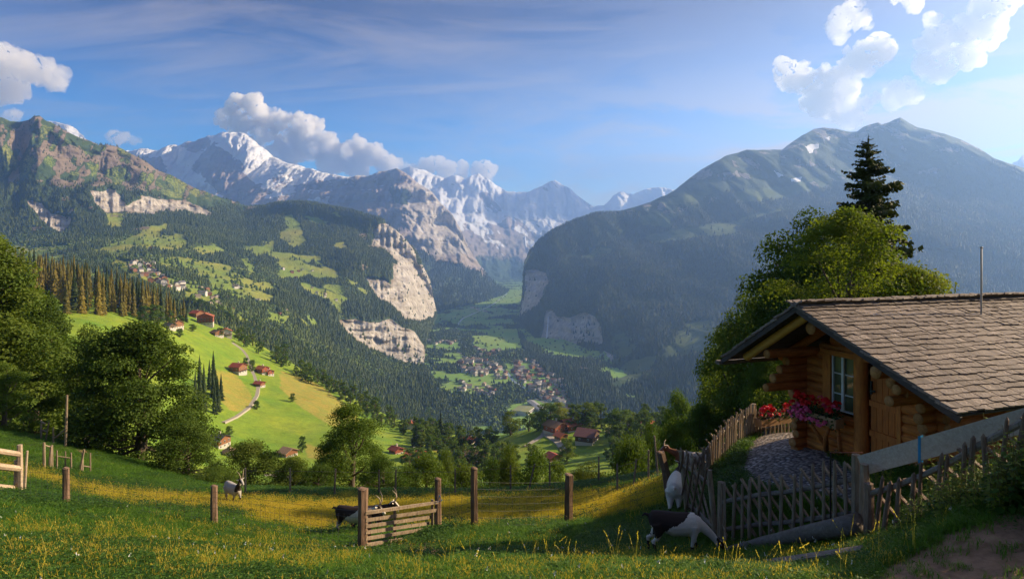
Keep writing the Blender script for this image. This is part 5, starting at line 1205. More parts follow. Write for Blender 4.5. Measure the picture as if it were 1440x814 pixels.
# ------------------------------------------------------------ fences round the hut
def base_pt(px, D): x = (px - CX) / F * D; return np.array([x, D, gz(x, D)])
def picket_fence(name, A, B, n, h, label, diag=True, mat=None, pw=.038, posts=(0, 1), lean=0.0, skew=.0, rails=(.25, .72), jitter=.03, diag_n=None, rmat=None, zbase=None, slope=.9):
    """lattice fence: upright pickets in front, slanting laths behind, two rails, end posts; every piece its own part"""
    e = empty(name, tuple((A + B) / 2)); tag(e, label, 'fence'); o = (A + B) / 2
    d = B - A; L = np.linalg.norm(d); d = d / L; side = np.cross(d, [0, 0, 1.0]); side /= np.linalg.norm(side)
    if side[1] > 0: side = -side           # towards the camera
    mat = mat or M_GREYV; rmat = rmat or M_GREY
    def G(t): p = A + (B - A) * t; return p if zbase else np.array([p[0], p[1], gz(p[0], p[1])])
    for k in range(n):
        t = (k + .5) / n; b = G(t) + side * .035 + d * random.uniform(-jitter, jitter); hh = h * random.uniform(.92, 1.06)
        top = b + np.array([0, 0, hh]) + side * lean + d * (skew + random.uniform(-jitter, jitter) * 1.6); w = pw * random.uniform(.8, 1.2)
        mb = MB(); mb.tube([b - [0, 0, .1], (b + top) / 2 + side * random.uniform(-.01, .01), top], [w * .62, w * .6, w * .48], 6, wob=.3); mb.tube([top, top + [0, 0, .03]], [w * .48, w * .12], 6)
        mb.V = [v - o for v in mb.V]; mb.build('picket', mat, e)
    if diag:
        m = diag_n or n
        for k in range(m):
            t = (k + .0) / m; b = G(t) - side * .03; t2 = t + slope * h / L
            b2 = G(min(1, t2)); f = (min(1, t2) - t) / (t2 - t + 1e-6); top = b2 * 1.0; top[2] += h * random.uniform(.9, 1.02) * f; top = top - side * .03 + side * lean
            if f < .15: continue
            # laths fall from upper left to lower right
            p, q = np.array([b[0], b[1], b[2] + h * random.uniform(.93, 1.05)]), np.array([b2[0], b2[1], b2[2] + h * (1 - f) + .02])
            mb = MB(); mb.bar(p - side * .03 + side * lean, q - side * .03, pw * .5, pw * random.uniform(.9, 1.2), up=tuple(side), jit=.006); mb.V = [v - o for v in mb.V]; mb.build('lath', mat, e)
    for rz in rails:
        mb = MB(); k = 7; P = [G(t) + np.array([0, 0, h * rz]) + side * (lean * rz) for t in np.linspace(0, 1, k)]
        P = [p - o for p in P]; mb.tube(P, .032, 7, wob=.25); mb.build('rail', rmat, e)
    for t in posts:
        b = G(t); mb = MB(); mb.tube([b - o - [0, 0, .2], b - o + [0, 0, h * .5], b - o + [0, 0, h * 1.06] + side * lean], [.06, .055, .05], 9, wob=.12); mb.build('post', mat, e)
    return e
pA, pB = base_pt(1014, 9.6), base_pt(1204, 7.9)
picket_fence('lattice_fence', pA, pB, 13, .88, 'grey lattice picket fence in front of the gravel terrace', diag_n=13, pw=.04, slope=.75)
pC = base_pt(968, 12.0); 
# leaning lattice panel between the two fences
def lattice_panel():
    A, B = base_pt(1007, 9.75), base_pt(967, 10.9); e = empty('lattice_hurdle', tuple((A + B) / 2)); o = (A + B) / 2; tag(e, 'leaning lattice panel of crossed sticks beside the goats', 'fence panel')
    d = B - A; L = np.linalg.norm(d[:2]); h = 1.04
    def Q(t, z): p = A + d * t; return np.array([p[0], p[1], gz(p[0], p[1])]) + np.array([-.10 * z, .0, z]) - o
    for k in range(5):
        t0 = k / 4 * .85; t1 = t0 + .55
        for (a, b, dx, nm) in ((Q(t0, .0), Q(min(1.02, t1), h * min(1, (1.02 - t0) / .55)), 0, 'lath'), (Q(min(1.0, t1), h * (1 - min(1, (1.0 - t0) / .55)) + .02), Q(t0, h), -.05, 'stick')):
            mb = MB(); a = a + [dx, 0, 0]; b = b + [dx, 0, 0]; x = unit(b - a); mb.tube([a - x * .05, (a + b) / 2 + RNG.normal(size=3) * .01, b + x * .10], [.019, .019, .016], 6, wob=.3); mb.build(nm, M_GREYV if nm == 'lath' else M_BROWNP, e)
    for t in (0, 1.0):
        mb = MB(); mb.tube([Q(t, -.2), Q(t, .5), Q(t, 1.08)], [.05, .045, .04], 8, wob=.15); mb.build('post', M_GREYV, e)
    for z in (.2, .85): mb = MB(); mb.tube([Q(0, z), Q(.5, z), Q(1.0, z)], .03, 7, wob=.2); mb.build('rail', M_GREY, e)
lattice_panel()
picket_fence('lattice_fence', base_pt(976, 12.1), base_pt(1060, 14.4), 26, .70, 'long slanting picket fence climbing along the grass edge to the planter', diag=True, diag_n=14, pw=.036, rails=(.18, .80), skew=.06)
picket_fence('lattice_fence', base_pt(1061, 14.4), base_pt(1121, 15.0), 11, .58, 'short fence stretch under the red flower planter', diag=False, pw=.045, rails=(.25, .85))
# right hand fence, half buried in the nettles
picket_fence('stick_fence', base_pt(1222, 7.35), base_pt(1500, 5.55), 14, .60, 'dark brown crooked stick fence overgrown by nettles', mat=M_BROWNP, diag=True, diag_n=10, pw=.042, posts=(0, 1), rails=(.86,), skew=.05, jitter=.06, slope=.9)
# long grey board along it
def board():
    a, b = W3(1212, 654, 7.75), W3(1452, 588, 6.1); e = empty('plank', tuple((a + b) / 2)); o = (a + b) / 2; tag(e, 'long pale grey board nailed along the top of the fence before the hut', 'board')
    d = b - a; b2 = b + d * .25
    mb = MB(); mb.bar(a - o, b2 - o, .035, .215, jit=.01); mb.build('board', M_BOARD, e)
    c = a + d * .40; x = unit(d); mb = MB(); mb.box(c - o - [0, .0, 0], (.035, .052, .30), [x, np.cross([0, 0, 1], x), np.array([0, 0, 1.0])]); mb.build('strap', M_BLUE, e)
    c = a + d * .14 - np.array([0, .03, .05]); mb = MB(); mb.tube([c - o + [0, 0, .05], c - o + [.03, -.02, -.02], c - o + [-.01, -.01, -.06]], .006, 5); mb.build('wire_loop', M_IRON, e)
    p = base_pt(1216, 7.55); mb = MB(); mb.tube([p - o - [0, 0, .2], p - o + [0, 0, .5], p - o + [.0, 0, .86]], [.065, .06, .05], 9, wob=.15); mb.build('post', M_GREYV, e)
board()
def lying_log():
    a, b = W3(1004, 779, 9.3), W3(1208, 736, 7.45); o = (a + b) / 2; e = empty('beam', tuple(o)); tag(e, 'heavy weathered grey beam lying at the foot of the lattice fence', 'beam')
    t = np.linspace(0, 1, 9)[:, None]; P = a + (b - a) * t - o; P[:, 2] += .02 * np.sin(np.linspace(0, 3, 9)); mb = MB(); mb.tube(P, np.linspace(.045, .125, 9) * [1, 1.05, 1, 1.03, 1, 1.04, .98, 1.02, 1], 10, wob=.12); mb.build('trunk', M_GREY, e, True)
lying_log()
a, b = base_pt(1045, 6.6) + [0, 0, .05], base_pt(1212, 5.9) + [0, 0, .09]; o_ = (a + b) / 2; e = empty('plank', tuple(o_)); tag(e, 'thin grey plank lying in the grass below the lattice fence', 'board'); mb = MB(); mb.bar(a - o_, b - o_, .16, .03, jit=.02); mb.build('board', M_GREY, e)
a = W3(1168, 636, 8.0); g_ = gz(a[0], a[1]); e = empty('iron_rod', (a[0], a[1], g_)); tag(e, 'thin dark iron rod with a rusty wire standing at the fence', 'rod')
mb = MB(); mb.tube([(0, 0, -.2), (0, 0, a[2] - g_)], .011, 7); mb.build('rod', M_IRON, e); b = W3(1213, 636, 7.8); mb = MB(); mb.tube([(0, 0, a[2] - g_), tuple(b - a + [0, 0, a[2] - g_])], .006, 6); mb.build('wire', M_RUST, e)

# ------------------------------------------------------------ pasture fence: posts, mesh wire, slatted gate
def sqpost(name, px, yt, yb, D, w, parent, o, mat=None, lean=0.0):
    x = (px - CX) / F * D; z0 = gz(x, D); h = (HY - yt) / F * D - z0
    mb = MB(); mb.tube([np.array([x, D, z0 - .25]) - o, np.array([x + lean * .5, D, z0 + h * .55]) - o, np.array([x + lean, D, z0 + h]) - o], [w * .58, w * .52, w * .5], 6, wob=.3); mb.tube([np.array([x + lean, D, z0 + h]) - o, np.array([x + lean + .005, D, z0 + h + .02]) - o], [w * .5, w * .3], 9)
    p = mb.build('post', mat or M_POSTW, parent); return np.array([x, D, z0]), h
def wire_fence():
    spec = [(93, 658, 15.2, .15, 0), (301, 683, 15.2, .15, 0), (510, 687, 12.4, .20, 0), (616, 673, 14.2, .15, 0), (667, 658, 13.4, .15, 0), (800, 667, 14.4, .20, 0), (944, 636, 12.9, .17, -.22)]
    o = base_pt(510, 12.4); e = empty('wire_fence', tuple(o)); tag(e, 'wooden post and wire mesh fence crossing the pasture', 'fence'); pts_ = []
    for (px, yt, D, w, ln) in spec: pts_.append(sqpost('post', px, yt, 0, D, w, e, o, lean=ln))
    A = [(base_pt(-60, 16), 1.0)] + pts_
    for k in range(len(A) - 1):
        (p, h1), (q, h2) = A[k], A[k + 1]
        if k == 3: continue                     # the gate
        hh = min(h1, h2) * .88; mb = MB(); nS = max(3, int(np.linalg.norm(q - p) / .7))
        for r_ in range(7):
            P = []
            for t in np.linspace(0, 1, nS + 1):
                c = p + (q - p) * t; P.append(np.array([c[0], c[1] - .06, c[2] + hh * (r_ + .6) / 6.6 - .03 * math.sin(t * 3.14)]) - o)
            mb.tube(P, .0024, 4, cap=False)
        nV = int(np.linalg.norm(q - p) / .16)
        for t in np.linspace(0, 1, nV)[1:-1]:
            c = p + (q - p) * t; z = gz(c[0], c[1]); mb.tube([np.array([c[0], c[1] - .06, z]) - o, np.array([c[0], c[1] - .06, z + hh * .97]) - o], .0020, 4, cap=False)
        mb.build('wire_mesh', M_WIRE, e)
wire_fence()
def gate():
    a0, b0 = 12.35, 14.0; o = W3(560, 740, 13.2); e = empty('gate', tuple(o)); tag(e, 'low slatted wooden gate hanging open between two fence posts', 'gate')
    L = [(721, 706), (731, 717), (740, 726), (748, 735), (757, 743), (766, 753)]; R_ = [616, 613, 608, 604, 602, 598]
    for (l, r), x1 in zip(L, R_):
        p, q = W3(514, l, a0), W3(x1, r, b0); mb = MB(); mb.bar(p - o, q - o, .03, .062, jit=.012); mb.build('slat', M_GREYV, e)
    for px, y0, y1, D in ((520, 716, 772, 12.5), (555, 714, 768, 13.1), (608, 702, 758, 13.9)):
        mb = MB(); mb.bar(W3(px, y0, D + .06) - o, W3(px, y1, D + .06) - o, .05, .06, up=(0, 1, 0), jit=.01); mb.build('upright', M_GREYV, e)
    c = W3(619, 700, 14.05); mb = MB(); mb.tube([c - o + [0, -.12, .1], c - o + [.05, -.12, .0], c - o + [-.06, -.12, -.05], c - o + [0, -.12, .1]], .012, 6); mb.build('blue_cord', M_BLUE, e)
gate()
def old_fence(name, specs, label, mat, rails=()):
    o = base_pt(*specs[0][:2]); e = empty(name, tuple(o)); tag(e, label, 'fence')
    P = []
    for (px, D, h, w, ln) in specs:
        b = base_pt(px, D); P.append((b, h)); mb = MB(); mb.tube([b - o - [0, 0, .1], b - o + [ln * .5, 0, h * .5], b - o + [ln, 0, h]], [w * .55, w * .5, w * .42], 7, wob=.2); mb.build('post', mat, e)
    for (i, j, z, r) in rails:
        a, b = P[i][0] + [0, 0, P[i][1] * z], P[j][0] + [0, 0, P[j][1] * z]; mb = MB(); mb.tube([a - o, (a + b) / 2 - o, b - o], r, 7, wob=.15); mb.build('rail', mat, e)
M_PALEW = wood_mat('pale_rail_wood', (.48, .37, .26), (.56, .44, .32), (.34, .25, .17), (3, 10, 10), bd=.01)
old_fence('rail_fence', [(28, 20, 1.5, .17, 0), (22, 20, 1.0, .10, 0), (34, 20.4, 1.3, .08, .1), (-40, 18.5, 1.6, .16, 0)], 'pale stout rail fence at the left edge of the pasture', M_PALEW, [(0, 3, .80, .085), (0, 3, .50, .095), (0, 1, .25, .08), (1, 3, .12, .09)])
old_fence('old_fence', [(62, 27, 1.1, .12, 0), (70, 27.2, .95, .1, .05), (73, 27.4, 1.0, .1, 0), (80, 27.6, .8, .07, 0), (92, 28, .8, .06, 0), (100, 28, .8, .07, 0), (112, 28.2, 1.0, .09, .2), (116, 28.3, .9, .09, 0), (127, 28.6, .9, .07, 0)], 'short ruined row of grey fence stakes on the left slope', M_GREYV, [(0, 2, .9, .03), (3, 5, .7, .02), (6, 8, .3, .03)])
old_fence('old_fence', [(58, 38, 1.2, .1, 0), (64, 38, 1.1, .1, .2), (75, 37, 1.0, .1, 0), (92, 37, 3.0, .13, .1)], 'broken grey rails in the shade under the tall left trees', M_GREYV, [(0, 1, .9, .05), (0, 1, .5, .05), (2, 3, .33, .05)])  # the tallest upright stands for a pale tree trunk
old_fence('wire_fence', [(px, 24.6 + .3 * math.sin(px), 1.05, .07, ln) for px, ln in ((345, 0), (408, 0), (470, .05), (533, 0), (556, .02), (640, 0), (718, 0), (743, .25), (773, 0), (842, 0))], 'far line of thin stakes and wire along the edge of the golden grass', M_GREY, [(k, k + 1, .9, .006) for k in range(9)])
old_fence('wire_fence', [(868, 20, 1.0, .06, 0), (890, 18.5, 1.0, .06, .1), (912, 17, 1.0, .06, 0), (926, 15.5, 1.1, .05, -.1)], 'thin stakes and wire running down behind the leaning post', M_GREY, [(k, k + 1, .9, .005) for k in range(3)])
# barn roof peeping over the edge of the pasture near the leaning post
# ------------------------------------------------------------ goats
def goat_mat(name, pattern):
    m, nt, b, out = new_mat(name); b.inputs['Roughness'].default_value = .8
    a = attr(nt, 'coat'); g = N(nt, 'ShaderNodeTexCoord').outputs['Object']; n = noise(nt, mapping(nt, g, scale=(14, 50, 50)), 1.0, 6, .7); nb = noise(nt, g, 9, 4, .6)
    f = ramp(nt, math_(nt, 'ADD', a.outputs['Fac'], math_(nt, 'MULTIPLY', math_(nt, 'SUBTRACT', nb, .5), 1.1)), [(.46, 0), (.54, 1)])
    white = mixc(nt, n, pattern[0], tuple(v * .62 for v in pattern[0])); dark = mixc(nt, n, pattern[1], tuple(v * 1.8 for v in pattern[1]))
    nt.links.new(mixc(nt, f, white, dark), b.inputs['Base Color']); bump(nt, b, n, .6, .006); return m
GM_BW = goat_mat('black_white_coat', ((.76, .68, .58), (.022, .014, .012)))
GM_GREY = goat_mat('grey_coat', ((.50, .46, .42), (.025, .018, .015)))
GM_BROWN = goat_mat('brown_coat', ((.60, .50, .40), (.12, .05, .025)))
M_HORN = flat_mat('horn', (.40, .31, .22)); M_HOOF = flat_mat('hoof', (.03, .025, .02)); M_EYE = flat_mat('eye', (.02, .01, .005), .1)
def goat(loc, rz, mat, label, head='down', coat=None, stride=.10, scale=1.0, horns=.16, group='goats in the pasture', turn=0.0):
    """x forward; body, neck, head and legs are fused into one continuous surface"""
    def T(mb, P, Rw, Rh, n=14):
        P = np.array(P, float); k = len(P); t = np.gradient(P, axis=0); t = unit(t); s = unit(np.cross([0, 0, 1.0], t)); u = np.cross(t, s)
        th = np.arange(n) * 2 * math.pi / n; V = P[:, None] + (np.cos(th)[None, :, None] * s[:, None] * np.array(Rw)[:, None, None] + np.sin(th)[None, :, None] * u[:, None] * np.array(Rh)[:, None, None])
        i = np.arange(k - 1)[:, None] * n; j = np.arange(n)[None]; j2 = (j + 1) % n; q = np.stack([i + j, i + j2, i + n + j2, i + n + j], -1).reshape(-1, 4)
        mb.add(V.reshape(-1, 3), [q, np.arange(n)[::-1][None], (np.arange(n) + (k - 1) * n)[None]])
    mb = MB(); c, s_ = math.cos(turn), math.sin(turn)
    def tn(P): return [(x if x < .36 else .36 + (x - .36) * c - y * s_, y if x < .36 else y + (x - .36) * s_, z) for x, y, z in P]
    T(mb, [(-.42, 0, .55), (-.36, 0, .56), (-.22, 0, .55), (-.02, 0, .50), (.18, 0, .51), (.32, 0, .54), (.40, 0, .56)], [.05, .115, .14, .165, .15, .12, .06], [.06, .14, .155, .19, .185, .16, .09])
    if head == 'down':
        nk = tn([(.26, 0, .56), (.40, 0, .50), (.54, 0, .38), (.64, 0, .27), (.68, 0, .22)]); hd = tn([(.62, 0, .30), (.68, 0, .235), (.74, 0, .15), (.785, 0, .085), (.80, 0, .06)])
    elif head == 'mid':
        nk = tn([(.26, 0, .58), (.40, 0, .62), (.52, 0, .66), (.60, 0, .70), (.62, 0, .71)]); hd = tn([(.56, 0, .74), (.64, 0, .73), (.72, 0, .66), (.78, 0, .60), (.80, 0, .575)])
    else:
        nk = tn([(.26, 0, .56), (.37, 0, .66), (.45, 0, .78), (.49, 0, .86), (.50, 0, .88)]); hd = tn([(.44, 0, .90), (.52, 0, .90), (.61, 0, .84), (.67, 0, .79), (.69, 0, .765)])
    T(mb, nk, [.10, .072, .055, .048, .042], [.13, .09, .068, .058, .05]); T(mb, hd, [.045, .062, .048, .036, .024], [.05, .075, .056, .04, .028])
    for sy in (-1, 1):
        f = stride * sy; y = .075 * sy
        mb.tube([(.28, y, .52), (.29 + f * .2, y, .38), (.28 + f * .55, y, .25), (.28 + f * 1.0, y, .055), (.29 + f * 1.05, y, .0)], [.075, .052, .030, .022, .028], 9)
        mb.tube([(-.30, y, .54), (-.27 - f * .2, y, .40), (-.33 - f * .6, y, .27), (-.39 - f * .7, y, .25), (-.355 - f * 1.1, y, .05), (-.345 - f * 1.1, y, .0)], [.10, .078, .040, .032, .021, .027], 9)
    mb.tube([(-.42, 0, .62), (-.48, 0, .64), (-.53, 0, .59)], [.03, .026, .012], 7)
    me = mb.mesh('tmp', mat); tmp = bpy.data.objects.new('tmp', me); COL.objects.link(tmp)
    r = tmp.modifiers.new('r', 'REMESH'); r.mode = 'VOXEL'; r.voxel_size = .014; r.use_smooth_shade = True
    sm = tmp.modifiers.new('s', 'SMOOTH'); sm.factor = .6; sm.iterations = 5
    dg = bpy.context.evaluated_depsgraph_get(); bm_ = bpy.data.meshes.new_from_object(tmp.evaluated_get(dg)); bpy.data.objects.remove(tmp)
    if not bm_.materials: bm_.materials.append(mat)
    n = len(bm_.vertices); V = np.zeros(n * 3, np.float32); bm_.vertices.foreach_get('co', V); V = V.reshape(-1, 3)
    a = bm_.attributes.new('coat', 'FLOAT', 'POINT'); a.data.foreach_set('value', coat(V[:, 0] + .05 * fbm(V[:, 0] * 9, V[:, 1] * 9, V[:, 2] * 9, 3, .6, 3), V[:, 1], V[:, 2] + .05 * fbm(V[:, 0] * 8, V[:, 1] * 8, V[:, 2] * 8, 3, .6, 13)).astype(np.float32))
    bm_.name = 'body'; e = empty('goat', loc, rz); e.scale = (scale,) * 3; tag(e, label, 'goat', group); obj('body', bm_, e)
    h0 = np.array(hd[1]); ax = unit(np.array(hd[3]) - h0); up = np.array([0, 0, 1.0]); up = unit(up - ax * (up @ ax)); sd_ = np.cross(up, ax)
    for sy in (-1, 1):
        m = MB(); p = h0 + sd_ * .025 * sy + up * .05 - ax * .01; H = horns
        m.tube([p, p + up * H * .45 - ax * H * .15 + sd_ * sy * .02, p + up * H * .8 - ax * H * .55 + sd_ * sy * .05, p + up * H * .9 - ax * H * 1.15 + sd_ * sy * .10], [.019, .015, .010, .003], 7); m.build('horn', M_HORN, e, True)
        m = MB(); p = h0 + sd_ * .05 * sy + up * .015 - ax * .02; q = p + sd_ * sy * .11 + up * .01 - ax * .02; w = ax * .024
        m.add([p - w * .5, p + w * .5, (p + q) / 2 + w, q, (p + q) / 2 - w, (p + q) / 2 - up * .014], [[[0, 1, 2, 5]], [[0, 5, 4]], [[5, 2, 3]], [[5, 3, 4]]]); m.build('ear', mat, e)
        m = MB(); p = h0 + sd_ * .052 * sy + ax * .035 + up * .018; m.tube([p, p + sd_ * sy * .012], [.012, .006], 7); m.build('eye', M_EYE, e)
        for xx in (.29 + stride * sy * 1.05, -.345 - stride * sy * 1.1):
            m = MB(); m.tube([(xx + .005, .075 * sy, -.03), (xx, .075 * sy, .022)], [.034, .027], 8); m.build('hoof', M_HOOF, e)
    m = MB(); p = np.array(hd[4]) - up * .03 - ax * .03; m.tube([p, p - up * .0 + np.array([0, 0, -.08])], [.014, .003], 6); m.build('beard', mat, e)
    return e
def coatA(x, y, z):      # dark rear and back line, white middle, dark face stripe, dark shins
    c = np.where((x < -.04 + (z - .5) * 1.3) & (z > .36 + .25 * (x + .1)), .9, .1); c = np.where((x < -.34) & (z > .30) & (z < .50) & (np.abs(y) > .03), .15, c)
    c = np.where(z < .20, .9, c); c = np.where((x > .30) & (np.abs(y) < .022) & (z > .25), .8, c); c = np.where((x > .63) & (np.abs(y) > .030), .85, c)
    return np.where((x > .76), .15, c)
def coatB(x, y, z):      # white body with dark neck and head
    c = np.where((x > .22 + (z - .5) * .3) & (z > .42), .9, .1); c = np.where(z < .24, .9, c); return np.where((np.abs(y) < .02) & (x > .6), .2, c)
def coatC(x, y, z):      # grey white body, dark neck side, white face
    c = np.where((x > .33) & (x < .50) & (z > .5), .85, .15); c = np.where((x > .5) & (np.abs(y) > .04), .7, c); return np.where((z < .26) | (x < -.36), .85, c)
def gp(px, D): x, y, z = base_pt(px, D); return (x, y, z)
goat(gp(950, 9.1), R(-8), GM_BW, 'black and white goat grazing with its head down at the foot of the lattice fence', 'down', coatA, .05, .90)
goat(gp(950, 11.6), R(72), GM_BW, 'white goat with dark neck seen from behind next to the leaning post', 'mid', coatB, .04, .98, turn=-.3)
goat(gp(975, 12.9), R(160), GM_BROWN, 'brown faced goat looking out behind the lattice panel', 'mid', coatB, .04, .85, .08)
goat(gp(496, 15.6), R(-12), GM_BW, 'black and white horned goat standing behind the gate post', 'mid', coatA, .05, 1.05, .20)
goat(gp(518, 16.4), R(5), GM_BW, 'dark horned goat half hidden behind the slatted gate', 'mid', lambda x, y, z: np.where((x > .55) & (np.abs(y) < .03), .1, .9), .05, 1.0, .24)
goat(gp(327, 21.8), R(-38), GM_GREY, 'grey white horned goat walking through the pasture at the left', 'up', coatC, .14, 1.02, .20)

# ------------------------------------------------------------ farmhouses and chalets
def mat_planks(name, c1, c2, sc=3):
    return wood_mat(name, c1, c2, tuple(v * .55 for v in c1), (sc, sc, .4), bd=.02)
M_ROOFO = wood_mat('orange_tiles', (.42, .12, .055), (.50, .17, .08), (.30, .08, .04), (6, 6, 6)); M_ROOFR = wood_mat('red_tiles', (.34, .075, .05), (.40, .10, .065), (.24, .05, .04), (6, 6, 6))
M_ROOFP = wood_mat('dull_purple_tiles', (.17, .075, .075), (.21, .10, .09), (.12, .05, .05), (6, 6, 6)); M_ROOFB = wood_mat('brown_roof', (.26, .14, .09), (.32, .19, .12), (.18, .10, .06), (6, 6, 6))
M_ROOFD = wood_mat('slate_dark_roof', (.06, .06, .07), (.09, .09, .10), (.04, .04, .05), (6, 6, 6)); M_ROOFT = wood_mat('tan_roof', (.40, .25, .16), (.46, .30, .20), (.30, .18, .11), (6, 6, 6))
M_WALLW = mat_planks('chalet_timber', (.30, .12, .05), (.38, .17, .08)); M_WALLR = mat_planks('red_timber', (.36, .09, .045), (.42, .12, .06)); M_WALLS = flat_mat('plaster_wall', (.55, .50, .43), .9); M_WALLD = mat_planks('dark_timber', (.12, .06, .035), (.17, .09, .05))
M_WIN = flat_mat('window_dark', (.05, .055, .06), .2, 0, .6)
def chalet(px, py, w, d, hh, rz, roof, wall, label, base=M_WALLS, balcony=True, floors=2, chim=True, only=('hillside',), D=None, pitch=.42, cat='house', nm='chalet'):
    if D: x = (px - CX) / F * D; z = ground_z(x, D, only); p = Vector((x, D, z))
    else: p = hit(px, py, only)
    if p is None: print('no ground for', label); return
    e = empty(nm, (p.x, p.y, p.z - .3), rz); tag(e, label, cat); hb = hh * .38
    # gable ends face +-y (local); ridge runs along local y
    m = MB(); m.box((0, 0, hb / 2 - 1), (w, d, hb + 2)); m.build('base', base, e)
    rh = w / 2 * pitch; h2 = hh
    m = MB(); X, Y = w / 2 - .02, d / 2 - .02
    m.add([(-X, -Y, hb), (X, -Y, hb), (X, -Y, h2), (0, -Y, h2 + rh), (-X, -Y, h2), (-X, Y, hb), (X, Y, hb), (X, Y, h2), (0, Y, h2 + rh), (-X, Y, h2)],
          [[[0, 1, 2, 3, 4]], [[9, 8, 7, 6, 5]], [[1, 6, 7, 2], [0, 4, 9, 5]]]); m.build('wall', wall, e)
    ov = .9; m = MB(); nrm = math.hypot(w / 2, rh)
    for s in (-1, 1):
        ax = np.array([s * w / 2, 0, -rh]) / nrm; Lx = nrm + ov; c = np.array([0, 0, h2 + rh + .12]) + ax * Lx / 2; nn = np.cross(ax, [0, 1, 0]); nn = nn if nn[2] > 0 else -nn
        m.box(c + nn * (.01 if s > 0 else 0), (Lx, d + 2 * ov, .22), [ax, [0, 1, 0], nn])
    rf = m.build('roof', roof, e)
    if chim: m = MB(); m.box((w * .18, d * .12, h2 + rh * .8 + .6), (.8, .8, 1.6)); m.box((w * .18, d * .12, h2 + rh * .8 + 1.45), (1.0, 1.0, .15)); m.build('chimney', base, rf)
    for sy in (-1, 1):
        for fl in range(floors):
            zz = hb * .5 + fl * (h2 - hb * .5) / floors + (.3 if fl else 0); k = max(2, int(w / 2.8))
            for i in range(k):
                xx = -w / 2 + (i + .5) * w / k; m = MB(); m.box((xx, sy * (d / 2 + .02), zz + .2), (1.0, .12, 1.1)); f_ = m.build('window', M_WHITE if fl == 0 else base, e)
                m = MB(); m.box((xx, sy * (d / 2 + .06), zz + .2), (.8, .10, .9)); m.build('pane', M_WIN, f_)
    for sx in (-1, 1):
        for i in range(max(2, int(d / 3.5))):
            k = max(2, int(d / 3.5)); yy = -d / 2 + (i + .5) * d / k; m = MB(); m.box((sx * (w / 2 + .02), yy, h2 * .68), (.12, 1.0, 1.0)); f_ = m.build('window', M_WHITE, e); m = MB(); m.box((sx * (w / 2 + .06), yy, h2 * .68), (.10, .8, .8)); m.build('pane', M_WIN, f_)
    if balcony:
        for fl in range(1, floors):
            zz = hb + (fl - 1) * (h2 - hb) / max(1, floors - 1) * .9; m = MB(); m.box((0, -d / 2 - .55, zz), (w * .94, 1.0, .12)); m.box((0, -d / 2 - 1.02, zz + .5), (w * .94, .08, .75)); m.build('balcony', M_WALLD if wall is not M_WALLD else M_WALLW, e)
    return e
C = chalet
C(289, 457, 15, 12, 9.5, R(20), M_ROOFO, M_WALLR, 'large red timber hotel with balconies at the top of the bright meadow', floors=3)
C(277, 447, 12, 10, 6, R(70), M_ROOFR, M_WALLW, 'long red roofed house directly behind the hotel')
C(264, 441, 10, 9, 6, R(60), M_ROOFR, M_WALLW, 'red roofed house at the tip of the golden spruce wood')
C(246, 461, 13, 7, 4.0, R(80), M_ROOFB, M_WALLW, 'brown roofed farmhouse left of the hotel', balcony=False)
C(238, 462, 9, 6, 3.0, R(80), M_ROOFD, M_WALLD, 'low dark barn at the left end of the meadow hamlet', balcony=False, chim=False)
C(317, 473, 11, 9, 6, R(30), M_ROOFO, M_WALLS, 'pale chalet with orange roof below the hotel')
C(305, 472, 9, 8, 4, R(60), M_ROOFB, M_WALLW, 'small brown house in the trees left of the pale chalet', balcony=False)
C(335, 524, 10, 9, 6, R(75), M_ROOFR, M_WALLW, 'dark timber chalet left of the two round trees on the track')
C(369, 525, 8, 8, 5, R(65), M_ROOFO, M_WALLR, 'orange roofed chalet right of the two round trees on the track')
C(378, 527, 6, 6, 3.5, R(60), M_ROOFO, M_WALLR, 'small orange roofed annex beside the right track chalet', balcony=False)
C(365, 543, 6, 6, 3.0, R(75), M_ROOFR, M_WALLW, 'little red roofed cabin at the bend of the meadow track', balcony=False, floors=1)
C(308, 627, 9, 7, 4.5, R(75), M_ROOFD, M_WALLW, 'wooden barn with dark roof and bright front beside the meadow trees', balcony=False)
C(405, 640, 8, 6, 2.8, R(60), M_ROOFT, M_WALLW, 'small tan roofed shed with a round tree on the lower meadow', balcony=False, chim=False, floors=1)
C(323, 640, 5, 5, 2.5, R(30), M_ROOFT, M_WALLS, 'small pale roofed shelter right of the dark roofed barn', balcony=False, chim=False, floors=1)
C(578, 602, 6, 6, 4, R(10), M_ROOFO, M_WALLS, 'small pale hut with orange roof on the upper crest of the hollow', balcony=False, floors=1)
C(583, 646, 12, 8, 3.2, R(80), M_ROOFO, M_WALLR, 'wide orange roofed house among the bushes behind the gate', balcony=False)
C(557, 637, 6, 6, 3, R(50), M_ROOFR, M_WALLR, 'red roofed little house left of the wide orange roof', balcony=False, floors=1)
C(667, 650, 11, 9, 4.5, R(55), M_ROOFB, M_WALLW, 'brown hipped farmhouse in the middle of the hollow')
C(661, 623, 8, 6, 3, R(60), M_ROOFR, M_WALLD, 'dark red roofed cabin at the left foot of the green knoll', balcony=False, floors=1)
C(677, 624, 6, 6, 3, R(60), M_ROOFD, M_WALLD, 'tiny grey roofed hut right of the dark red cabin', balcony=False, floors=1)
C(781, 609, 10, 10, 5.5, R(40), M_ROOFB, M_WALLR, 'red timber farmhouse with brown roof beside the farm lane')
C(801, 605, 12, 10, 5, R(-60), M_ROOFO, M_WALLR, 'bright orange roofed farmhouse in front of the light topped tree')
C(789, 618, 6, 5, 3, R(40), M_ROOFO, M_WALLW, 'small orange shed in front of the lane farmhouse', balcony=False, chim=False, floors=1)
C(826, 621, 13, 10, 5, R(65), M_ROOFP, M_WALLD, 'large barn with dull purple roof right of the lane', balcony=False, chim=False)
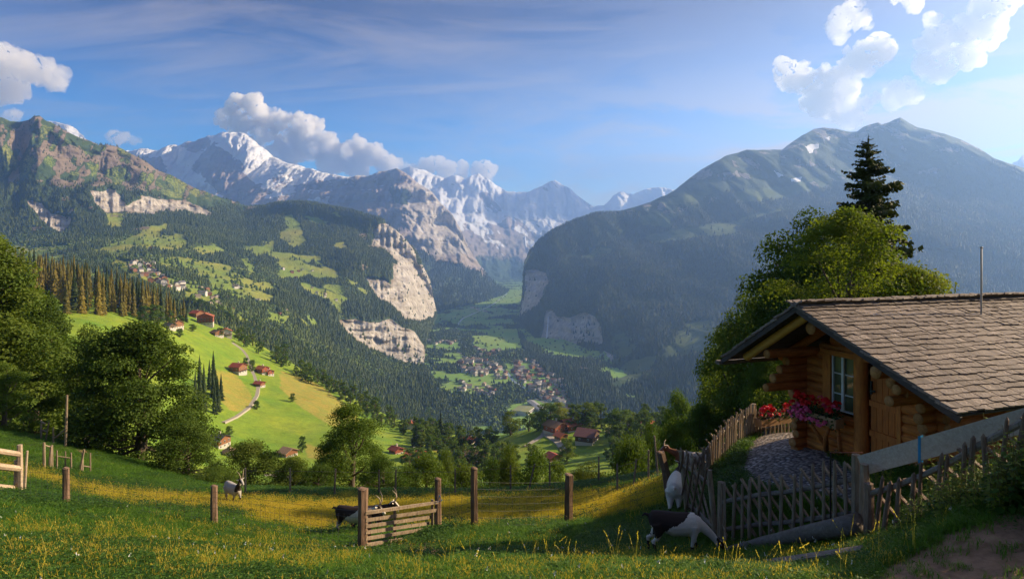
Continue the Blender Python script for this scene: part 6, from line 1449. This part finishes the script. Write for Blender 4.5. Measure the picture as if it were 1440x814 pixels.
C(905, 605, 11, 9, 4.5, R(-50), M_ROOFR, M_WALLR, 'red roofed farmhouse between dark trees at the right')
C(777, 648, 6, 5, 3, R(30), M_ROOFR, M_WALLW, 'little red roofed shed left of the dark round tree', balcony=False, chim=False, floors=1)
C(862, 612, 7, 6, 3, R(70), M_ROOFT, M_WALLS, 'pale little house half hidden right of the purple roofed barn', balcony=False, floors=1)
# barn whose ridge peeps over the edge of the pasture
x, D_ = (897 - CX) / F * 34, 34.0
e = empty('barn', (x, D_, -16.2), R(62)); tag(e, 'grey brown roof ridge of a barn peeping over the golden grass edge', 'barn')
m = MB(); m.box((0, 0, 1), (4, 5, 2.2)); m.build('wall', M_WALLD, e); m = MB(); [m.box((s * 1.1, 0, 2.55), (2.5, 5.8, .12), [np.array([math.cos(.45), 0, -s * math.sin(.45)]), [0, 1, 0], np.array([s * math.sin(.45), 0, math.cos(.45)])]) for s in (-1, 1)]; m.build('roof', M_ROOFB, e)

# ------------------------------------------------------------ villages
def vhouse(w, d, h, roof, wall):
    m = MB(); X, Y = w / 2, d / 2; rh = w * .24
    m.add([(-X, -Y, -2), (X, -Y, -2), (X, -Y, h), (0, -Y, h + rh), (-X, -Y, h), (-X, Y, -2), (X, Y, -2), (X, Y, h), (0, Y, h + rh), (-X, Y, h)], [[[0, 1, 2, 3, 4]], [[9, 8, 7, 6, 5]], [[1, 6, 7, 2], [0, 4, 9, 5]]], 0)
    nrm = math.hypot(X, rh)
    for s in (-1, 1):
        ax = np.array([s * X, 0, -rh]) / nrm; nn = np.cross(ax, [0, 1, 0]); nn = nn if nn[2] > 0 else -nn
        m.box(np.array([0, 0, h + rh + .15]) + ax * (nrm + 1) / 2 + nn * (.02 * s), (nrm + 1, d + 2, .3), [ax, [0, 1, 0], nn], 1)
    for yy in (-Y - .03, Y + .03):
        for xx in (-X * .5, X * .5): m.box((xx, yy, h * .55), (1.4, .1, 1.5), mi=2)
    return m.mesh('house', [wall, roof, M_WIN])
M_VROOF = [wood_mat('village_roof_' + n, c, tuple(v * 1.3 for v in c), tuple(v * .6 for v in c), (2, 2, 2)) for n, c in (('brown', (.12, .085, .07)), ('red', (.20, .095, .07)), ('grey', (.20, .19, .19)), ('tan', (.34, .24, .18)))]
M_VWALL = [flat_mat('village_wall_white', (.62, .58, .54), .9), M_WALLW, flat_mat('village_wall_cream', (.50, .42, .33), .9)]
VP = [vhouse(w, d, h, M_VROOF[r], M_VWALL[q]) for (w, d, h, r, q) in ((10, 12, 6, 0, 0), (11, 13, 7, 1, 1), (9, 11, 6, 2, 0), (12, 15, 8, 0, 1), (10, 12, 7, 3, 2), (13, 18, 9, 2, 0), (9, 10, 5, 2, 2), (12, 14, 8, 3, 0))]
def village(polyg, n, label, group, mind, only, s=(.8, 1.25), seed=0):
    rng = np.random.default_rng(seed); got = []; tot = 0
    for poly, k in polyg:
        P = np.array(poly); c = 0
        for _ in range(k * 25):
            if c >= k: break
            x, y = rng.uniform(P[:, 0].min(), P[:, 0].max()), rng.uniform(P[:, 1].min(), P[:, 1].max())
            if poly_sd(np.array([x]), np.array([y]), poly)[0] < 0: continue
            p = hit(x, y, only)
            if p is None or any((p.x - q[0]) ** 2 + (p.y - q[1]) ** 2 < mind ** 2 for q in got): continue
            got.append((p.x, p.y)); c += 1; o = obj('house', VP[rng.integers(len(VP))], None, tuple(p)); q = rng.uniform(*s); o.scale = (q, q, q * rng.uniform(.85, 1.15)); o.rotation_euler = (0, 0, rng.choice([.5, .9, 1.3, 2.2, 5.8]) + rng.normal() * .15)
            tag(o, label, 'house', group)
    print(group, len(got))
village([([(640, 506), (668, 504), (690, 508), (704, 522), (690, 530), (662, 530), (646, 520)], 50), ([(722, 512), (740, 506), (762, 512), (790, 528), (806, 548), (812, 556), (800, 566), (770, 566), (752, 556), (736, 542), (720, 526)], 130), ([(765, 556), (800, 566), (806, 584), (790, 586), (770, 574)], 18)], 0,
        'small house in the crowded village at the bottom of the deep valley', 'houses of the valley village', 11, ('valley_floor',), (.9, 1.4), 3)
village([([(642, 536), (654, 536), (662, 548), (650, 556), (642, 550)], 9), ([(664, 540), (692, 544), (698, 558), (684, 562), (668, 554)], 16), ([(692, 524), (716, 520), (712, 534), (696, 534)], 9)], 0,
        'small house in the hamlets on the near left bank of the valley river', 'houses on the left bank', 13, ('valley_floor',), (.8, 1.2), 4)
village([([(798, 520), (832, 514), (836, 520), (804, 528)], 10)], 0, 'small white house in the short row at the right foot of the cliff meadow', 'houses in the right row', 13, ('valley_floor',), (.8, 1.2), 5)
village([([(600, 478), (640, 480), (638, 486), (602, 484)], 10), ([(664, 488), (704, 494), (700, 502), (676, 500)], 18), ([(652, 432), (705, 425), (700, 438), (664, 442)], 8)], 0, 'tiny house in the far hamlets along the upper valley river', 'houses of the far hamlets', 18, ('valley_floor',), (.9, 1.4), 6)
village([([(182, 372), (205, 360), (222, 376), (236, 398), (262, 402), (258, 412), (232, 404), (205, 396), (188, 388)], 52), ([(196, 352), (214, 346), (222, 356), (206, 364)], 8), ([(268, 402), (300, 412), (332, 424), (326, 438), (296, 432), (272, 418)], 14), ([(322, 398), (352, 404), (348, 410), (326, 406)], 5)], 0,
        'small sunlit house in the terrace village below the rocky ridge', 'houses of the terrace village', 12, ('alp_slopes',), (.7, 1.1), 7)
village([([(390, 380), (440, 372), (470, 390), (440, 392), (400, 392)], 6), ([(430, 400), (490, 420), (480, 428), (436, 412)], 5), ([(360, 420), (420, 432), (400, 445), (360, 436)], 4)], 0, 'lone pale alpine hut among the forest clearings of the left slope', 'huts in the forest clearings', 30, ('alp_slopes',), (.7, 1.0), 8)
# station halls at the near end of the valley village
def hall(px, py, w, d, h, rz, roof, label, flat=False):
    p = hit(px, py, ('valley_floor',)); e = empty('station_hall', tuple(p), rz); tag(e, label, 'hall'); m = MB(); m.box((0, 0, h / 2 - 1), (w, d, h + 2)); m.build('wall', M_VWALL[0], e)
    for k in range(int(d / 8)): m = MB(); m.box((w / 2 + .05, -d / 2 + 5 + k * 8, h * .5), (.15, 4, h * .4)); m.build('window', M_WIN, e); m = MB(); m.box((-w / 2 - .05, -d / 2 + 5 + k * 8, h * .5), (.15, 4, h * .4)); m.build('window', M_WIN, e)
    m = MB(); m.add([(-w / 2 - 1.5, -d / 2 - 1.5, h), (w / 2 + 1.5, -d / 2 - 1.5, h), (w / 2 + 1.5, d / 2 + 1.5, h), (-w / 2 - 1.5, d / 2 + 1.5, h), (0, -d / 2 - 1.5, h + (1.2 if flat else 3)), (0, d / 2 + 1.5, h + (1.2 if flat else 3))], [[[0, 4, 5, 3], [4, 1, 2, 5]], [[0, 1, 4], [2, 3, 5]], [[3, 2, 1, 0]]]); m.build('roof', roof, e)
M_GREENROOF = flat_mat('green_roof', (.26, .27, .12), .9); M_GREYROOF = flat_mat('grey_roof', (.34, .33, .33), .7)
hall(736, 580, 44, 62, 11, R(-20), M_GREENROOF, 'large flat hall with a mossy green roof at the near end of the valley village', True)
hall(754, 573, 20, 105, 8, R(16), M_GREYROOF, 'long pale grey station roof beside the green roofed hall')
hall(762, 556, 16, 26, 12, R(10), M_VROOF[3], 'tall pale hotel block above the long station roof')

# ------------------------------------------------------------ river, lanes and falls
def ribbon(name, pix, width, mat, only, label, lift=.6, cat=None, steps=10):
    P = []
    pix = np.array(pix, float)
    for k in range(len(pix) - 1):
        for t in np.linspace(0, 1, steps, endpoint=(k == len(pix) - 2)):
            a = pix[k] * (1 - t) + pix[k + 1] * t; h_ = hit(a[0], a[1], only)
            if h_ is not None: P.append(np.array(h_))
    P = np.array(P); P[:, 2] += lift; k = np.array([.25, .5, .25])
    for _ in range(3): P[1:-1] = P[:-2] * .25 + P[1:-1] * .5 + P[2:] * .25
    t = np.gradient(P, axis=0); s = unit(np.cross(t, [0, 0, 1.0])) * width / 2
    V = np.concatenate([P - s, P + s, P - s * 1.15 - [0, 0, .8 + lift], P + s * 1.15 - [0, 0, .8 + lift]]); n = len(P); i = np.arange(n - 1)
    q = np.concatenate([np.stack([i, i + n, i + n + 1, i + 1], -1), np.stack([i + 2 * n, i, i + 1, i + 1 + 2 * n], -1), np.stack([i + n, i + 3 * n, i + 3 * n + 1, i + n + 1], -1)])
    o = obj(name, mesh_from(name, V, q, mat, False, vattr={'tint': np.full(len(V), .5)})); tag(o, label, None, None, 'structure'); return o
M_RIVER = flat_mat('river_water', (.28, .34, .36), .3); M_ROAD = flat_mat('pale_gravel_lane', (.40, .35, .28), .95); M_ASPH = flat_mat('valley_road', (.22, .21, .22), .9); M_FALL = flat_mat('falling_water', (.80, .83, .88), .6)
ribbon('river', [(800, 588), (770, 565), (742, 548), (722, 536), (712, 522), (690, 512), (668, 498), (652, 486), (642, 470), (641, 460), (650, 448), (668, 440), (690, 430), (704, 420), (716, 410)], 10, M_RIVER, ('valley_floor',), 'pale river winding along the valley floor')
ribbon('road', [(812, 592), (780, 572), (752, 560), (738, 546), (728, 540), (734, 520), (722, 508), (700, 506), (660, 500), (610, 486)], 9, M_ASPH, ('valley_floor',), 'valley road', .5)
ribbon('lane', [(312, 594), (330, 586), (350, 572), (360, 556), (362, 545), (357, 530), (350, 512), (346, 500), (340, 492), (326, 482)], 3.6, M_ROAD, ('hillside',), 'curving gravel lane over the bright meadow', .25)
ribbon('lane', [(740, 628), (765, 612), (768, 602), (762, 597)], 3.4, M_ROAD, ('hillside',), 'farm lane', .3); ribbon('lane', [(765, 609), (785, 622), (795, 636)], 4, M_ROAD, ('hillside',), 'farm yard lane', .34)
ribbon('lane', [(372, 668), (400, 670), (430, 680)], 3, M_ROAD, ('hillside',), 'lane', .3)
def fall(px0, py0, px1, py1, w, only, label):
    P = []
    for t in np.linspace(0, 1, 14):
        h_ = hit(px0 + (px1 - px0) * t, py0 + (py1 - py0) * t, only); 
        if h_ is not None: P.append(np.array(h_) * (1 - 12 / np.linalg.norm(h_)))
    P = np.array(P); mb = MB(); mb.tube(P, w * np.linspace(.6, 1.1, len(P)), 6, wob=.4); o = mb.build('waterfall', M_FALL, None, True); tag(o, label, 'waterfall')
fall(771, 446, 768, 488, 4.5, ('shaded_mountain',), 'thin white waterfall dropping over the grey cliff right of the valley')
fall(738, 333, 739, 348, 22, ('far_range',), 'distant white waterfall at the head of the valley')
fall(676, 374, 690, 392, 6, ('snow_massif',), 'white torrent streak on the dark flank above the far valley')
M_ROCKW = flat_mat('gravel_wall', (.38, .33, .28), .95)
# ------------------------------------------------------------ grass, weeds and nettles
def grass_mat(name, stops, trans=.35):
    m, nt, b, out = new_mat(name); oi = N(nt, 'ShaderNodeObjectInfo'); t = attr(nt, 'tint')
    g = N(nt, 'ShaderNodeNewGeometry').outputs['Position']; n = noise(nt, g, .5, 4, .6)
    r = math_(nt, 'ADD', math_(nt, 'ADD', math_(nt, 'MULTIPLY', oi.outputs['Random'], .3), math_(nt, 'MULTIPLY', t.outputs['Fac'], .4)), math_(nt, 'MULTIPLY', n, .35))
    c = ramp(nt, r, stops); nt.links.new(c, b.inputs['Base Color']); b.inputs['Roughness'].default_value = .6
    tr = N(nt, 'ShaderNodeBsdfTranslucent'); nt.links.new(mixc(nt, 1.0, c, (1.4, 1.4, .7), 'MULTIPLY'), tr.inputs[0]); mx = N(nt, 'ShaderNodeMixShader'); mx.inputs[0].default_value = trans
    nt.links.new(b.outputs[0], mx.inputs[1]); nt.links.new(tr.outputs[0], mx.inputs[2]); nt.links.new(mx.outputs[0], out.inputs[0]); return m
M_GR = grass_mat('lush_grass', [(.1, (.035, .095, .008)), (.45, (.07, .165, .012)), (.8, (.12, .22, .018)), (1, (.24, .29, .05))])
M_GOLD = grass_mat('golden_grass', [(.1, (.13, .17, .016)), (.4, (.32, .30, .03)), (.7, (.55, .44, .06)), (1, (.66, .52, .15))], .45)  # dry grass, its colour brightened to stand for sun on the strip
M_WEED = grass_mat('weed_leaf', [(.1, (.022, .06, .008)), (.5, (.05, .12, .014)), (.9, (.12, .20, .022))], .3)
M_NET = grass_mat('nettle_leaf', [(.1, (.08, .12, .012)), (.5, (.18, .24, .02)), (.85, (.20, .22, .03)), (1, (.30, .24, .05))], .35)
M_STALK = flat_mat('stalk', (.16, .15, .05), .8); M_PETAL = flat_mat('small_white_flower', (.75, .75, .70), .8)
def blades(n, h, spread, w, rng, bend=.5):
    V = []; T = []
    for _ in range(n):
        a, r = rng.uniform(0, 6.283), spread * math.sqrt(rng.random()); b = np.array([r * math.cos(a), r * math.sin(a), -.02]); a2 = rng.uniform(0, 6.283)
        d = np.array([math.cos(a2), math.sin(a2), 0]); s = np.array([-d[1], d[0], 0]) * w * rng.uniform(.6, 1.3); H = h * rng.uniform(.45, 1.1); k = bend * rng.uniform(.2, 1.2)
        P = [b, b + d * H * k * .25 + [0, 0, H * .55], b + d * H * k * .8 + [0, 0, H * (1 - .25 * k)]]
        V += [P[0] - s, P[0] + s, P[1] + s * .8, P[1] - s * .8, P[1] - s * .8, P[1] + s * .8, P[2] + s * .12, P[2] - s * .12]; T += [rng.random()] * 8
    return np.array(V), np.array(T)
def tuft(kind, seed):
    rng = np.random.default_rng(seed)
    if kind == 'grass': V, T = blades(26, .20, .13, .0048, rng, .9)
    elif kind == 'gold':
        V, T = blades(16, .17, .13, .0045, rng, .8); V2, T2 = blades(12, .30, .17, .0020, rng, .5); T2 = T2 * .4 + .6
        S = []
        for k in range(0, len(V2), 8):
            tip = V2[k + 6:k + 8].mean(0); d = unit(tip - V2[k + 2:k + 4].mean(0))
            s = np.array([.0055, 0, 0]); S += [tip - d * .03, tip + s, tip + d * .05, tip - s]; 
            s = np.array([0, .0055, 0]); S += [tip - d * .03, tip + s, tip + d * .05, tip - s]
        V = np.concatenate([V, V2, np.array(S)]); T = np.concatenate([T * .5, T2, np.full(len(S), 1.0)])
    elif kind == 'far':
        V, T = blades(20, .34, .30, .016, rng, .6)
    else:
        n = 50; a = rng.uniform(0, 6.283, n); r = .14 * np.sqrt(rng.random(n)); z = .02 + .15 * rng.random(n) ** .8
        C_ = np.stack([r * np.cos(a), r * np.sin(a), z], -1); V = leaf_quads(C_, unit(rng.normal(size=(n, 3)) * .5 + [0, 0, 1]), .042, rng, .6); T = np.repeat(rng.random(n), 4)
    return mesh_from('tuft_' + kind, V, np.arange(len(V)).reshape(-1, 4), {'grass': M_GR, 'gold': M_GOLD, 'far': M_GOLD, 'weed': M_WEED}[kind], False, vattr={'tint': T})
def stems(seed):
    rng = np.random.default_rng(seed); V, T = blades(3, .34, .05, .0016, rng, .5); S = []
    for k in range(0, len(V), 8):
        tip = V[k + 6:k + 8].mean(0); d = unit(tip - V[k + 2:k + 4].mean(0))
        for j in range(5):
            c = tip - d * .018 * j; s = unit(rng.normal(size=3)) * .008; S += [c, c + s + d * .006, c + d * .022 + s * .5, c - s * .3 + d * .01]
    return mesh_from('stem', np.concatenate([V, np.array(S)]), np.arange(len(V) + len(S)).reshape(-1, 4), M_GOLD, False, vattr={'tint': np.concatenate([T * .3 + .7, np.full(len(S), .9)])})
def grass_all():
    rng = np.random.default_rng(99); n = 420000
    th = rng.uniform(R(-43), R(43), n); rho = 1.6 * (52 / 1.6) ** rng.random(n); X, Y = rho * np.sin(th), rho * np.cos(th)
    Z = near_z(X, Y); px, py = CX + F * X / Y, HY - F * Z / Y
    # density falls with distance (log-uniform radius gives 1/r^2); thin out very near points
    dens = np.clip(rho / 7.0, .4, 1.0); keep = (rng.random(n) < dens * .62) & (rho > 4.2) & (py < 860)
    nn = fbm(X * 1.3, Y * 1.3, 0 * X, 3, .5, 161)
    n9 = fbm(X * .35, Y * .35, 0 * X, 4, .6, 191)
    yl = polys(px, py, YEL[:1], 9, 10 * nn, 8 * nn); yl = np.maximum(yl, .12 * sstep(-30, 40, poly_sd(px + 60 * n9, py + 40 * n9, YEL[1]) + 30 * nn)); yl = np.maximum(yl, .06 * sstep(.15, .5, n9 + .6 * nn) * sstep(735, 790, py))
    out = np.maximum(sstep(-3, 3, poly_sd(px, py, GRAVEL) + 5 * nn), .93 * sstep(-6, 8, poly_sd(px, py, PATH) + 9 * nn)); out = np.maximum(out, .9 * polys(px, py, DIRT, 4, 5 * nn, 5 * nn))
    # no grass inside the hut
    loc = np.stack([X - HUT.location.x, Y - HUT.location.y], -1); gx = loc @ np.array([.345, -.939]); ry = loc @ np.array([.939, .345])
    inside = (gx > .35) & (gx < 3.2) & (ry > 1.3); keep &= ~inside & (rng.random(n) > out)
    hid = (px > 1560) | (px < -120); keep &= ~hid
    r2 = rng.random(n); weedm = sstep(-.12, .12, fbm(X * .45 + 3, Y * .45, 0 * X, 3, .5, 171) + .25 * sstep(680, 700, py) * sstep(760, 735, py) * sstep(700, 250, px) - .12)
    gold = keep & (r2 < .003 + .85 * yl); weed = keep & ~gold & (r2 > 1 - (.05 + .75 * weedm)); grass = keep & ~gold & ~weed
    def mk(name, msk, protos, hs, ws, label, cat):
        P = np.stack([X, Y, Z], -1)[msk]; k = len(P); rr = np.hypot(P[:, 0], P[:, 1]); far = 1 + .5 * sstep(10, 30, rr)
        hh = rng.uniform(*hs, k) * (.42 + .30 * sstep(5, 18, rr)); print(name, k); points_obj(name, P, scatter_gn(name, protos), hh * rng.uniform(*ws, k) * far * 1.25, hh * (1 + .0 * far), label, cat)
    mk('meadow_grass', grass, [tuft('grass', 500 + k) for k in range(4)], (.5, 1.15), (.9, 1.2), 'lush green grass covering the near pasture', 'grass')
    mk('golden_grass', gold, [tuft('gold', 510 + k) for k in range(4)], (.5, 1.0), (.9, 1.2), 'golden dry seeding grass in the sunlit strip and at the lower left', 'grass')
    mk('pasture_weeds', weed, [tuft('weed', 520 + k) for k in range(4)], (.6, 1.3), (.9, 1.2), 'dense broad leaved weeds growing among the grass', 'weeds')
    # tall single stems standing out of the sward
    tall = keep & (rng.random(n) < .0018 + .006 * sstep(1150, 1300, px) * sstep(740, 780, py)) & (rho < 16) & (rho > 5.6) & (py > 705)
    P = np.stack([X, Y, Z], -1)[tall]; hh = rng.uniform(.7, 1.3, len(P)); points_obj('tall_stems', P, scatter_gn('tall_stems', [stems(540 + k) for k in range(4)]), hh, hh, 'thin tall seeding stems sticking out of the near grass', 'grass')
    # white clover heads
    w = keep & (rng.random(n) < .0018) & (py > 700) & (yl < .5); P = np.stack([X, Y, Z + .16], -1)[w]
    V = leaf_quads(np.zeros((6, 3)) + rng.normal(size=(6, 3)) * .008, unit(rng.normal(size=(6, 3)) + [0, 0, .5]), .013, rng, 1.0); me = mesh_from('bloom', V, np.arange(24).reshape(-1, 4), M_PETAL, vattr={'tint': np.full(24, .5)})
    points_obj('meadow_flowers', P, scatter_gn('meadow_flowers', [me]), np.ones(len(P)) * rng.uniform(.6, 1.1, len(P)), np.ones(len(P)), 'tiny white flowers scattered through the green grass', 'flowers')
grass_all()
def stalks_all():
    rng = np.random.default_rng(3); mb = MB()
    def plant(h, nl, ls, seed, mat):
        r = np.random.default_rng(seed); m = MB(); st = []; C_ = []; Nn = []
        for s in range(5):
            a = r.uniform(0, 6.283); b = np.array([.06 * math.cos(a), .06 * math.sin(a), -.03]); tip = b + np.array([.16 * math.cos(a), .16 * math.sin(a), 0]) * h * r.uniform(.3, 1.2) + [0, 0, h * r.uniform(.7, 1.05)]
            mid = (b + tip) / 2 + r.normal(size=3) * .02; m.tube([b, mid, tip], [.006, .005, .002], 5, cap=False)
            for k in range(nl):
                t = .15 + .85 * k / nl; c = b * (1 - t) + tip * t; an = k * 2.4; L = ls * (1.15 - .75 * t); d = np.array([math.cos(an), math.sin(an), -.25]); C_.append(c + d * L * .55); Nn.append(unit(np.array([d[0] * .35, d[1] * .35, 1.0]) + r.normal(size=3) * .2)); st.append((d, L))
        V = []
        for c, n_, (d, L) in zip(C_, Nn, st):
            d = unit(d); s = unit(np.cross(n_, d)) * L * .30; V += [c - d * L * .5, c + s - n_ * .01, c + d * L * .55 - n_ * L * .15, c - s - n_ * .01]
        V = np.array(V); k = len(V) // 4; return m.mesh('stem', M_STALK, True), mesh_from('leaves', V, np.arange(4 * k).reshape(-1, 4), mat, vattr={'tint': np.repeat(r.random(k), 4)})
    protos = [plant(.85, 15, .13, 600 + k, M_NET) for k in range(3)] + [plant(.7, 12, .16, 610 + k, M_WEED) for k in range(2)]
    def put(px, D, s, k, lab, grp, nm='nettle'):
        x, y, z = base_pt(px, D); e = empty(nm, (x, y, z), rng.uniform(0, 6)); e.scale = (s * 1.1, s * 1.1, s); tag(e, lab, 'nettle plant', grp); obj('stem', protos[k][0], e); obj('leaves', protos[k][1], e)
    c = 0
    for _ in range(1500):
        if c >= 105: break
        px = 1500 - 240 * rng.random() ** 1.35; t = (px - 1225) / 275; D = np.interp(px, [1225, 1330, 1400, 1500], [7.2, 6.4, 5.9, 5.4]) + rng.uniform(-.5, .35) - .2 * t
        put(px, D, rng.uniform(.30, .62) * (.7 + .65 * t), rng.integers(5), 'leafy nettle in the overgrown bank around the stick fence', 'nettles along the stick fence'); c += 1
    for k, (px, D, s) in enumerate([(1236, 8.6, .75), (1244, 8.8, .6), (1337, 7.6, .9), (1395, 7.3, .95), (1425, 7.0, .9), (1360, 7.4, .8), (1318, 7.6, .7)]): put(px, D, s, k % 3, 'tall pale nettle sprouting up between board and hut', 'nettles behind the board')
stalks_all()
# ------------------------------------------------------------ cumulus clouds behind and above the mountains: closed bodies of water droplets
def cloud_mat(dens):
    m = bpy.data.materials.new('cloud_droplets'); m.use_nodes = True; nt = m.node_tree; nt.nodes.clear()
    out = N(nt, 'ShaderNodeOutputMaterial'); v = N(nt, 'ShaderNodeVolumePrincipled'); v.inputs['Color'].default_value = (1, 1, 1, 1); v.inputs['Density'].default_value = dens; v.inputs['Anisotropy'].default_value = .2
    v.inputs['Emission Strength'].default_value = 0
    nt.links.new(v.outputs[0], out.inputs['Volume']); return m
def cloud(puffs, D, label, seed, dens, vox=34.0, depth=.8, extra=9, amp=1.9):
    """puffs: (px, py, radius px) in the photograph, at distance D"""
    rng = np.random.default_rng(seed); m = MB(); k = D / F
    bm = bmesh.new(); bmesh.ops.create_icosphere(bm, subdivisions=2, radius=1.0); SV = np.array([v.co[:] for v in bm.verts]); SF = np.array([[v.index for v in f.verts] for f in bm.faces]); bm.free()
    for (px, py, r) in puffs:
        c = W3(px, py, D) + np.array([0, rng.uniform(-.5, .5) * r * k * depth, 0]); m.add(c + SV * r * k * np.array([1, depth, .85]), [SF])
        for _ in range(extra):
            d = unit(rng.normal(size=3)); d[2] = d[2] * .8 + .15; q = c + d * r * k * rng.uniform(.7, 1.05); s = r * k * rng.uniform(.18, .5); m.add(q + SV * s, [SF])
    tmp = bpy.data.objects.new('tmp', m.mesh('tmp', None)); COL.objects.link(tmp); md = tmp.modifiers.new('r', 'REMESH'); md.mode = 'VOXEL'; md.voxel_size = vox
    me = bpy.data.meshes.new_from_object(tmp.evaluated_get(bpy.context.evaluated_depsgraph_get())); bpy.data.objects.remove(tmp)
    n = len(me.vertices); V = np.zeros(n * 3, np.float32); me.vertices.foreach_get('co', V); V = V.reshape(-1, 3).astype(float); Nn = np.zeros(n * 3, np.float32); me.vertices.foreach_get('normal', Nn); Nn = Nn.reshape(-1, 3)
    x, y, z = V.T / (420.0)
    d = amp * vox * (3.4 * fbm(x * .55, y * .55, z * .55, 3, .6, seed + 5) + 5.0 * (.30 - np.abs(fbm(x * 1.5, y * 1.5, z * 1.5, 5, .68, seed + 9))))
    V += Nn * d[:, None]
    V += np.stack([fbm(x * 3 + q, y * 3 - q, z * 3 + q, 4, .65, seed + 31 + q) for q in (0, 11, 23)], -1) * vox * 2.2; me.vertices.foreach_set('co', V.astype(np.float32).ravel()); me.polygons.foreach_set('use_smooth', np.ones(len(me.polygons), bool)); me.update()
    me.materials.clear(); me.materials.append(cloud_mat(dens)); me.name = 'cloud'; o = obj('cloud', me); tag(o, label, 'cloud'); return o
cloud([(322, 172, 14), (340, 160, 20), (362, 158, 22), (350, 180, 24), (385, 176, 24), (408, 184, 22), (425, 180, 20), (430, 200, 24), (455, 208, 24), (480, 222, 22), (505, 222, 20), (525, 220, 16), (545, 232, 16), (460, 228, 20), (410, 208, 24), (380, 204, 24), (350, 198, 18), (370, 216, 18), (400, 226, 16), (500, 236, 16), (440, 174, 10), (495, 204, 10)], 16500, 'large white cumulus cloud billowing over the snowy summit ridge', 1, .010)
cloud([(575, 240, 12), (598, 238, 14), (612, 234, 10), (625, 240, 12), (650, 244, 9), (678, 246, 11), (684, 240, 8)], 16500, 'low row of small cloud puffs above the far jagged peaks', 2, .006)
cloud([(8, 92, 22), (-12, 110, 26), (30, 96, 16), (50, 102, 14), (70, 110, 12), (10, 122, 14)], 16500, 'pale pinkish cloud at the upper left edge', 3, .0035, 60)
cloud([(14, 165, 9), (22, 163, 7), (4, 166, 6)], 16500, 'small flat cloud just above the left ridge', 4, .003, 45)
cloud([(1108, 100, 13), (1122, 112, 17), (1140, 118, 20), (1160, 118, 18), (1180, 108, 20), (1200, 90, 20), (1225, 78, 20), (1245, 70, 14), (1150, 140, 20), (1175, 140, 22), (1195, 126, 18), (1190, 165, 18), (1205, 150, 16), (1222, 140, 10)], 16500, 'bright cloud rising like a plume from behind the shaded summit', 5, .0055)
cloud([(1175, 36, 10), (1190, 26, 13), (1205, 30, 11), (1200, 10, 9), (1215, 40, 7), (1182, 50, 7), (1180, 44, 8)], 16500, 'small torn cloud above the plume shaped one', 6, .0030, 45)
cloud([(1262, 134, 11), (1278, 130, 12), (1290, 140, 9)], 16500, 'small round cloud right of the plume shaped one', 7, .0030, 45)
cloud([(1300, 90, 15), (1318, 96, 16), (1308, 60, 16), (1330, 50, 20), (1350, 60, 22), (1368, 40, 24), (1385, 20, 26), (1395, 45, 18), (1340, 80, 18), (1365, 78, 16), (1400, -5, 30), (1310, 30, 10), (1282, 8, 12), (1268, -5, 12)], 16500, 'largest bright torn cloud at the upper right', 8, .0045)
cloud([(160, 192, 6), (176, 194, 7), (188, 196, 5)], 16500, 'tiny wisp of cloud between the left ridge and the glacier massif', 9, .0025, 40)
